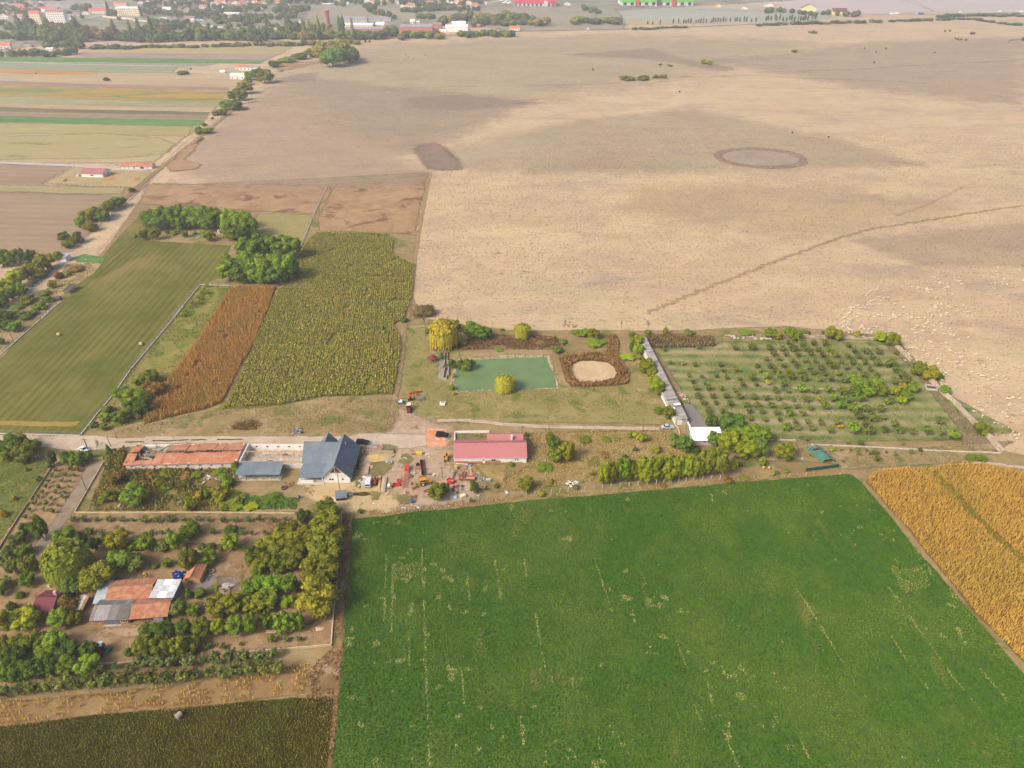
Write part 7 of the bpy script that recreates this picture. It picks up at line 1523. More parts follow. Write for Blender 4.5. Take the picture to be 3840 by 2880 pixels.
box_thing('steel_rods', 'grey steel rods sticking out right of the girder', 'rods', 'E1', 1640, 625, [('rod', '8d8f92', [('r', (-.7, .12 * k - .2, .3), (.9, .25 * k - .2, .4), .05) for k in range(4)])], .1)
box_thing('red_plough', 'small red plough below the brown girder', 'plough', 'E1', 1560, 780, [('beam', 'b83a38', [('r', (-.8, 0, .5), (.8, -.1, .4), .14), ('r', (-.3, 0, .5), (-.6, -.5, .1), .1), ('r', (.3, 0, .5), (.1, -.5, .1), .1)]), ('share', '8a4a3c', [('b', (-.6, -.5, .15), (.4, .15, .3), .4), ('b', (.1, -.5, .15), (.4, .15, .3), .4)])], -.3)
box_thing('rusty_loader_arm', 'rusty yellow loader arm left of the yellow loader tractor', 'loader arm', 'E1', 1450, 1000, [('arm', 'a8782c', [('r', (-1.2, -.3, .2), (0, .2, .7), .14), ('r', (0, .2, .7), (1.3, .3, .3), .14), ('r', (-.9, .3, .2), (.4, -.2, .5), .12)]), ('scoop', '8a5c2c', [('b', (-1.2, 0, .25), (.5, 1.0, .4), .3)])], .35)
box_thing('grey_drum', 'dented grey steel drum left of the loader arm', 'drum', 'E1', 1335, 920, [('shell', '8c94a0', [('c', (0, -.5, .35), (0, .5, .35), .34)]), ('lid', 'a4acb4', [('c', (0, -.56, .35), (0, -.5, .35), .3)])], .2)
box_thing('scrap_pieces', 'little heap of scrap metal beside the grey drum', 'scrap', 'E1', 1405, 905, [('piece', 'b39a8c', [('b', (brng.uniform(-.6, .6), brng.uniform(-.4, .4), .12), (.4, .25, .15), brng.uniform(0, 3)) for k in range(6)])], 0)
box_thing('wheelbarrow_hopper', 'yellow hopper lying on its side in the dirt yard', 'hopper', 'E1', 1505, 300, [('hopper', 'e8cc30', [('b', (0, 0, .5), (2.0, 1.1, .8)), ('b', (.9, .1, .5), (.5, .8, .6), .2)])], .06)
box_thing('red_chassis', 'rusty red chassis left of the yellow hopper', 'chassis', 'E1', 1392, 305, [('rail', 'b05a48', [('r', (-.8, -.25, .3), (.8, -.3, .3), .1), ('r', (-.8, .25, .3), (.8, .25, .3), .1), ('r', (-.5, -.3, .3), (-.5, .3, .3), .1), ('r', (.3, -.3, .3), (.3, .3, .3), .1)])], 0)
def heap(label, c, x, y, rx, ry, h, col, name='sand_pile', rz=0.):
 p = at(c, x, y, .02); b = MB(); rng = random.Random(label); n, m = 26, 7
 V = [(0, 0, h)]
 for j in range(1, m + 1):
  f = j / m
  for i in range(n):
   a = 6.2832 * i / n; k = 1 + .14 * math.sin(3 * a + 1) + .1 * math.sin(5 * a) + rng.uniform(-.04, .04)
   V.append((rx * f * k * math.cos(a), ry * f * k * math.sin(a), h * (1 - f ** 1.3) * (1 + rng.uniform(-.12, .12)) if j < m else -.03))
 F = [(0, 1 + i, 1 + (i + 1) % n) for i in range(n)]
 for j in range(m - 1):
  for i in range(n): F.append((1 + j * n + i, 1 + (j + 1) * n + i, 1 + (j + 1) * n + (i + 1) % n, 1 + j * n + (i + 1) % n))
 b.add(V, F); o = b.build(name, pm(col, .95, 0, .1, 1.2), None, p); o.rotation_euler.z = rz
 for f in o.data.polygons: f.use_smooth = True
 return tag(o, label, name.split('_')[-1])
heap('large pile of yellow sand right of the slate roof house', 'E1', 700, 350, 4.6, 2.6, 1.1, 'ccb27c', rz=.15)
heap('low ochre sand heap in front of the bungalow', 'A5', 910, 936, 5.0, 3.5, 1.2, 'c08a50'); heap('ochre sand heap at the right corner of the bungalow garden', 'A5', 1118, 942, 4, 3.5, 1.5, 'c48e54'); heap('pink sand heap near the lower orchard corner', 'C1', 1655, 1402, 1.3, .8, .35, 'd9b89c')
heap('grey ash heap with burnt edge below the walnut grove', 'C1', 700, 955, 1.8, 1.2, .3, 'b5aca4', 'ash_heap'); heap('brown earth heap beside the red elevator', 'E1', 1330, 760, 1.0, 1.2, .6, '8d5f48', 'earth_heap')
def junk(label, c, x, y, cols, r, n, name='rubble_heap', sz=.5, cat='heap'):
 t = thing(name, label, cat, at(c, x, y, .03)); rng = random.Random(label)
 for k, col in enumerate(cols):
  b = MB()
  for i in range(n): b.cbox((rng.uniform(-r, r), rng.uniform(-r * .8, r * .8), rng.uniform(.06, .35)), (rng.uniform(.3, 1) * sz * 1.6, rng.uniform(.3, 1) * sz, rng.uniform(.1, .35)), rng.uniform(0, 3), rng.uniform(-.4, .4))
  b.build(('debris', 'slab', 'scrap_piece', 'board')[k], pm(col, .9, 0, .15, 2), t)
 return t
junk('heap of grey bags and blue barrel beside the dark grey car', 'E1', 575, 130, ['c9c9d2', 'a9aab4'], 1.0, 6); junk('heap of orange bricks next to the grey bags', 'E1', 680, 150, ['e0a482', 'd09070'], 1.1, 9)
junk('heap of pale grey plastic sheets right of the sand pile', 'E1', 885, 460, ['d8dce4', 'b8bcc4'], 1.1, 8); junk('heap of broken tiles above the weathered plank stack', 'E1', 490, 560, ['dcb890', 'e4cdb0'], 1.1, 9)
junk('white debris strewn left of the lime gate', 'B7', 1175, 362, ['eae6e0'], .4, 3); junk('dark motorcycle-like scrap heap north of the lane', 'B4', 1590, 150, ['33363c', '6f93a8', 'b5b0ac'], 1.9, 9, 'scrap_heap', .6)
junk('white stones on the grass north of the lane', 'B4', 470, 182, ['f0ece6'], .4, 3, 'stone_heap', .4); junk('pink slabs below the scrap heap north of the lane', 'B4', 1530, 175, ['dcb8a4'], .8, 4); junk('orange brick heap with stones in front of the canopy', 'B4', 1510, 592, ['cf8a68', 'b87454'], 1.4, 12, sz=.45)
junk('two heaps of white broken boards below the ruined barn', 'B4', 848, 535, ['f2ede8', 'dcd4cc'], 1.2, 7); junk('pale bricks stacked next to the white boards below the barn', 'B4', 940, 545, ['dcc0ac', 'cbb09c'], 1.5, 12, sz=.6); junk('white boards lying in the scrub below the barn', 'B4', 805, 583, ['f0ece4'], .6, 2, sz=.7)
junk('white plastic waste in the scrub at the left', 'B4', 97, 770, ['eceaf0'], .7, 4); junk('pale stones in the scrub above the bright weeds', 'B4', 610, 750, ['d0c4b4'], .9, 5, 'stone_heap', .4); junk('white plastic sheet lying at the wire fence right of the house', 'B6', 460, 618, ['e8e4e0', 'f2f0ec'], 1.8, 8, 'slab_heap', .7)
junk('white plastic bag heap near the concrete posts', 'E2', 425, 1380, ['dcecf2', 'c0d4e0'], .75, 6); junk('pale rag on the dry grass below the yellow tub', 'E2', 1205, 1335, ['dcc8b4'], .5, 3); junk('white plastic sheet at the right of the scrap yard', 'E2', 2040, 1215, ['e8e6e4'], .7, 4); junk('white and green waste by the concrete posts', 'B5', 640, 1052, ['eef2f6'], .6, 3); junk('white bag at the fence corner', 'B5', 790, 1043, ['f2f0f6'], .35, 2)
junk('white rubble beside the asphalt drive behind the long shed', 'B2', 455, 735, ['eee4dc', 'dcae90'], 1.6, 8); junk('second white rubble heap beside the asphalt drive', 'B2', 490, 778, ['f0e8e0'], 1.2, 7); junk('white debris near the round olive tree', 'B2', 1195, 1190, ['e8e2da'], 1.0, 7); junk('white stones near the net tunnel', 'B2', 1420, 1260, ['dfe0d4'], 1.6, 9, 'stone_heap', .5)
junk('red machinery pieces by the byre', 'A5', 1225, 865, ['b87c6c', 'e6e0dc'], 2.2, 7); junk('timber and boards left of the byre', 'A5', 940, 815, ['d8ccbc', 'b09c88'], 4.5, 9, 'timber_heap', 1.0); junk('white bags at the garden corner by the dirt track', 'A5', 1225, 893, ['f0eeea'], 1.6, 3)
junk('firewood heap behind the storehouse', 'B8', 1690, 825, ['d9b070', 'c89c58'], 1.0, 12, 'firewood_heap', .35); junk('white plastic chairs lying behind the storehouse', 'B8', 1550, 865, ['f0ece8'], .35, 3); junk('hens and pots by the large willow', 'B8', 585, 940, ['f2ece0', 'cfa050'], .5, 3)
junk('grey branches and wire below the yellow hut', 'C1', 440, 1170, ['b5aca4', '8f857c'], .7, 6); junk('white waste bag near the white lamp post', 'B8', 385, 480, ['f4f4f4'], .25, 2); junk('dark burnt pile left of the walnut grove', 'C1', 690, 995, ['332c26'], 1.4, 8, sz=.4); junk('rusty scrap and blue machine by the fence', 'E1', 1390, 1190, ['9a6a48', '7a5034'], .9, 6)
junk('pile of loose branches on the pasture edge', 'B1', 1520, 150, ['b09a84', '9c866e'], 3.2, 7, 'branch_heap', 1.0); junk('black tarpaulin lying in the bungalow garden', 'A5', 550, 945, ['23222a'], 3.0, 8, 'tarpaulin', 1.6); junk('white bale and boxes by the long grove', 'A6', 1640, 420, ['f0f0f2'], 1.4, 3)
junk('timber scraps by the hedgerow fence', 'A6', 760, 432, ['b09c84', 'e8e2da'], 1.3, 4); junk('white debris on the grass by the right wall', 'B3', 735, 832, ['efe6d8'], .8, 3); junk('black waste under the ruined barn window', 'B4', 755, 460, ['24242a'], 1.6, 7, sz=.6); junk('grey bags on the grass behind the red roofed house', 'B5', 1790, 228, ['c4c0c0', 'a8a4a4'], .7, 5, sz=.5); junk('red sign boards in the reeds by the orchard', 'B2', 355, 335, ['d88a58'], .5, 3)
for x, y, lb, cs in ((300, 250, 'bricks by the house wall on the sandy lane', ['d8b498']), (1100, 560, 'pale rubble left of the red elevator', ['d8ccb8', 'b8a890']), (1180, 400, 'stones above the red elevator', ['e0d4c4']), (1380, 680, 'white boards between elevator and girder', ['ece4da', 'c8b49c']), (1700, 330, 'white stones right of the yellow hopper', ['e8dccc']), (1720, 700, 'tin pieces right of the girder', ['c8ccd0', 'b07858']), (1860, 730, 'pale slabs in the open yard', ['e6dacb']), (1100, 850, 'red machine parts above the red skip', ['c84c3c', '9a5040']), (900, 1120, 'boards below the cement mixer', ['cdb48c']),
 (1250, 1100, 'orange scrap below the elevator', ['c8743c', 'd8ccbc']), (1640, 1050, 'rusty parts under the loader tractor', ['7c5038', 'a86a44']), (1900, 480, 'grey stones near the yellow tractor', ['c4bcb4']), (540, 1300, 'white rubble on the pale sand', ['e4d8c4']), (60, 1130, 'blue and white waste by the tiny shed', ['6f8fb8', 'e8e4dc'])):
 junk('heap of ' + lb, 'E1', x, y, cs, .9, 6, sz=.5)
box_thing('blue_machine', 'blue grain machine next to rusty scrap by the fence', 'machine', 'E1', 1360, 1285, [('hopper', '2f5fa8', [('b', (0, 0, .7), (1.1, .8, .6), .3), ('b', (.1, -.5, .45), (.9, .5, .5), .3)]), ('leg', '2a4f8c', [('r', (-.4, -.3, 0), (-.4, -.3, .5), .08), ('r', (.4, -.3, 0), (.4, -.3, .5), .08), ('r', (0, .4, 0), (0, .4, .5), .08)]), ('chute', 'd8d8dc', [('b', (.2, -.4, .85), (.3, .3, .1), .3)])], .5)
# --- scrap corner by the red roofed house (crop E2)
t = thing('flat_trailer', 'red flatbed trailer carrying a tyre beside the bushes', 'trailer', at('E2', 840, 830), ang('E2', 640, 800, 1050, 815)); l = 5.0
for y in (-.75, .75): b = MB(); b.box(-l / 2, y - .04, .75, l / 2, y + .04, 1.15); b.build('side_board', pm('d84a50', .6, 0, .1, 2), t)
b = MB(); b.box(-l / 2, -.7, .7, l / 2, .7, .76); b.build('bed', pm('c8a882', .85, 0, .1), t); b = MB(); b.box(-l / 2, -.7, .77, -l / 2 + .06, .7, 1.1); b.build('end_board', pm('d84a50', .6), t)
for x in (-l * .38, l * .3):
 for y in (-.7, .7): wheel(t, x, y, .32, .2, LAMP)
def tyre(label, c, x, y, r, z=0.): o = MB().ring((0, 0, r * .25), r, r * .48, r * .5, 'Z', 16).build('tyre', pm('5c5858', .9, 0, .15, 2), None, at(c, x, y, ZB + z)); tag(o, label, 'tyre')
tyre('tractor tyre lying on the red flatbed trailer', 'E2', 740, 790, .75, .72); tyre('large tyre leaning behind the red trailer', 'E2', 735, 715, .8); tyre('grey tyre with rim left of the dark bush', 'E2', 705, 1035, .55); tyre('small tyre above the cream tank', 'E2', 548, 1235, .42); tyre('big black tyre on the grass by the canopy', 'B4', 1472, 622, .95)
box_thing('chain_harrow', 'grey chain harrow left of the red trailer', 'harrow', 'E2', 470, 690, [('rail', '77757a', [('r', (-.4, -1.9, .15), (.3, 2.0, .2), .1), ('r', (-.9, -1.9, .15), (-.2, 2.0, .2), .1)]), ('tine', '66646a', [('r', (-.9 + .1 * k, -1.8 + .5 * k, .2), (-.35 + .1 * k, -1.8 + .5 * k, .35), .12) for k in range(8)])], 0)
box_thing('hitch_bar', 'dark tow bar in front of the chain harrow', 'tow bar', 'E2', 540, 840, [('bar', '5c5450', [('r', (-1.0, 0, .15), (1.0, 0, .2), .07)]), ('eye', '4c4644', [('t', (1.1, 0, .2), .14, .06)])], 0)
box_thing('cream_crate', 'cream wooden crate at the left corner of the red roofed house', 'crate', 'E2', 495, 480, [('box', 'e4c48c', [('b', (0, 0, .55), (1.0, .9, 1.1))]), ('lid', 'd4b47c', [('b', (0, 0, 1.14), (1.06, .96, .08))])], 0)
box_thing('white_beam', 'long white beam lying along the house wall', 'beam', 'E2', 680, 350, [('beam', 'f0e6da', [('r', (-2.1, .25, .25), (2.1, -.35, .3), .22)])], 0)
junk('black stove and boxes by the peeling house wall', 'E2', 930, 345, ['2c282c', '8c8890'], .6, 4); junk('metal sheets and tins below the white beam', 'E2', 880, 430, ['ccd0dc', 'a8a49c', 'c09068'], 1.1, 5, sz=.7); junk('rusty and yellow machine parts behind the trailer', 'E2', 880, 560, ['d89a38', 'c07048', 'e8dccc'], 1.1, 8, sz=.5)
junk('broken tiles and boards left of the machine parts', 'E2', 690, 600, ['c88464', 'b5a898'], 1.2, 7, sz=.5); junk('firewood and boards stacked behind the trailer end', 'E2', 1010, 680, ['d8b898', 'b86c50', 'e4d0bc'], .9, 8, sz=.45)
box_thing('tall_rack', 'rusty upright rack at the trailer end', 'rack', 'E2', 1090, 740, [('rail', '8c4438', [('r', (0, -.9, .1), (.1, .9, .9), .12), ('r', (.3, -.9, .1), (.4, .9, .9), .12)]), ('bar', '7c3c34', [('r', (0, -.5 + .4 * k, .3 + .2 * k), (.35, -.5 + .4 * k, .3 + .2 * k), .08) for k in range(4)])], 0)
box_thing('white_cage', 'white metal cage frame right of the trailer', 'cage', 'E2', 1165, 730, [('rail', 'd6dcd8', [('r', (-.5, -.9, .2), (-.4, .9, .9), .08), ('r', (.5, -.9, .2), (.6, .9, .9), .08)]), ('bar', 'c8cec8', [('r', (-.5, -.8 + .35 * k, .25 + .15 * k), (.55, -.8 + .35 * k, .25 + .15 * k), .06) for k in range(6)])], -.15)
junk('spoked scrap frames beside the white cage', 'E2', 1350, 800, ['5c5058', 'd0c8c4'], .5, 5, sz=.5); box_thing('water_trough', 'pale blue metal water trough at the edge of the dry grass', 'trough', 'E2', 1500, 860, [('basin', 'b4c4cc', [('b', (0, 0, .4), (1.6, .8, .6))]), ('cover', 'c8d6dc', [('b', (0, 0, .73), (1.66, .86, .06))])], .08)
junk('green wire roll below the white cage', 'E2', 1240, 840, ['9cb09c', '8a9a88'], .7, 5, sz=.5)
for k, (x, y, col, lb) in enumerate(((425, 1060, 'e08a64', 'left orange plastic barrel behind the tyres'), (520, 1040, 'e49470', 'right orange plastic barrel behind the tyres'), (400, 1165, '3a3a42', 'dark barrel below the orange barrels'))):
 box_thing('barrel', lb, 'barrel', 'E2', x, y, [('shell', col, [('c', (0, 0, 0), (0, 0, .9), .38)]), ('lid', col, [('c', (0, 0, .9), (0, 0, .95), .33)])], 0)
box_thing('cream_can', 'cream plastic cans beside the dark barrel', 'can', 'E2', 500, 1150, [('body', 'f0deb0', [('b', (-.2, 0, .35), (.5, .4, .7)), ('b', (.2, -.3, .3), (.4, .4, .6))]), ('cap', 'f4f0ea', [('c', (-.2, 0, .7), (-.2, 0, .8), .1)])], .2)
box_thing('milk_crate', 'grey plastic crate below the grey tyre', 'crate', 'E2', 690, 1125, [('rail', '9a9a9a', [('r', (-.4, -.3 + .2 * k, .3), (.4, -.3 + .2 * k, .3), .06) for k in range(4)] + [('r', (-.4 + .27 * k, -.3, .31), (-.4 + .27 * k, .3, .31), .06) for k in range(4)]), ('base', '7c7c7c', [('b', (0, 0, .1), (.85, .65, .16))])], 0)
box_thing('gutter_piece', 'white and grey metal gutter piece below the dark green bush', 'gutter', 'E2', 915, 1150, [('channel', 'dcdfe6', [('r', (-1.1, -.12, .15), (1.1, .15, .2), .3)]), ('cap', '8a8d96', [('b', (-.4, 0, .35), (.3, .3, .1))])], 0)
box_thing('machine_casing', 'white machine casing with black wheel right of the dark bush', 'casing', 'E2', 1190, 1120, [('casing', 'dfe2ea', [('b', (0, .3, .45), (.6, 1.0, .7), .2)]), ('wheel', '2c2c2e', [('t', (0, -.45, .4), .3, .15)])], 0)
b = box_thing('yellow_tub', 'shallow yellow tub standing on the dirt right of the casing', 'tub', 'E2', 1335, 1085, [('underside', 'c09a60', [('o', (0, 0, .4), (.8, .55, .38), .02)]), ('tray', 'd8c068', [('c', (0, 0, .6), (0, 0, .66), .95)])], .0)
box_thing('cream_tank', 'cream plastic tank cube above the concrete posts', 'tank', 'E2', 715, 1370, [('tank', 'f0dfae', [('b', (0, 0, .5), (1.6, 1.3, .95), .45)]), ('lid', 'faf2de', [('b', (0, 0, 1.0), (1.3, 1.05, .08), .45)])], 0)
box_thing('hopper_sack', 'small orange tarpaulin by the sandy yard weeds', 'tarpaulin', 'B4', 1815, 693, [('sheet', 'd08848', [('b', (0, 0, .15), (1.2, .6, .25), .1)])], 0); box_thing('pale_board', 'pale board leaning at the tiny dark red shed', 'board', 'B4', 1885, 722, [('board', 'ead8c0', [('b', (0, 0, .6), (1.4, .1, 1.2), 0, 0, -.5)])], 0)
for k, (x, y) in enumerate(((1145, 705), (1600, 702))): box_thing('blue_barrel', ('left blue barrel beside the bright green weeds', 'right blue barrel beside the bright green weeds')[k], 'barrel', 'B4', x, y, [('shell', '2f62b4', [('c', (0, 0, 0), (0, 0, .9), .36)]), ('lid', '2a58a4', [('c', (0, 0, .9), (0, 0, .94), .3)])], 0)
for k in range(14):
 x, y = 2065 + (k % 5) * 32 + brng.uniform(-8, 8), 795 + (k // 5) * 30 + brng.uniform(-6, 6); c_ = brng.choice(['1c3c94', '234aa8', '16286a'])
 o = thing('blue_drum', f'blue plastic drum, {ordn(k)} of the crowd behind the zinc shed', 'drum', at('B8', x, y), 0, 'blue drums behind the zinc roofed shed'); b = MB(); b.cyl((0, 0, 0), (0, 0, .88), .36, None, 10); b.build('shell', pm(c_, .5, 0, .08), o); b = MB(); b.cyl((0, 0, .88), (0, 0, .93), .3, None, 10); b.build('lid', pm('8fa4c4' if k % 3 == 0 else c_, .5), o)
for k, (x, y) in enumerate(((515, 852), (497, 878), (486, 900))): tag(MB().cyl((0, 0, 0), (0, 0, .08), .33, None, 9).build('stepping_stone', pm('d8bc90', .9), None, at('C1', x, y)), f'round cream stepping stone, {ordn(k)} from the top beside the yellow hut', 'stepping stone', 'stepping stones beside the yellow hut')
tag(MB().ring((0, 0, .25), .75, .55, .5, 'Z', 16).build('well_ring', pm('b88878', .9), None, at('C1', 540, 818)), 'round brick well ring right of the yellow hut', 'well')
box_thing('bench', 'pale wooden bench in the lower orchard', 'bench', 'C1', 1155, 1455, [('seat', 'c0a888', [('b', (0, 0, .45), (2.6, .5, .08))]), ('leg', 'a08868', [('b', (-1.1, 0, .2), (.1, .45, .4)), ('b', (1.1, 0, .2), (.1, .45, .4))]), ('backrest', 'b89c7c', [('b', (0, .28, .75), (2.6, .06, .35))])], .0)
box_thing('garden_bench', 'white garden bench under the grey green bush', 'bench', 'B8', 1580, 765, [('seat', 'efe9e0', [('b', (0, 0, .42), (1.3, .45, .08))]), ('leg', 'dcd4c8', [('b', (-.5, 0, .2), (.1, .4, .4)), ('b', (.5, 0, .2), (.1, .4, .4))])], .1)
box_thing('goal_frame', 'white leaning frame on the left meadow', 'frame', 'B7', 475, 395, [('post', 'f0ece4', [('r', (-.5, 0, 0), (-.7, 0, 1.7), .14), ('r', (.6, 0, 0), (.5, 0, 1.6), .1)]), ('bar', 'e8e0d4', [('r', (-.7, 0, 1.6), (.5, 0, 1.6), .2)])], 0)
box_thing('green_cart', 'small green cart beside the red tractor', 'cart', 'C2', 1170, 405, [('tray', '2f6c4c', [('b', (0, 0, .5), (1.0, 1.7, .35), -.3)]), ('wheel', '2c2c2c', [('t', (.5, 0, .2), .25, .1), ('t', (-.5, 0, .2), .25, .1)])], 0)
box_thing('yellow_machine', 'small yellow tiller parked between orchard rows', 'tiller', 'B2', 1772, 1003, [('body', 'f0a818', [('b', (-.6, 0, .5), (.9, .6, .6)), ('b', (.6, .15, .5), (.9, .6, .6))]), ('wheel', '2a2a2a', [('t', (-.6, -.3, .2), .3, .15), ('t', (.6, -.2, .2), .3, .15)])], .05)
for k, (x, y) in enumerate(((1135, 1345), (1180, 1345))): box_thing('straw_hive', ('left of two small straw hives', 'right of two small straw hives')[k] + ' on the rubble strip', 'hive', 'B2', x, y, [('dome', 'cdb050', [('o', (0, 0, .5), (.5, .5, .55), .05)]), ('base', 'a89048', [('c', (0, 0, 0), (0, 0, .1), .5)])], 0)
box_thing('deck_chair', 'white deck chair at the pond edge by the willow', 'chair', 'B1', 1052, 702, [('seat', 'dfe0e4', [('b', (0, 0, .35), (1.0, .5, .08), .3)]), ('backrest', 'e8e8ec', [('b', (-.5, .1, .6), (.1, .5, .6), .3)])], 0)
box_thing('garden_tank', 'round white tank beside the long grove', 'tank', 'A6', 1820, 385, [('tank', 'd8dce0', [('c', (0, 0, 0), (0, 0, 1.8), .75)]), ('lid', 'c4c8cc', [('c', (0, 0, 1.8), (0, 0, 1.95), .4)])], 0)
box_thing('white_sign', 'white board standing before the long grove', 'board', 'A6', 1523, 340, [('board', 'f2f2f2', [('b', (0, 0, .9), (1.3, .1, 1.2))]), ('post', '8c8478', [('b', (0, .1, .4), (.1, .1, .8))])], .1)
for k, (c, x, y, rz, lb, col) in enumerate((('A7', 545, 268, .2, 'left straw bale lying on the mown field', 'd9b88c'), ('A7', 1302, 355, .1, 'right straw bale near the fence on the mown field', 'dcbc90'), ('C2', 1925, 1115, 1.0, 'greyish straw bale at the top of the dark grass field', 'b3a496'))):
 t = thing('straw_bale', lb, 'bale', at(c, x, y, .05), rz); b = MB(); b.cyl((-.62, 0, .68), (.62, 0, .68), .7, None, 18); b.build('straw', pm(col, .95, 0, .12, 3), t)
 for s in (-1, 1): b = MB(); b.cyl((.62 * s, 0, .68), (.632 * s, 0, .68), .55, .5, 14); b.build('end_face', pm('c8a478' if k < 2 else 'a09084', .95, 0, .2, 5), t)
# --- people
def person(label, loc, rz, top, legs, hat=None, skin=(.42, .26, .18)):
 t = thing('person', label, 'person', loc, rz)
 me = bpy.data.meshes.new('body')
 V = [(0, 0, .95), (0, 0, 1.15), (0, .01, 1.38), (0, .02, 1.52), (0, .04, 1.66), (-.19, 0, 1.4), (-.27, .06, 1.15), (-.24, .22, .98), (.19, 0, 1.4), (.27, -.02, 1.14), (.25, .08, .9), (-.1, 0, .9), (-.12, .12, .5), (-.12, .1, .08), (-.12, .2, .04), (.1, 0, .9), (.12, -.08, .5), (.12, -.16, .08), (.12, -.06, .04)]
 E = [(0, 1), (1, 2), (2, 3), (3, 4), (2, 5), (5, 6), (6, 7), (2, 8), (8, 9), (9, 10), (0, 11), (11, 12), (12, 13), (13, 14), (0, 15), (15, 16), (16, 17), (17, 18)]
 rad = [.15, .14, .17, .06, .1, .07, .055, .04, .07, .055, .04, .1, .075, .05, .05, .1, .075, .05, .05]
 me.from_pydata(V, E, []); o = bpy.data.objects.new('body', me); COL.objects.link(o); o.parent = t
 m = o.modifiers.new('skin', 'SKIN')
 for i, r in enumerate(rad): me.skin_vertices[0].data[i].radius = (r, r)
 me.skin_vertices[0].data[0].use_root = True
 o.modifiers.new('sub', 'SUBSURF').levels = 1; o.modifiers['sub'].render_levels = 1
 w = N('clothed_body'); x = w.n('SeparateXYZ'); w.l(w.obj(), x.inputs[0])
 c = w.mix(w.ramp(x.outputs[2], .93, .95), lin(legs), lin(top)); c = w.mix(w.ramp(x.outputs[2], 1.5, 1.52), c, skin)
 me.materials.append(w.done(w.bsdf(c, .85)))
 b = MB(); b.blob((0, .02, 1.72), (.11, .12, .09), 8, 5); b.build('hair' if not hat else 'hat', pm(hat or '3a2c22', .9), t)
person('person in a pale top walking on the lane, left one', at('B7', 1205, 222), 1.2, 'cfc8c8', '5c5c64'); person('person in a blue top pushing a bicycle on the lane, right one', at('B7', 1225, 218), 1.4, '8a94b8', '4a4a54'); person('person in blue clothes working at the edge of the rusty corn', at('A7', 1698, 468), .4, 'b8c4dc', '2f4fa0', 'e8dcc8')
p = at('B7', 1216, 250); t = thing('bicycle', 'dark bicycle held by the walkers on the lane', 'bicycle', p, 1.4)
for x in (-.5, .5): b = MB(); b.ring((x, 0, .33), .34, .29, .05, 'Y', 14); b.build('wheel', RUBBER, t)
b = MB(); b.bar((-.5, 0, .33), (-.15, 0, .85), .05); b.bar((-.15, 0, .85), (.35, 0, .8), .05); b.bar((.35, 0, .8), (.5, 0, .33), .05); b.bar((-.05, 0, .3), (.35, 0, .8), .05); b.bar((-.05, 0, .3), (-.15, 0, .85), .05); b.build('frame', DARK, t); b = MB(); b.bar((.35, -.3, 1.0), (.35, .3, 1.0), .05); b.bar((.35, 0, .8), (.35, 0, 1.0), .04); b.build('handlebar', DARK, t)
# ------------------------------------------------------------------ far belt of trees, the town, the flock
def low_crown(seed):
 g = rs(seed); Vs, Fs, k = [], [], 0
 for i in range(7):
  iv, fi = ico(); a = i * 2.4; q = .26 * g.rand() + .05; r = .2 + .1 * g.rand()
  c = (q * math.cos(a), q * math.sin(a), .3 + .45 * i / 7) if i else (0, 0, .45)
  m = np.array([i_ for i_ in range(len(fi))])[::4 if i else 1]
  V = np.array(c) + iv * r * (1 + g.normal(0, .12, (len(iv), 1))); Vs.append(V); Fs.append(fi[m] + k); k += len(V)
 D = g.normal(0, 1, (260, 3)); D /= np.linalg.norm(D, axis=1, keepdims=True)
 lv, lf = leaf_quads(D * np.array([.45, .45, .42]) * g.uniform(.8, 1.1, (260, 1)) + np.array([0, 0, .5]), D, .15, g)
 return np.concatenate(Vs + [lv]), np.concatenate(Fs + [lf[:, :3] + k, lf[:, [0, 2, 3]] + k])
LOW = [low_crown(i) for i in range(4)]
FAR = []
def belt(where, c, pts, n, w, h, hues, group, kind='round', sp=6, seed=1):
 """trees in a line or band; pts are feet along the band, sp its spread, all in crop pixels"""
 r = random.Random(seed + n); P = [Vector(p) for p in pts]; ln = [(a - b).length for a, b in zip(P, P[1:])]; T = sum(ln); out = []
 for i in range(n):
  d = T * (i + r.uniform(.1, .9)) / n; j = 0
  while j < len(ln) - 1 and d > ln[j]: d -= ln[j]; j += 1
  q = P[j].lerp(P[j + 1], d / ln[j]); x, y = q.x, q.y + r.uniform(-sp, sp); ww, hh = w * r.uniform(.75, 1.3), h * r.uniform(.7, 1.2)
  if kind == 'poplar': out.append(f'{c} {x - ww / 2:.0f} {y - hh:.0f} {x + ww / 2:.0f} {y:.0f} {kind} {r.choice(hues)}'); continue
  p, a, b = boxtree(c, x - ww / 2, y - hh, x + ww / 2, y, kind); FAR.append((p, a, b, np.array(HUE[r.choice(hues)]) * r.uniform(.5, .85), r.randrange(4), r.uniform(0, 6.28)))
 if out: grove(where, ';'.join(out), group)
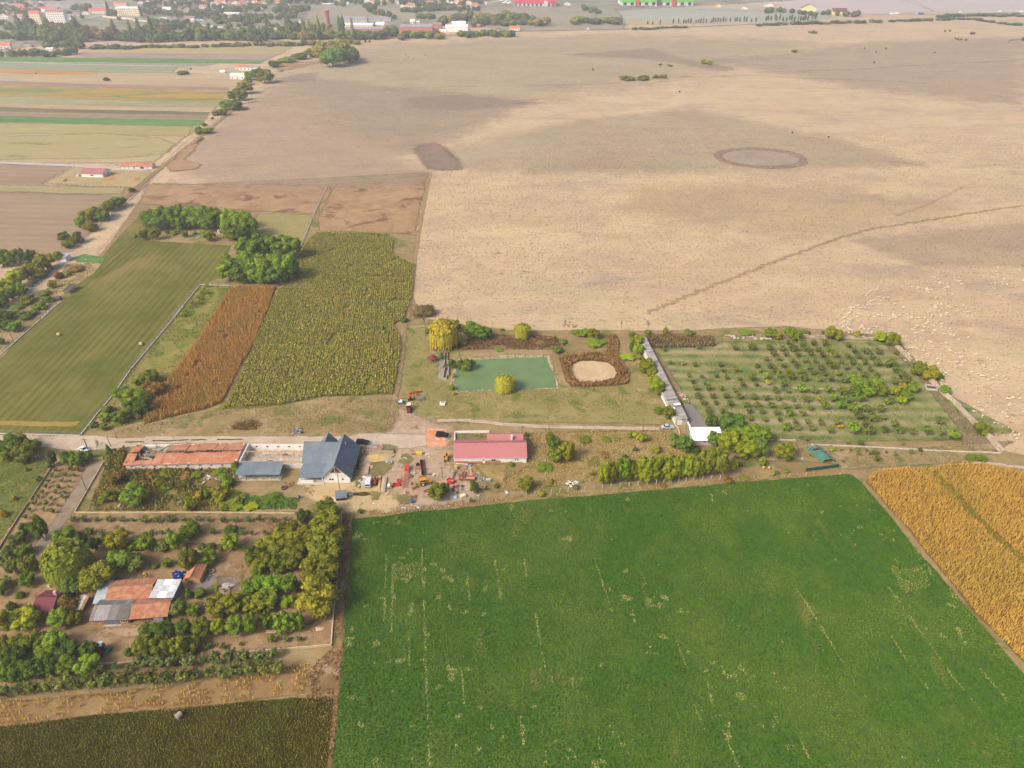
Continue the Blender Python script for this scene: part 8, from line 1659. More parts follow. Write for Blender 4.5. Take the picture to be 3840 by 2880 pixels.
def far_wood():
 Vs, Fs, Cs, k = [], [], [], 0
 for p, a, b, col, i, rz in FAR:
  V, F = LOW[i]; ca, sa = math.cos(rz), math.sin(rz)
  Vs.append(np.stack([p.x + a * (V[:, 0] * ca - V[:, 1] * sa), p.y + a * (V[:, 0] * sa + V[:, 1] * ca), b * V[:, 2]], 1)); Fs.append(F + k); k += len(V); Cs.append(np.tile(np.append(col, 1), (len(V), 1)))
 me = np_mesh('far_wood', np.concatenate(Vs), np.concatenate(Fs)); at = me.color_attributes.new('col', 'FLOAT_COLOR', 'POINT'); at.data.foreach_set('color', np.concatenate(Cs).astype(np.float32).ravel())
 w = N('far_foliage'); x = w.n('Attribute'); x.attribute_name = 'col'; f = w.ramp(w.noise(w.pos(), .35, 3, .6), .3, .7)
 me.materials.append(w.done(w.bsdf(w.mix(f, w.mix(1., x.outputs['Color'], (.6, .65, .65), 'MULTIPLY'), w.mix(1., x.outputs['Color'], (1.45, 1.4, 1.2), 'MULTIPLY')), .9)))
 o = bpy.data.objects.new('far_wood', me); COL.objects.link(o); tag(o, 'far mass of trees, hedges and gardens between pasture and town', 'wood', None, 'stuff')
FW = 'trees of the far belt before the town'
belt('in the far wood at top left', 'E4', [(240, 640), (560, 660), (860, 690), (1180, 680), (1400, 680)], 22, 170, 190, ['g', 'dg', 'bg', 'fg'], FW, sp=14)
belt('in the second line of the top left wood', 'E4', [(420, 560), (800, 590), (1200, 590), (1400, 560)], 14, 150, 170, ['o', 'fg', 'gg', 'fy'], FW, sp=25)
belt('in the brownish part of the far wood', 'E4', [(1390, 660), (1700, 650), (1930, 640)], 12, 140, 190, ['fb', 'fb', 'br', 'o'], FW, sp=30)
belt('in the far wood left of the clearing', 'E4', [(1960, 680), (2212, 690)], 6, 130, 170, ['bg', 'g'], FW)
belt('in the far wood behind the clearing', 'E5', [(10, 690), (500, 690), (900, 670), (1300, 660), (1700, 660), (2212, 680)], 30, 140, 160, ['g', 'bg', 'dg', 'fg', 'lg'], FW, sp=12)
belt('in the rusty wood behind the clearing', 'E5', [(20, 560), (350, 580), (600, 560)], 11, 120, 120, ['fb', 'br', 'fg'], FW, sp=30)
belt('in the loose wood below the scrap depot', 'E5', [(330, 470), (800, 480), (1150, 560), (1700, 560), (2200, 560)], 20, 120, 110, ['fg', 'gg', 'fy', 'bg'], FW, sp=35)
belt('in the far wood before the factory', 'E6', [(0, 640), (400, 650), (800, 650), (1200, 650), (1700, 650), (2150, 600)], 34, 130, 140, ['g', 'bg', 'fg', 'o', 'fy'], FW, sp=12)
belt('in the bushes before the white hall', 'E7', [(0, 640), (300, 630), (700, 620)], 16, 110, 100, ['g', 'fg', 'fy', 'gg'], FW, sp=20)
belt('in the bushes right of the white hall', 'E7', [(950, 590), (1150, 600), (1400, 590), (1900, 590)], 14, 110, 70, ['yg', 'gg', 'fg'], FW, sp=8)
belt('in the low hedge under the far wood', 'E5', [(0, 800), (500, 790), (1000, 790), (1600, 770), (2212, 750)], 26, 110, 60, ['fg', 'gg', 'fy'], 'bushes in the low far hedge', 'bush', 10)
belt('in the low hedge left of the clearing', 'E4', [(1500, 820), (1800, 815), (2212, 815)], 9, 110, 75, ['fg', 'gg'], 'bushes in the low far hedge', 'bush', 6)
belt('in the yellowish far hedge', 'E6', [(0, 760), (500, 750), (900, 750), (1300, 720), (1550, 730)], 22, 120, 70, ['yg', 'fy', 'fg'], 'bushes in the yellowish far hedge', 'bush', 12)
grove('in the big thicket by the strip fields', 'A2 450 430 640 520 round bg; A2 600 405 765 512 round fg; A2 380 390 560 480 round fy; A2 500 385 700 455 round fy; A2 640 420 760 490 round gg; A2 330 420 450 475 bush fg; A2 200 440 360 490 bush dg; A2 90 470 240 515 bush g; A2 0 500 120 555 bush dg; A2 300 400 420 450 bush o', 'trees in the big thicket')
belt('around the sheds at far left', 'E4', [(700, 780), (1100, 770), (1350, 800), (1250, 880), (900, 930), (400, 930), (0, 930)], 22, 120, 100, ['fg', 'o', 'g', 'dg'], 'trees round the far left sheds', sp=12)
belt('by the street at far left', 'E4', [(0, 640), (150, 640)], 4, 110, 110, ['dg', 'bg'], FW)
belt('in the pale green wood right of centre', 'E7', [(650, 360), (1200, 330), (1700, 320), (2212, 320)], 22, 140, 100, ['fy', 'yg', 'fg', 'gg'], 'trees of the pale wood', sp=30)
belt('in the front of the pale wood', 'E7', [(1200, 400), (1700, 400), (2212, 400), (2480, 390)], 16, 130, 80, ['yg', 'fy', 'fg'], 'trees of the pale wood', sp=20)
belt('at the end of the olive field', 'E8', [(0, 370), (400, 370), (700, 370), (750, 420)], 16, 120, 80, ['fg', 'gg', 'yg'], 'trees by the olive field', sp=20)
belt('behind the white tank trailers', 'E8', [(150, 150), (300, 200), (450, 220)], 8, 90, 70, ['gg', 'bg'], 'trees by the olive field', sp=20)
belt('along the railway, middle part', 'E8', [(1000, 495), (1300, 490), (1600, 460), (1880, 465)], 12, 90, 40, ['dg', 'gg', 'bg'], 'bushes along the railway', 'bush', 4)
belt('along the railway, right part', 'A4', [(0, 215), (300, 205), (700, 195), (1040, 185)], 24, 50, 26, ['dg', 'gg', 'fg', 'g'], 'bushes along the railway', 'bush', 3)
belt('in the hedge beyond the pasture at right', 'A4', [(1100, 180), (1480, 172), (1750, 160), (1950, 190), (2200, 218)], 24, 52, 22, ['gg', 'dg', 'fg'], 'bushes of the right far hedge', 'bush', 3)
belt('in the hedge at the top right corner', 'A4', [(1500, 145), (1800, 135), (2250, 135)], 16, 60, 26, ['gg', 'bg'], 'bushes of the right far hedge', 'bush', 4)
belt('around the maroon roofed guesthouse', 'A4', [(60, 100), (180, 100), (330, 110), (480, 130), (600, 120), (860, 138)], 16, 46, 40, ['g', 'fg', 'bg'], 'trees round the guesthouse', sp=6)
belt('in the young plantation before the guesthouse', 'A4', [(60, 165), (200, 168), (420, 165), (490, 165)], 18, 16, 40, ['fg', 'pg'], 'young poplars before the guesthouse', 'poplar', 8)
grove('in the far poplar row', ';'.join(f'A3 {x} {y} {x + 13} {y2} poplar fg' for x, y, y2 in ((1163, 175, 200), (1204, 182, 200), (1268, 160, 203), (1376, 155, 195), (1420, 155, 192), (1463, 160, 192), (1482, 165, 190), (1501, 155, 190), (1522, 150, 190), (1565, 165, 190), (1585, 160, 188), (1606, 150, 190), (1628, 145, 185), (1650, 155, 182), (1690, 160, 188),
  (1708, 140, 182), (1728, 140, 180), (1749, 142, 180), (1769, 150, 178), (1792, 138, 180), (1811, 150, 178), (1850, 140, 178), (1890, 142, 178), (1906, 140, 178), (1928, 142, 180), (1965, 135, 178), (1985, 140, 180), (2024, 155, 180), (2062, 145, 180), (935, 130, 205), (950, 130, 205))), 'poplars of the far row')
PT = 'tall poplars before the town'
grove('before the town', '''E4 250 265 370 590 poplar fg; E4 720 285 830 565 poplar o; E4 1170 290 1320 600 poplar fg; E4 1840 330 1930 650 poplar o; E4 2115 345 2180 600 poplar o; E5 40 300 110 560 poplar o; E5 245 290 330 650 poplar bg; E5 72 100 140 262 poplar bg; E5 1825 80 1890 250 poplar gg; E6 570 320 640 540 poplar fy;
 E6 680 330 740 540 poplar fy; E6 820 280 890 620 poplar fy; E6 1165 270 1230 525 poplar bg; E6 1225 270 1295 525 poplar bg; E6 1390 310 1440 565 poplar fy; E6 985 410 1050 540 poplar yg; E7 105 370 150 500 poplar yg; E5 1700 470 1750 570 thuja dg; E5 2060 440 2120 560 thuja dg; E4 1735 30 1835 275 thuja dg''', PT)
grove('in the town', '''E6 300 350 560 600 round bg; E6 740 400 830 570 round bg; E6 890 380 980 560 round bg; E4 1355 60 1525 195 round dg; E4 1180 70 1310 185 round dg; E4 360 30 480 145 round dg; E4 480 80 560 150 round dg; E4 1310 100 1370 190 round bg; E4 1090 180 1200 250 round bg; E4 380 310 550 420 round dg; E4 1330 255 1400 315 round dg; E4 1830 160 1940 285 round dg; E4 1940 270 2010 345 round fg''', 'large trees in the town')
TT = 'trees between the town houses'
for k, (c, pts, n) in enumerate((('E4', [(0, 130), (300, 250), (450, 330), (700, 160)], 12), ('E5', [(180, 110), (420, 70), (700, 120), (1000, 80), (1300, 130), (1700, 200), (2100, 120)], 26), ('E5', [(200, 260), (500, 230), (700, 290), (1100, 290), (1350, 310), (1700, 310), (2150, 310)], 24), ('E6', [(0, 40), (400, 50), (800, 60), (1200, 70), (1500, 60), (2100, 70)], 22), ('E6', [(60, 200), (350, 220), (650, 190), (400, 270), (60, 330), (500, 320)], 16), ('E7', [(0, 40), (300, 100), (660, 140), (900, 150), (1100, 60), (1400, 60)], 22), ('E6', [(1600, 130), (1800, 140), (1700, 220), (2150, 330)], 10))):
 belt(('by the cemetery', 'among the town roofs', 'below the long town roofs', 'along the town edge', 'in the gardens left of the factory', 'among the rows of houses', 'on the waste ground above the factory')[k], c, pts, n, 95, 85, ['dg', 'bg', 'g', 'fg'], TT, sp=22, seed=k)
for c, pts, n, sp in (('E4', [(0, 40), (500, 30), (1000, 10)], 14, 25), ('E4', [(0, 220), (250, 180), (500, 260)], 16, 60), ('E4', [(0, 450), (250, 450), (560, 480)], 14, 60), ('E5', [(0, 20), (1100, 10), (2212, 10)], 40, 25), ('E5', [(150, 200), (1100, 200), (2212, 180)], 40, 50), ('E6', [(0, 10), (1100, 5), (2212, 10)], 40, 16), ('E7', [(0, 10), (700, 10), (1450, 0)], 34, 20), ('E7', [(0, 190), (500, 180), (1300, 170)], 20, 14), ('E5', [(300, 400), (800, 400), (1400, 520)], 24, 40), ('E5', [(1300, 380), (1700, 400), (2212, 330)], 26, 60), ('E6', [(0, 470), (300, 520), (1100, 520)], 24, 60), ('E6', [(200, 140), (450, 180), (700, 170)], 14, 25), ('E7', [(290, 300), (420, 300), (560, 310)], 7, 12)):
 belt('x', c, pts, n, 85, 75, ['dg', 'bg', 'g', 'fg', 'gg', 'o'], TT, sp=sp, seed=n)
far_wood()
# houses of the town: outline, roof, wall
RN = {'r': ('red', 'cc6a58'), 'o': ('orange', 'd67a50'), 'b': ('brown', 'a07a70'), 'g': ('grey', '9a969a'), 'w': ('white', 'f0f0f0'), 'p': ('pinkish', 'c88c80'), 'l': ('pale blue', 'c0d0dc'), 'm': ('maroon', '74404a')}
WL = {'w': 'efe8e0', 'c': 'ead9b8', 'b': 'b5786a', 'g': 'b5b0aa', 'y': 'ecd9a0'}
def town(where, rows, group):
 L = []
 for r in rows.split(';'):
  f = r.split(); L.append((f[0], *(float(v) for v in f[1:5]), f[5], f[6], f[7] if len(f) > 7 else 'h'))
 cnt = {}
 for it in L: cnt.setdefault((it[5], it[7]), []).append(it)
 for (rf, ty), M in cnt.items():
  M.sort(key=lambda i: i[1])
  for i, (c, x0, y0, x1, y1, rf, wl, ty) in enumerate(M):
   p = G(c, (x0 + x1) / 2, y1); q = G(c, x0, y1); s = CROPS[c][2]; k = FPX / depth(p); Lx = (x1 - x0) / s / k; v = (y1 - y0) / s / k; dep = math.atan2(CAM_H, p.length)
   W = min(10, max(6, Lx * .7)) if ty == 'h' else min(22, max(9, Lx * .35)); zz = max(3.2, (v - W * .5 * math.sin(dep)) / math.cos(dep))
   hw, hr = (zz * .55, zz * .45) if ty == 'h' else (zz * .72, zz * .28)
   nm = {'h': 'town_house', 's': 'hall', 'a': 'apartment_block'}[ty]; word = {'h': 'house', 's': 'long hall', 'a': 'apartment block'}[ty]
   if ty == 'a': hw, hr = zz * .86, zz * .14
   t = thing(nm, f'{RN[rf][0]} roofed {word}' + (f', {ordn(i)} from left' if len(M) > 1 else '') + ' ' + where, 'house' if ty == 'h' else 'building', (q.x, q.y, 0), math.atan2(-q.x, q.y) * .3 if ty == 'h' else 0, group)
   gable(t, 0, 0, Lx, W, hw, hr, pm(WL[wl], .9, 0, .05, .1, .85), pm(RN[rf][1], .85, 0, .1, .15, .75), 'x' if (ty != 'h' or i % 3) else 'y', .4)
   if (x1 - x0) / s > 9:
    nf = max(1, int(hw / 3)); nx = max(2, int(Lx / 4)) if ty != 's' else max(3, int(Lx / 9))
    for fl in range(nf if ty == 'a' else 1):
     for j in range(nx): opening(t, 'S', Lx * (j + .3) / nx, 1.0 + fl * hw / nf, min(1.6, Lx / nx * .45), min(1.5, hw * .4), 0)
town('in the top left corner of the town', 'E4 270 90 400 165 r w;E4 0 230 130 315 r w;E4 0 355 70 415 o w;E4 640 120 960 205 r w s;E4 1480 150 1740 235 r w;E4 1140 205 1320 265 b g;E4 1095 245 1240 345 g w;E4 0 710 160 815 o w;E4 350 720 510 790 b g;E4 0 815 170 890 b g;E4 530 205 705 430 r c a;E4 800 180 1100 392 b w a;E4 1940 130 2330 275 w c a;E4 600 820 680 865 g y;E4 770 795 870 845 w w;E4 1060 830 1115 875 w w;E4 390 430 455 472 w g;E4 430 500 520 552 l g;E4 80 360 180 430 p g;E4 90 150 190 210 p g;E4 480 120 560 170 b g;E4 1330 190 1480 250 p w;E4 1890 30 1970 105 o y;E4 1975 50 2100 110 p w;E4 180 200 300 250 b w;E4 290 240 380 300 p w;E4 150 270 250 330 b g', 'houses in the top left of the town')
town('behind the far wood', 'E5 450 0 600 62 r w;E5 640 55 780 98 r w;E5 360 118 500 195 l w;E5 490 125 620 205 w w;E5 820 125 970 215 b g;E5 1050 -10 1190 52 o w;E5 1350 -10 1530 75 o w;E5 1640 15 1760 85 p w;E5 1480 105 1580 170 w c;E5 1580 80 1850 150 b w s;E5 1870 90 2130 150 b w s;E5 1500 208 1760 245 w w s;E5 845 272 1020 335 b g s;E5 400 288 545 335 w w;E5 640 268 725 322 g g;E5 1100 85 1200 140 p w;E5 1960 10 2040 70 o w;E5 850 0 960 45 o w;E5 1780 5 1840 60 r w;E5 2090 120 2150 180 w w;E5 2130 20 2212 80 p w;E5 70 20 170 70 p w;E5 740 150 820 200 p w;E5 1250 80 1400 112 w g s;E5 960 320 1000 360 w w;E5 1020 320 1080 365 w w;E5 1745 500 1790 540 w w', 'houses behind the far wood')
town('along the town edge', 'E6 20 -5 95 65 p w;E6 135 0 215 72 o c;E6 1030 -10 1230 60 p w;E6 1320 -10 1395 28 o w;E6 1600 -10 1740 60 r w;E6 1750 -10 1960 78 p w;E6 870 38 930 72 w w;E6 1280 40 1360 78 w w;E6 2150 20 2212 70 w w;E6 310 60 375 100 w g;E6 930 68 1090 84 w g s;E7 0 72 72 124 o w;E7 530 105 612 168 o w;E7 612 28 668 68 o w;E7 690 40 760 80 p w;E7 758 70 815 125 w c;E7 758 120 815 168 w c;E7 950 88 1030 138 o w;E7 1060 95 1140 165 o w;E7 1140 88 1215 150 p w;E7 1210 55 1295 135 o w;E7 1070 12 1200 78 o w;E7 820 15 885 85 o w;E7 910 10 1030 68 p w;E7 460 15 515 68 o w;E7 220 18 272 68 o w;E7 60 5 135 58 o w;E7 1320 12 1440 80 p w;E7 90 125 165 195 p w;E7 245 115 310 185 p w;E7 430 105 525 172 o w;E7 140 75 240 130 p w;E7 320 105 425 165 g w;E7 700 -5 780 35 p w;E7 610 105 655 160 o w;E7 1280 145 1315 172 w w', 'houses along the town edge')
town('in the old factory', 'E6 1290 285 1670 395 g g s;E6 1690 290 2060 362 g g s;E6 1290 390 1765 465 w c s;E6 1320 455 1950 550 g b s;E6 1810 375 1950 450 w y;E7 0 415 540 530 g b s;E6 515 335 575 405 w w;E6 1060 450 1180 495 p b;E7 460 385 690 485 b b s;E7 170 325 245 395 w c;E7 250 350 322 392 w c;E7 550 480 700 520 b b;E6 1950 360 2050 420 g g;E6 90 470 215 500 w y', 'buildings of the old factory')
town('beside the railway', 'E7 860 358 1085 440 w w;E7 755 420 1125 530 w w s;E7 660 490 780 530 w w;E7 1820 435 1985 510 o w;E7 1590 455 1660 495 g b;E7 1385 480 1555 525 g g s;E7 1100 475 1180 520 w w;E7 1130 400 1200 460 b b;E7 1270 400 1330 460 b b;E8 215 450 270 495 o w;E8 0 340 75 385 w w;E7 810 375 870 425 o b', 'buildings beside the railway')
town('on the far plain', 'A4 355 42 482 108 m y;A4 618 74 732 128 m y;A4 60 30 130 55 g w;A4 700 105 770 130 w y;A3 1955 60 2000 78 w w;A3 1740 35 1780 60 o y;A3 480 22 530 45 w w;A1 1955 545 2050 585 o w s;A1 2050 548 2145 585 g w s;A1 1912 612 2038 658 w w s;A1 1825 590 1865 608 w w', 'buildings on the far plain')
rr = random.Random(8)
for wh, c, X0, X1, Y0, Y1, n in (('in the crowded quarter at top left', 'E4', 0, 640, 40, 330, 26), ('in the back quarter of the town', 'E5', 0, 2200, 20, 110, 26), ('in the highest row of the town edge', 'E6', 200, 2200, 8, 40, 22), ('in the back rows left of the red store', 'E7', 0, 1400, 20, 130, 24)):
 L = []
 for i in range(n):
  x, y, a = rr.uniform(X0, X1), rr.uniform(Y0, Y1), rr.uniform(50, 95); L.append(f'{c} {x:.0f} {y - a * .62:.0f} {x + a:.0f} {y:.0f} {rr.choice("rroopbmg")} {rr.choice("wwcy")}')
 town(wh, ';'.join(L), 'houses ' + wh)
def market(name, label, c, x0, x1, y1, ht, col, roofc, boxes):
 A, B = G(c, x0, y1), G(c, x1, y1); L = (B - A).length; t = thing(name, label, 'supermarket', (A.x, A.y, 0), math.atan2((B - A).y, (B - A).x))
 b = MB(); b.box(0, 0, 0, L, 70, ht * .45); b.build('wall', pm('f2eeee', .7, 0, .03, .1), t); b = MB(); b.box(-.6, -.8, ht * .45, L + .6, 70.5, ht); b.build('fascia', pm(col, .6, 0, .04, .05, .8), t); b = MB(); b.box(.5, .5, ht, L - .5, 69, ht + .4); b.build('roof', pm(roofc, .8), t)
 for f, w_, h_, cc in boxes: b = MB(); b.box(L * f, -2.2, 0, L * f + w_, -.9, h_); b.build('entrance', pm(cc, .6), t)
 for j in range(10): b = MB(); b.box(L * (j + .25) / 10, -.3, .8, L * (j + .7) / 10, -.02, ht * .4); b.build('shop_window', GLASS, t)
market('red_market', 'big store with red walls and grey flat roof at the town edge', 'A3', 60, 405, 53, 13, 'd84a58', 'b0a8a8', [(.72, 9, 11, 'f0eeee'), (.9, 6, 9, 'd8485a')])
market('green_market', 'very long bright green store behind a car park', 'E8', 800, 1985, 92, 15, '6fc84a', 'c8c4c4', [(.19, 9, 15, 'e85a3c'), (.49, 9, 13, '5c5050'), (.70, 9, 13, 'e8503c')])
# little cars of the car park, tank trailers, bus, chimney, mast
b = MB(); b.box(-2.1, -.85, .25, 2.1, .85, .85); b.box(-1.2, -.75, .85, .9, .75, 1.45); cm = b.mesh('parked_car', TINT)
for i in range(46):
 x = 1010 + (i % 23) * 40 + brng.uniform(-8, 8); p = G('E8', x, 103 + (i // 23) * 6); c = brng.choice([(.7, .7, .72), (.5, .06, .06), (.08, .1, .2), (.6, .6, .62), (.4, .08, .07), (.05, .05, .06)])
 tag(inst('parked_car', cm, None, (p.x, p.y, .3), (0, 0, 1.57), (1, 1, 1), c), f'tiny parked car, {ordn(i % 23)} from left, {("rear", "front")[i // 23]} row before the green store', 'car', 'cars parked before the green store')
for i, (c, x, y) in enumerate((('E7', 1690, 20), ('E7', 1720, 60), ('E7', 1750, 45), ('E7', 1790, 65), ('E7', 1830, 50), ('E7', 1780, 20), ('A4', 1115, 122), ('A4', 1155, 118), ('A4', 1685, 112), ('A4', 2010, 103), ('A4', 2185, 103), ('E5', 1130, 350))):
 p = G(c, x, y); big = i < 6; tag(inst('truck' if big else 'van', cm, None, (p.x, p.y, .3), (0, 0, brng.uniform(-.3, .3)), (2, 1.5, 2.2), (.75, .75, .76)), f'white {"truck" if big else "van"}, {ordn(i if big else i - 6)} from left {"by the red store" if big else "on the far road"}', 'truck' if big else 'van', 'white vehicles far away')
p = G('A4', 1350, 122); box_thing('coach', 'blue and white coach on the far road', 'coach', 'A4', 1350, 122, [('body', '3f7fb8', [('b', (0, 0, 2.2), (13, 2.6, 3.2))]), ('window_band', '22303c', [('b', (0, -.03, 2.7), (12, 2.62, 1.0))]), ('front', 'f0f2f4', [('b', (-6.2, -.02, 2.2), (1.8, 2.66, 3.3))])], 0)
for c, x, y, h, r0, col, lb in (('E5', 1232, 125, 32, 1.8, 'b8705c', 'tall brick chimney among the town roofs'), ('A4', 150, 48, 26, 1.3, 'd8605c', 'red and white mast by the guesthouse')):
 p = G(c, x, y); t = thing('chimney_stack' if h > 30 else 'mast', lb, 'chimney' if h > 30 else 'mast', (p.x, p.y, 0)); n = 6
 for j in range(n): b = MB(); b.cyl((0, 0, h * j / n), (0, 0, h * (j + 1) / n), r0 * (1 - .07 * j), r0 * (.93 - .07 * j), 10); b.build('shaft_section', pm(col if (j % 2 == 0 or h > 30) else 'f0ecea', .85), t)
p = G('E6', 1010, 400); t = thing('water_tower', 'squat orange brick water tower beside the factory', 'tower', (p.x, p.y, 0)); b = MB(); b.cyl((0, 0, 0), (0, 0, 20), 4.6, 5.4, 14); b.build('shaft', pm('c88a74', .9, 0, .12, .2), t); b = MB(); b.cyl((0, 0, 20), (0, 0, 23), 6.6, 6.6, 14); b.build('drum', pm('c4806a', .9), t); b = MB(); b.cyl((0, 0, 23), (0, 0, 25), 6.8, .5, 14); b.build('roof', pm('d89a7c', .8), t)
for i, (x, y, y0) in enumerate(((608, 245, 205), (765, 290, 240), (1000, 250, 205), (1548, 220, 180), (505, 310, 280), (930, 205, 165), (1765, 228, 190), (1855, 85, 65))): pole('A3', x, y, x, y0, f'thin pole on the far plain, {ordn(i)} placed along the railway', False, .22)
# cemetery stones
X, Y = field_points(poly('E4', [(-60, 45), (900, 60), (1750, 75), (1900, 150), (1500, 165), (700, 120), (300, 110), (-60, 90)]), .5, 7, 4.5, rs(5), .4, None, 9000); n = len(X); b = MB()
for x, y in list(zip(X, Y))[:1500]: b.box(x - .9, y - .4, 0, x + .9, y + .4, brng.uniform(1.0, 2.4))
tag(b.build('gravestones', pm('cfcbc4', .9, 0, .2, .1), None), 'pale gravestones of the cemetery at the top left', 'gravestones', None, 'stuff')
# pens and walls of the far farm
for i, (x0, x1, y) in enumerate(((1730, 1905, 660), (1840, 1990, 590))):
 A, B = G('A1', x0, y), G('A1', x1, y); t = thing('timber_pen', ('front pale timber pen of the far farm', 'rear pale timber pen of the far farm')[i], 'pen', (A.x, A.y, 0), 0); l = (B - A).length
 for j in range(10): b = MB(); b.box(l * j / 10, 0, 0, l * (j + .8) / 10, .3, 1.8); b.build('panel', pm('cdbba6', .9), t); b = MB(); b.box(l * j / 10, 9, 0, l * (j + .8) / 10, 9.3, 1.8); b.build('panel', pm('cdbba6', .9), t)
wall('E4', [(1710, 285), (1930, 310), (2212, 330)], 3, 1, 'long cream wall below the white apartment block', pm('e6ddcc', .9), 'town_wall', 14, .03); wall('E5', [(0, 350), (240, 365), (360, 362)], 3, 1, 'cream wall right of the white apartment block', pm('e6ddcc', .9), 'town_wall', 14, .03); wall('E5', [(1010, 430), (1500, 470), (1980, 505)], 2.6, 1, 'long whitish wall below the scrap depot', pm('dcd6cc', .9), 'town_wall', 14, .03)
# single bushes and animals on the far pasture
grove('on the far pasture', '''A3 1600 488 1665 530 bush yg; A3 1650 500 1712 540 bush yg; A3 930 622 1065 664 bush o; A3 1070 620 1190 662 bush oy; A3 1210 618 1270 648 bush gg; A3 1265 615 1335 648 bush gg; A3 708 562 724 585 bush o; A4 425 252 497 276 bush gg; A4 283 408 335 436 bush o; A4 1548 248 1568 266 bush br; A4 1588 245 1606 262 bush br; A4 1760 262 1810 284 bush br; A4 1635 306 1656 324 bush br; A4 1655 312 1675 334 bush br; A4 1680 316 1706 334 bush br; A4 1718 318 1744 338 bush br; A4 2190 305 2230 338 bush dg; A4 960 504 975 524 bush o; A4 1060 392 1076 406 bush br; A4 882 392 896 404 bush br; A4 978 420 994 436 bush br; A4 1464 426 1478 440 bush br; A2 810 332 828 358 round dg; A2 845 335 862 357 round dg; A3 1255 525 1290 542 bush br; A3 1330 535 1385 550 bush br''', 'bushes on the far pasture')
b = MB(); b.blob((0, 0, .62), (.58, .27, .3), 9, 6, .06, brng); b.blob((.62, 0, .72), (.17, .1, .12), 6, 4)
for x in (-.35, .32):
 for y in (-.13, .13): b.cyl((x, y, 0), (x, y, .45), .05, .05, 4, False)
WOOL = pm('e6d8bc', .95, 0, .06, 1, .66); sm = b.mesh('sheep', WOOL); cw = b.mesh('cow', pm('4a3a30', .9))
for i, (c, x, y, s, mt) in enumerate((('C8', 1158, 313, 1.9, cw), ('C8', 963, 289, 1.6, cw), ('C8', 355, 68, 2.0, cw), ('A2', 1133, 486, 2.0, sm), ('A2', 1215, 492, 2.0, sm), ('A2', 1322, 484, 2.0, sm), ('A2', 1175, 482, 1.8, cw), ('A2', 1318, 460, 1.8, cw), ('A2', 1155, 462, 1.8, cw), ('A1', 1585, 580, 2.2, cw), ('A1', 302, 617, 2.0, cw))):
 p = G(c, x, y); tag(inst('cow', mt, None, (p.x, p.y, .05), (0, 0, brng.uniform(0, 6)), (s, s, s)), f'{"dark" if mt is cw else "white"} grazing cow, {ordn(i)} of the cattle scattered on the plain', 'cow', 'cattle on the plain')
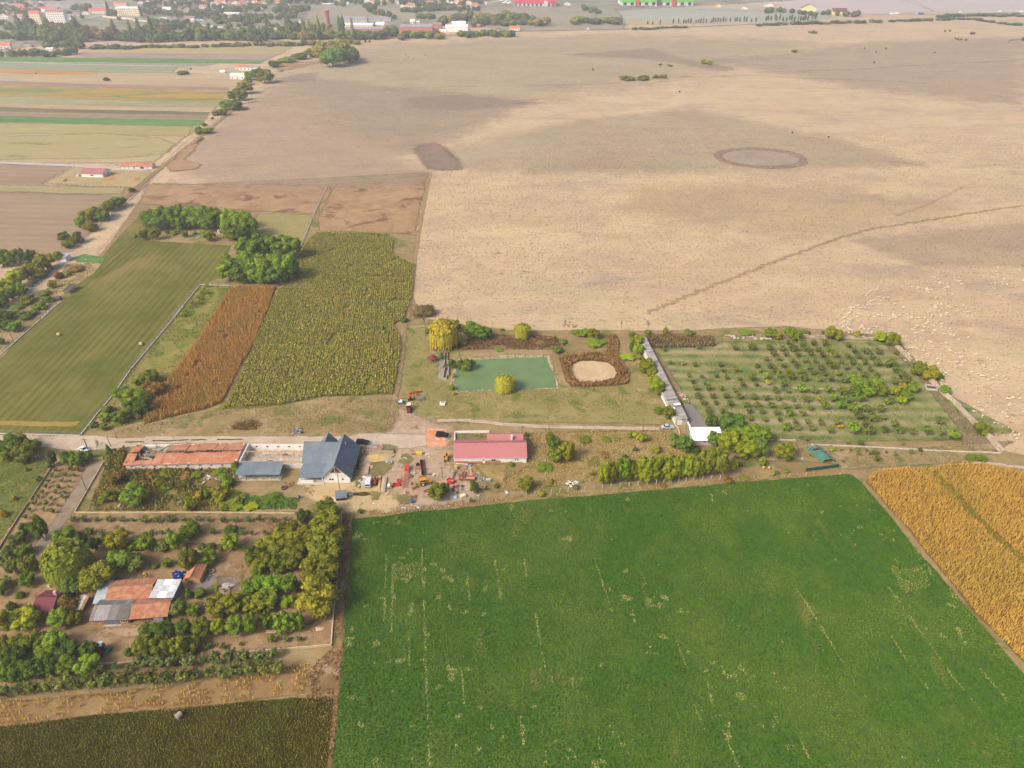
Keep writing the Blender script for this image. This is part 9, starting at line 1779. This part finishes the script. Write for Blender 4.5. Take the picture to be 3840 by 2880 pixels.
FL = dict(upper_right='1455 115,1490 118,1475 127,1440 148,1452 178,1408 188,1422 197,1455 197,1505 165,1503 205,1490 217,1508 210,1540 140,1628 120,1625 138,1400 240,1432 238,1416 275,1430 282,1487 235,1490 250,1507 230,1528 252,1527 245,1562 240,1565 210,1598 262,1652 220,1438 322,1463 343,1535 322,1582 318,1500 200,1655 205,1447 168,1518 244',
 upper_middle='990 170,950 192,963 200,993 210,962 228,1005 230,1003 240,1027 240,1068 238,1107 250,1120 198,1120 212,1135 218,1160 222,1148 224,1188 270,1183 282,1230 238,1172 248,785 227,832 220,872 230,765 242,740 250,728 254,766 270,790 266,830 272,838 280,902 270,898 282,910 290,932 292,912 305,922 316,968 285,1025 282,1040 276,1062 268,1070 275,1045 298,1000 324,1028 327,1098 327,972 353,1005 356,842 312,1040 290,900 292',
 left_stream='525 270,490 280,500 290,515 286,605 265,568 300,465 298,455 310,434 322,412 315,395 328,443 350,430 338,525 343,570 355,605 353,543 374,490 370,470 378,455 382,447 390,462 403,440 407,475 412,410 415,397 430,372 412,360 420,345 414,342 430,375 432,315 430,300 428,310 445,305 460,295 440,253 446,448 436,420 430,530 405,597 412,600 432,655 400,335 425',
 left_bunch='225 490,290 478,300 470,330 478,355 474,370 478,385 483,335 490,305 490,285 490,360 500,278 500,260 510,285 516,300 525,322 522,265 535,250 545,285 540,290 550,318 535,230 560,250 562,270 562,300 560,255 575,262 585,285 585,292 596,245 580,300 605,318 605,295 625,320 628,275 600,265 548,308 540',
 middle='495 475,490 490,497 502,520 485,550 475,555 490,452 492,636 482,650 490,640 497,665 508,655 505,690 488,715 470,735 480,725 467,755 480,790 480,780 500,785 508,745 488,612 520,722 428,398 562,390 575,405 570,380 585,378 595,415 597,450 595,490 575,510 580,475 618,470 630,445 630,820 508,838 508,867 508,885 510,880 522,910 525,915 540,940 490,950 488,935 505,600 350,705 485,408 582',
 centre='932 400,940 445,960 425,970 412,975 430,962 458,1003 450,990 390,1015 405,1050 380,1060 395,1068 418,1082 430,1065 422,1128 418,1182 405,1185 412,1240 440,1230 462,1212 465,1218 498,1187 487,1050 470,1065 470,1050 487,1075 492,1012 490,1015 497,890 550,905 545,875 565,895 560,870 570,820 570,830 573,812 585,790 600,880 580,910 585,955 570,988 538,1010 560,1022 552,1015 578,1078 558,1080 595,1095 612,868 612,955 605,967 608,945 628,985 630,1030 635,1020 608,1047 635,1085 640,1105 645,1120 640,1115 650,978 420,985 398',
 wall_side='685 632,718 655,745 655,740 690,808 655,812 687,857 663,880 672,918 690,932 700,1010 715,1050 708,1065 710,950 735,760 745,785 745,795 740,815 740,825 748,735 768,750 782,762 795,870 765,880 770,900 790,915 800,953 802,1008 793,870 820,822 838,980 830,995 825,1008 838,992 860,990 870,1073 852,1072 760,1082 768,1150 675,1140 685,1158 688,1225 662,1048 700,815 626,760 790',
 lower_right='1125 785,1155 785,1160 815,1178 812,1212 812,1280 795,1130 860,1142 855,1178 855,1132 887,1165 883,1287 855,1370 825,1400 837,1340 880,1350 888,1372 902,1390 915,1412 915,1458 873,1250 930,1285 930,1295 945,1220 945,1318 960,1345 960,1415 975,1448 960,1500 965,1530 978,1515 988,1378 993,1410 1012,1385 1030,1470 1015,1062 922,1048 938,1132 957,1188 982,1015 993,1015 1030,970 1010,1055 1030,1128 1052,1308 1088,1398 1122,1525 1135,1545 1140,1570 1132,1608 1110,1622 1138,1305 1170,1270 1200,1368 1200,1330 1230,1265 1235,1538 1192,1490 1245,1510 1262,1522 1280,1335 1272,1645 1220,1648 1242,1425 1328,1490 1355,1535 1362,1568 1398,1585 1425,1620 1418,1600 1448,1160 1190')
PLACE = dict(upper_right='in the small group at the right edge', upper_middle='in the loose upper group of the flock', left_stream='in the diagonal stream left of the flock', left_bunch='in the dense bunch above the yellow bush', middle='in the middle string behind the wall', centre='in the centre of the flock', wall_side='just right of the orchard wall top', lower_right='scattered low on the right pasture')
for k, s in FL.items():
 for q in s.split(','):
  x, y = (float(v) for v in q.split()); p = G('B3', x, y); e = brng.uniform(.8, 1.05)
  tag(inst('sheep', sm, None, (p.x, p.y, .01), (0, 0, brng.choice((0, 3.14)) + brng.gauss(.15, .55)), (e, e, e)), 'white sheep grazing ' + PLACE[k], 'sheep', 'flock of sheep, ' + k.replace('_', ' '))
# ------------------------------------------------------------------ haze over the whole plain
m = MB(); m.box(-3800, -600, -1.5, 3800, 4400, CAM_H + 6)
w = N('haze_air'); w.t.nodes.clear(); w.out = w.t.nodes.new('ShaderNodeOutputMaterial')
pv = w.n('VolumePrincipled')
pv.inputs['Color'].default_value = (.97, .97, 1.0, 1); pv.inputs['Density'].default_value = .00020; pv.inputs['Anisotropy'].default_value = .25
w.l(pv.outputs[0], w.out.inputs['Volume'])
tag(m.build('haze', w.m), kind='stuff')
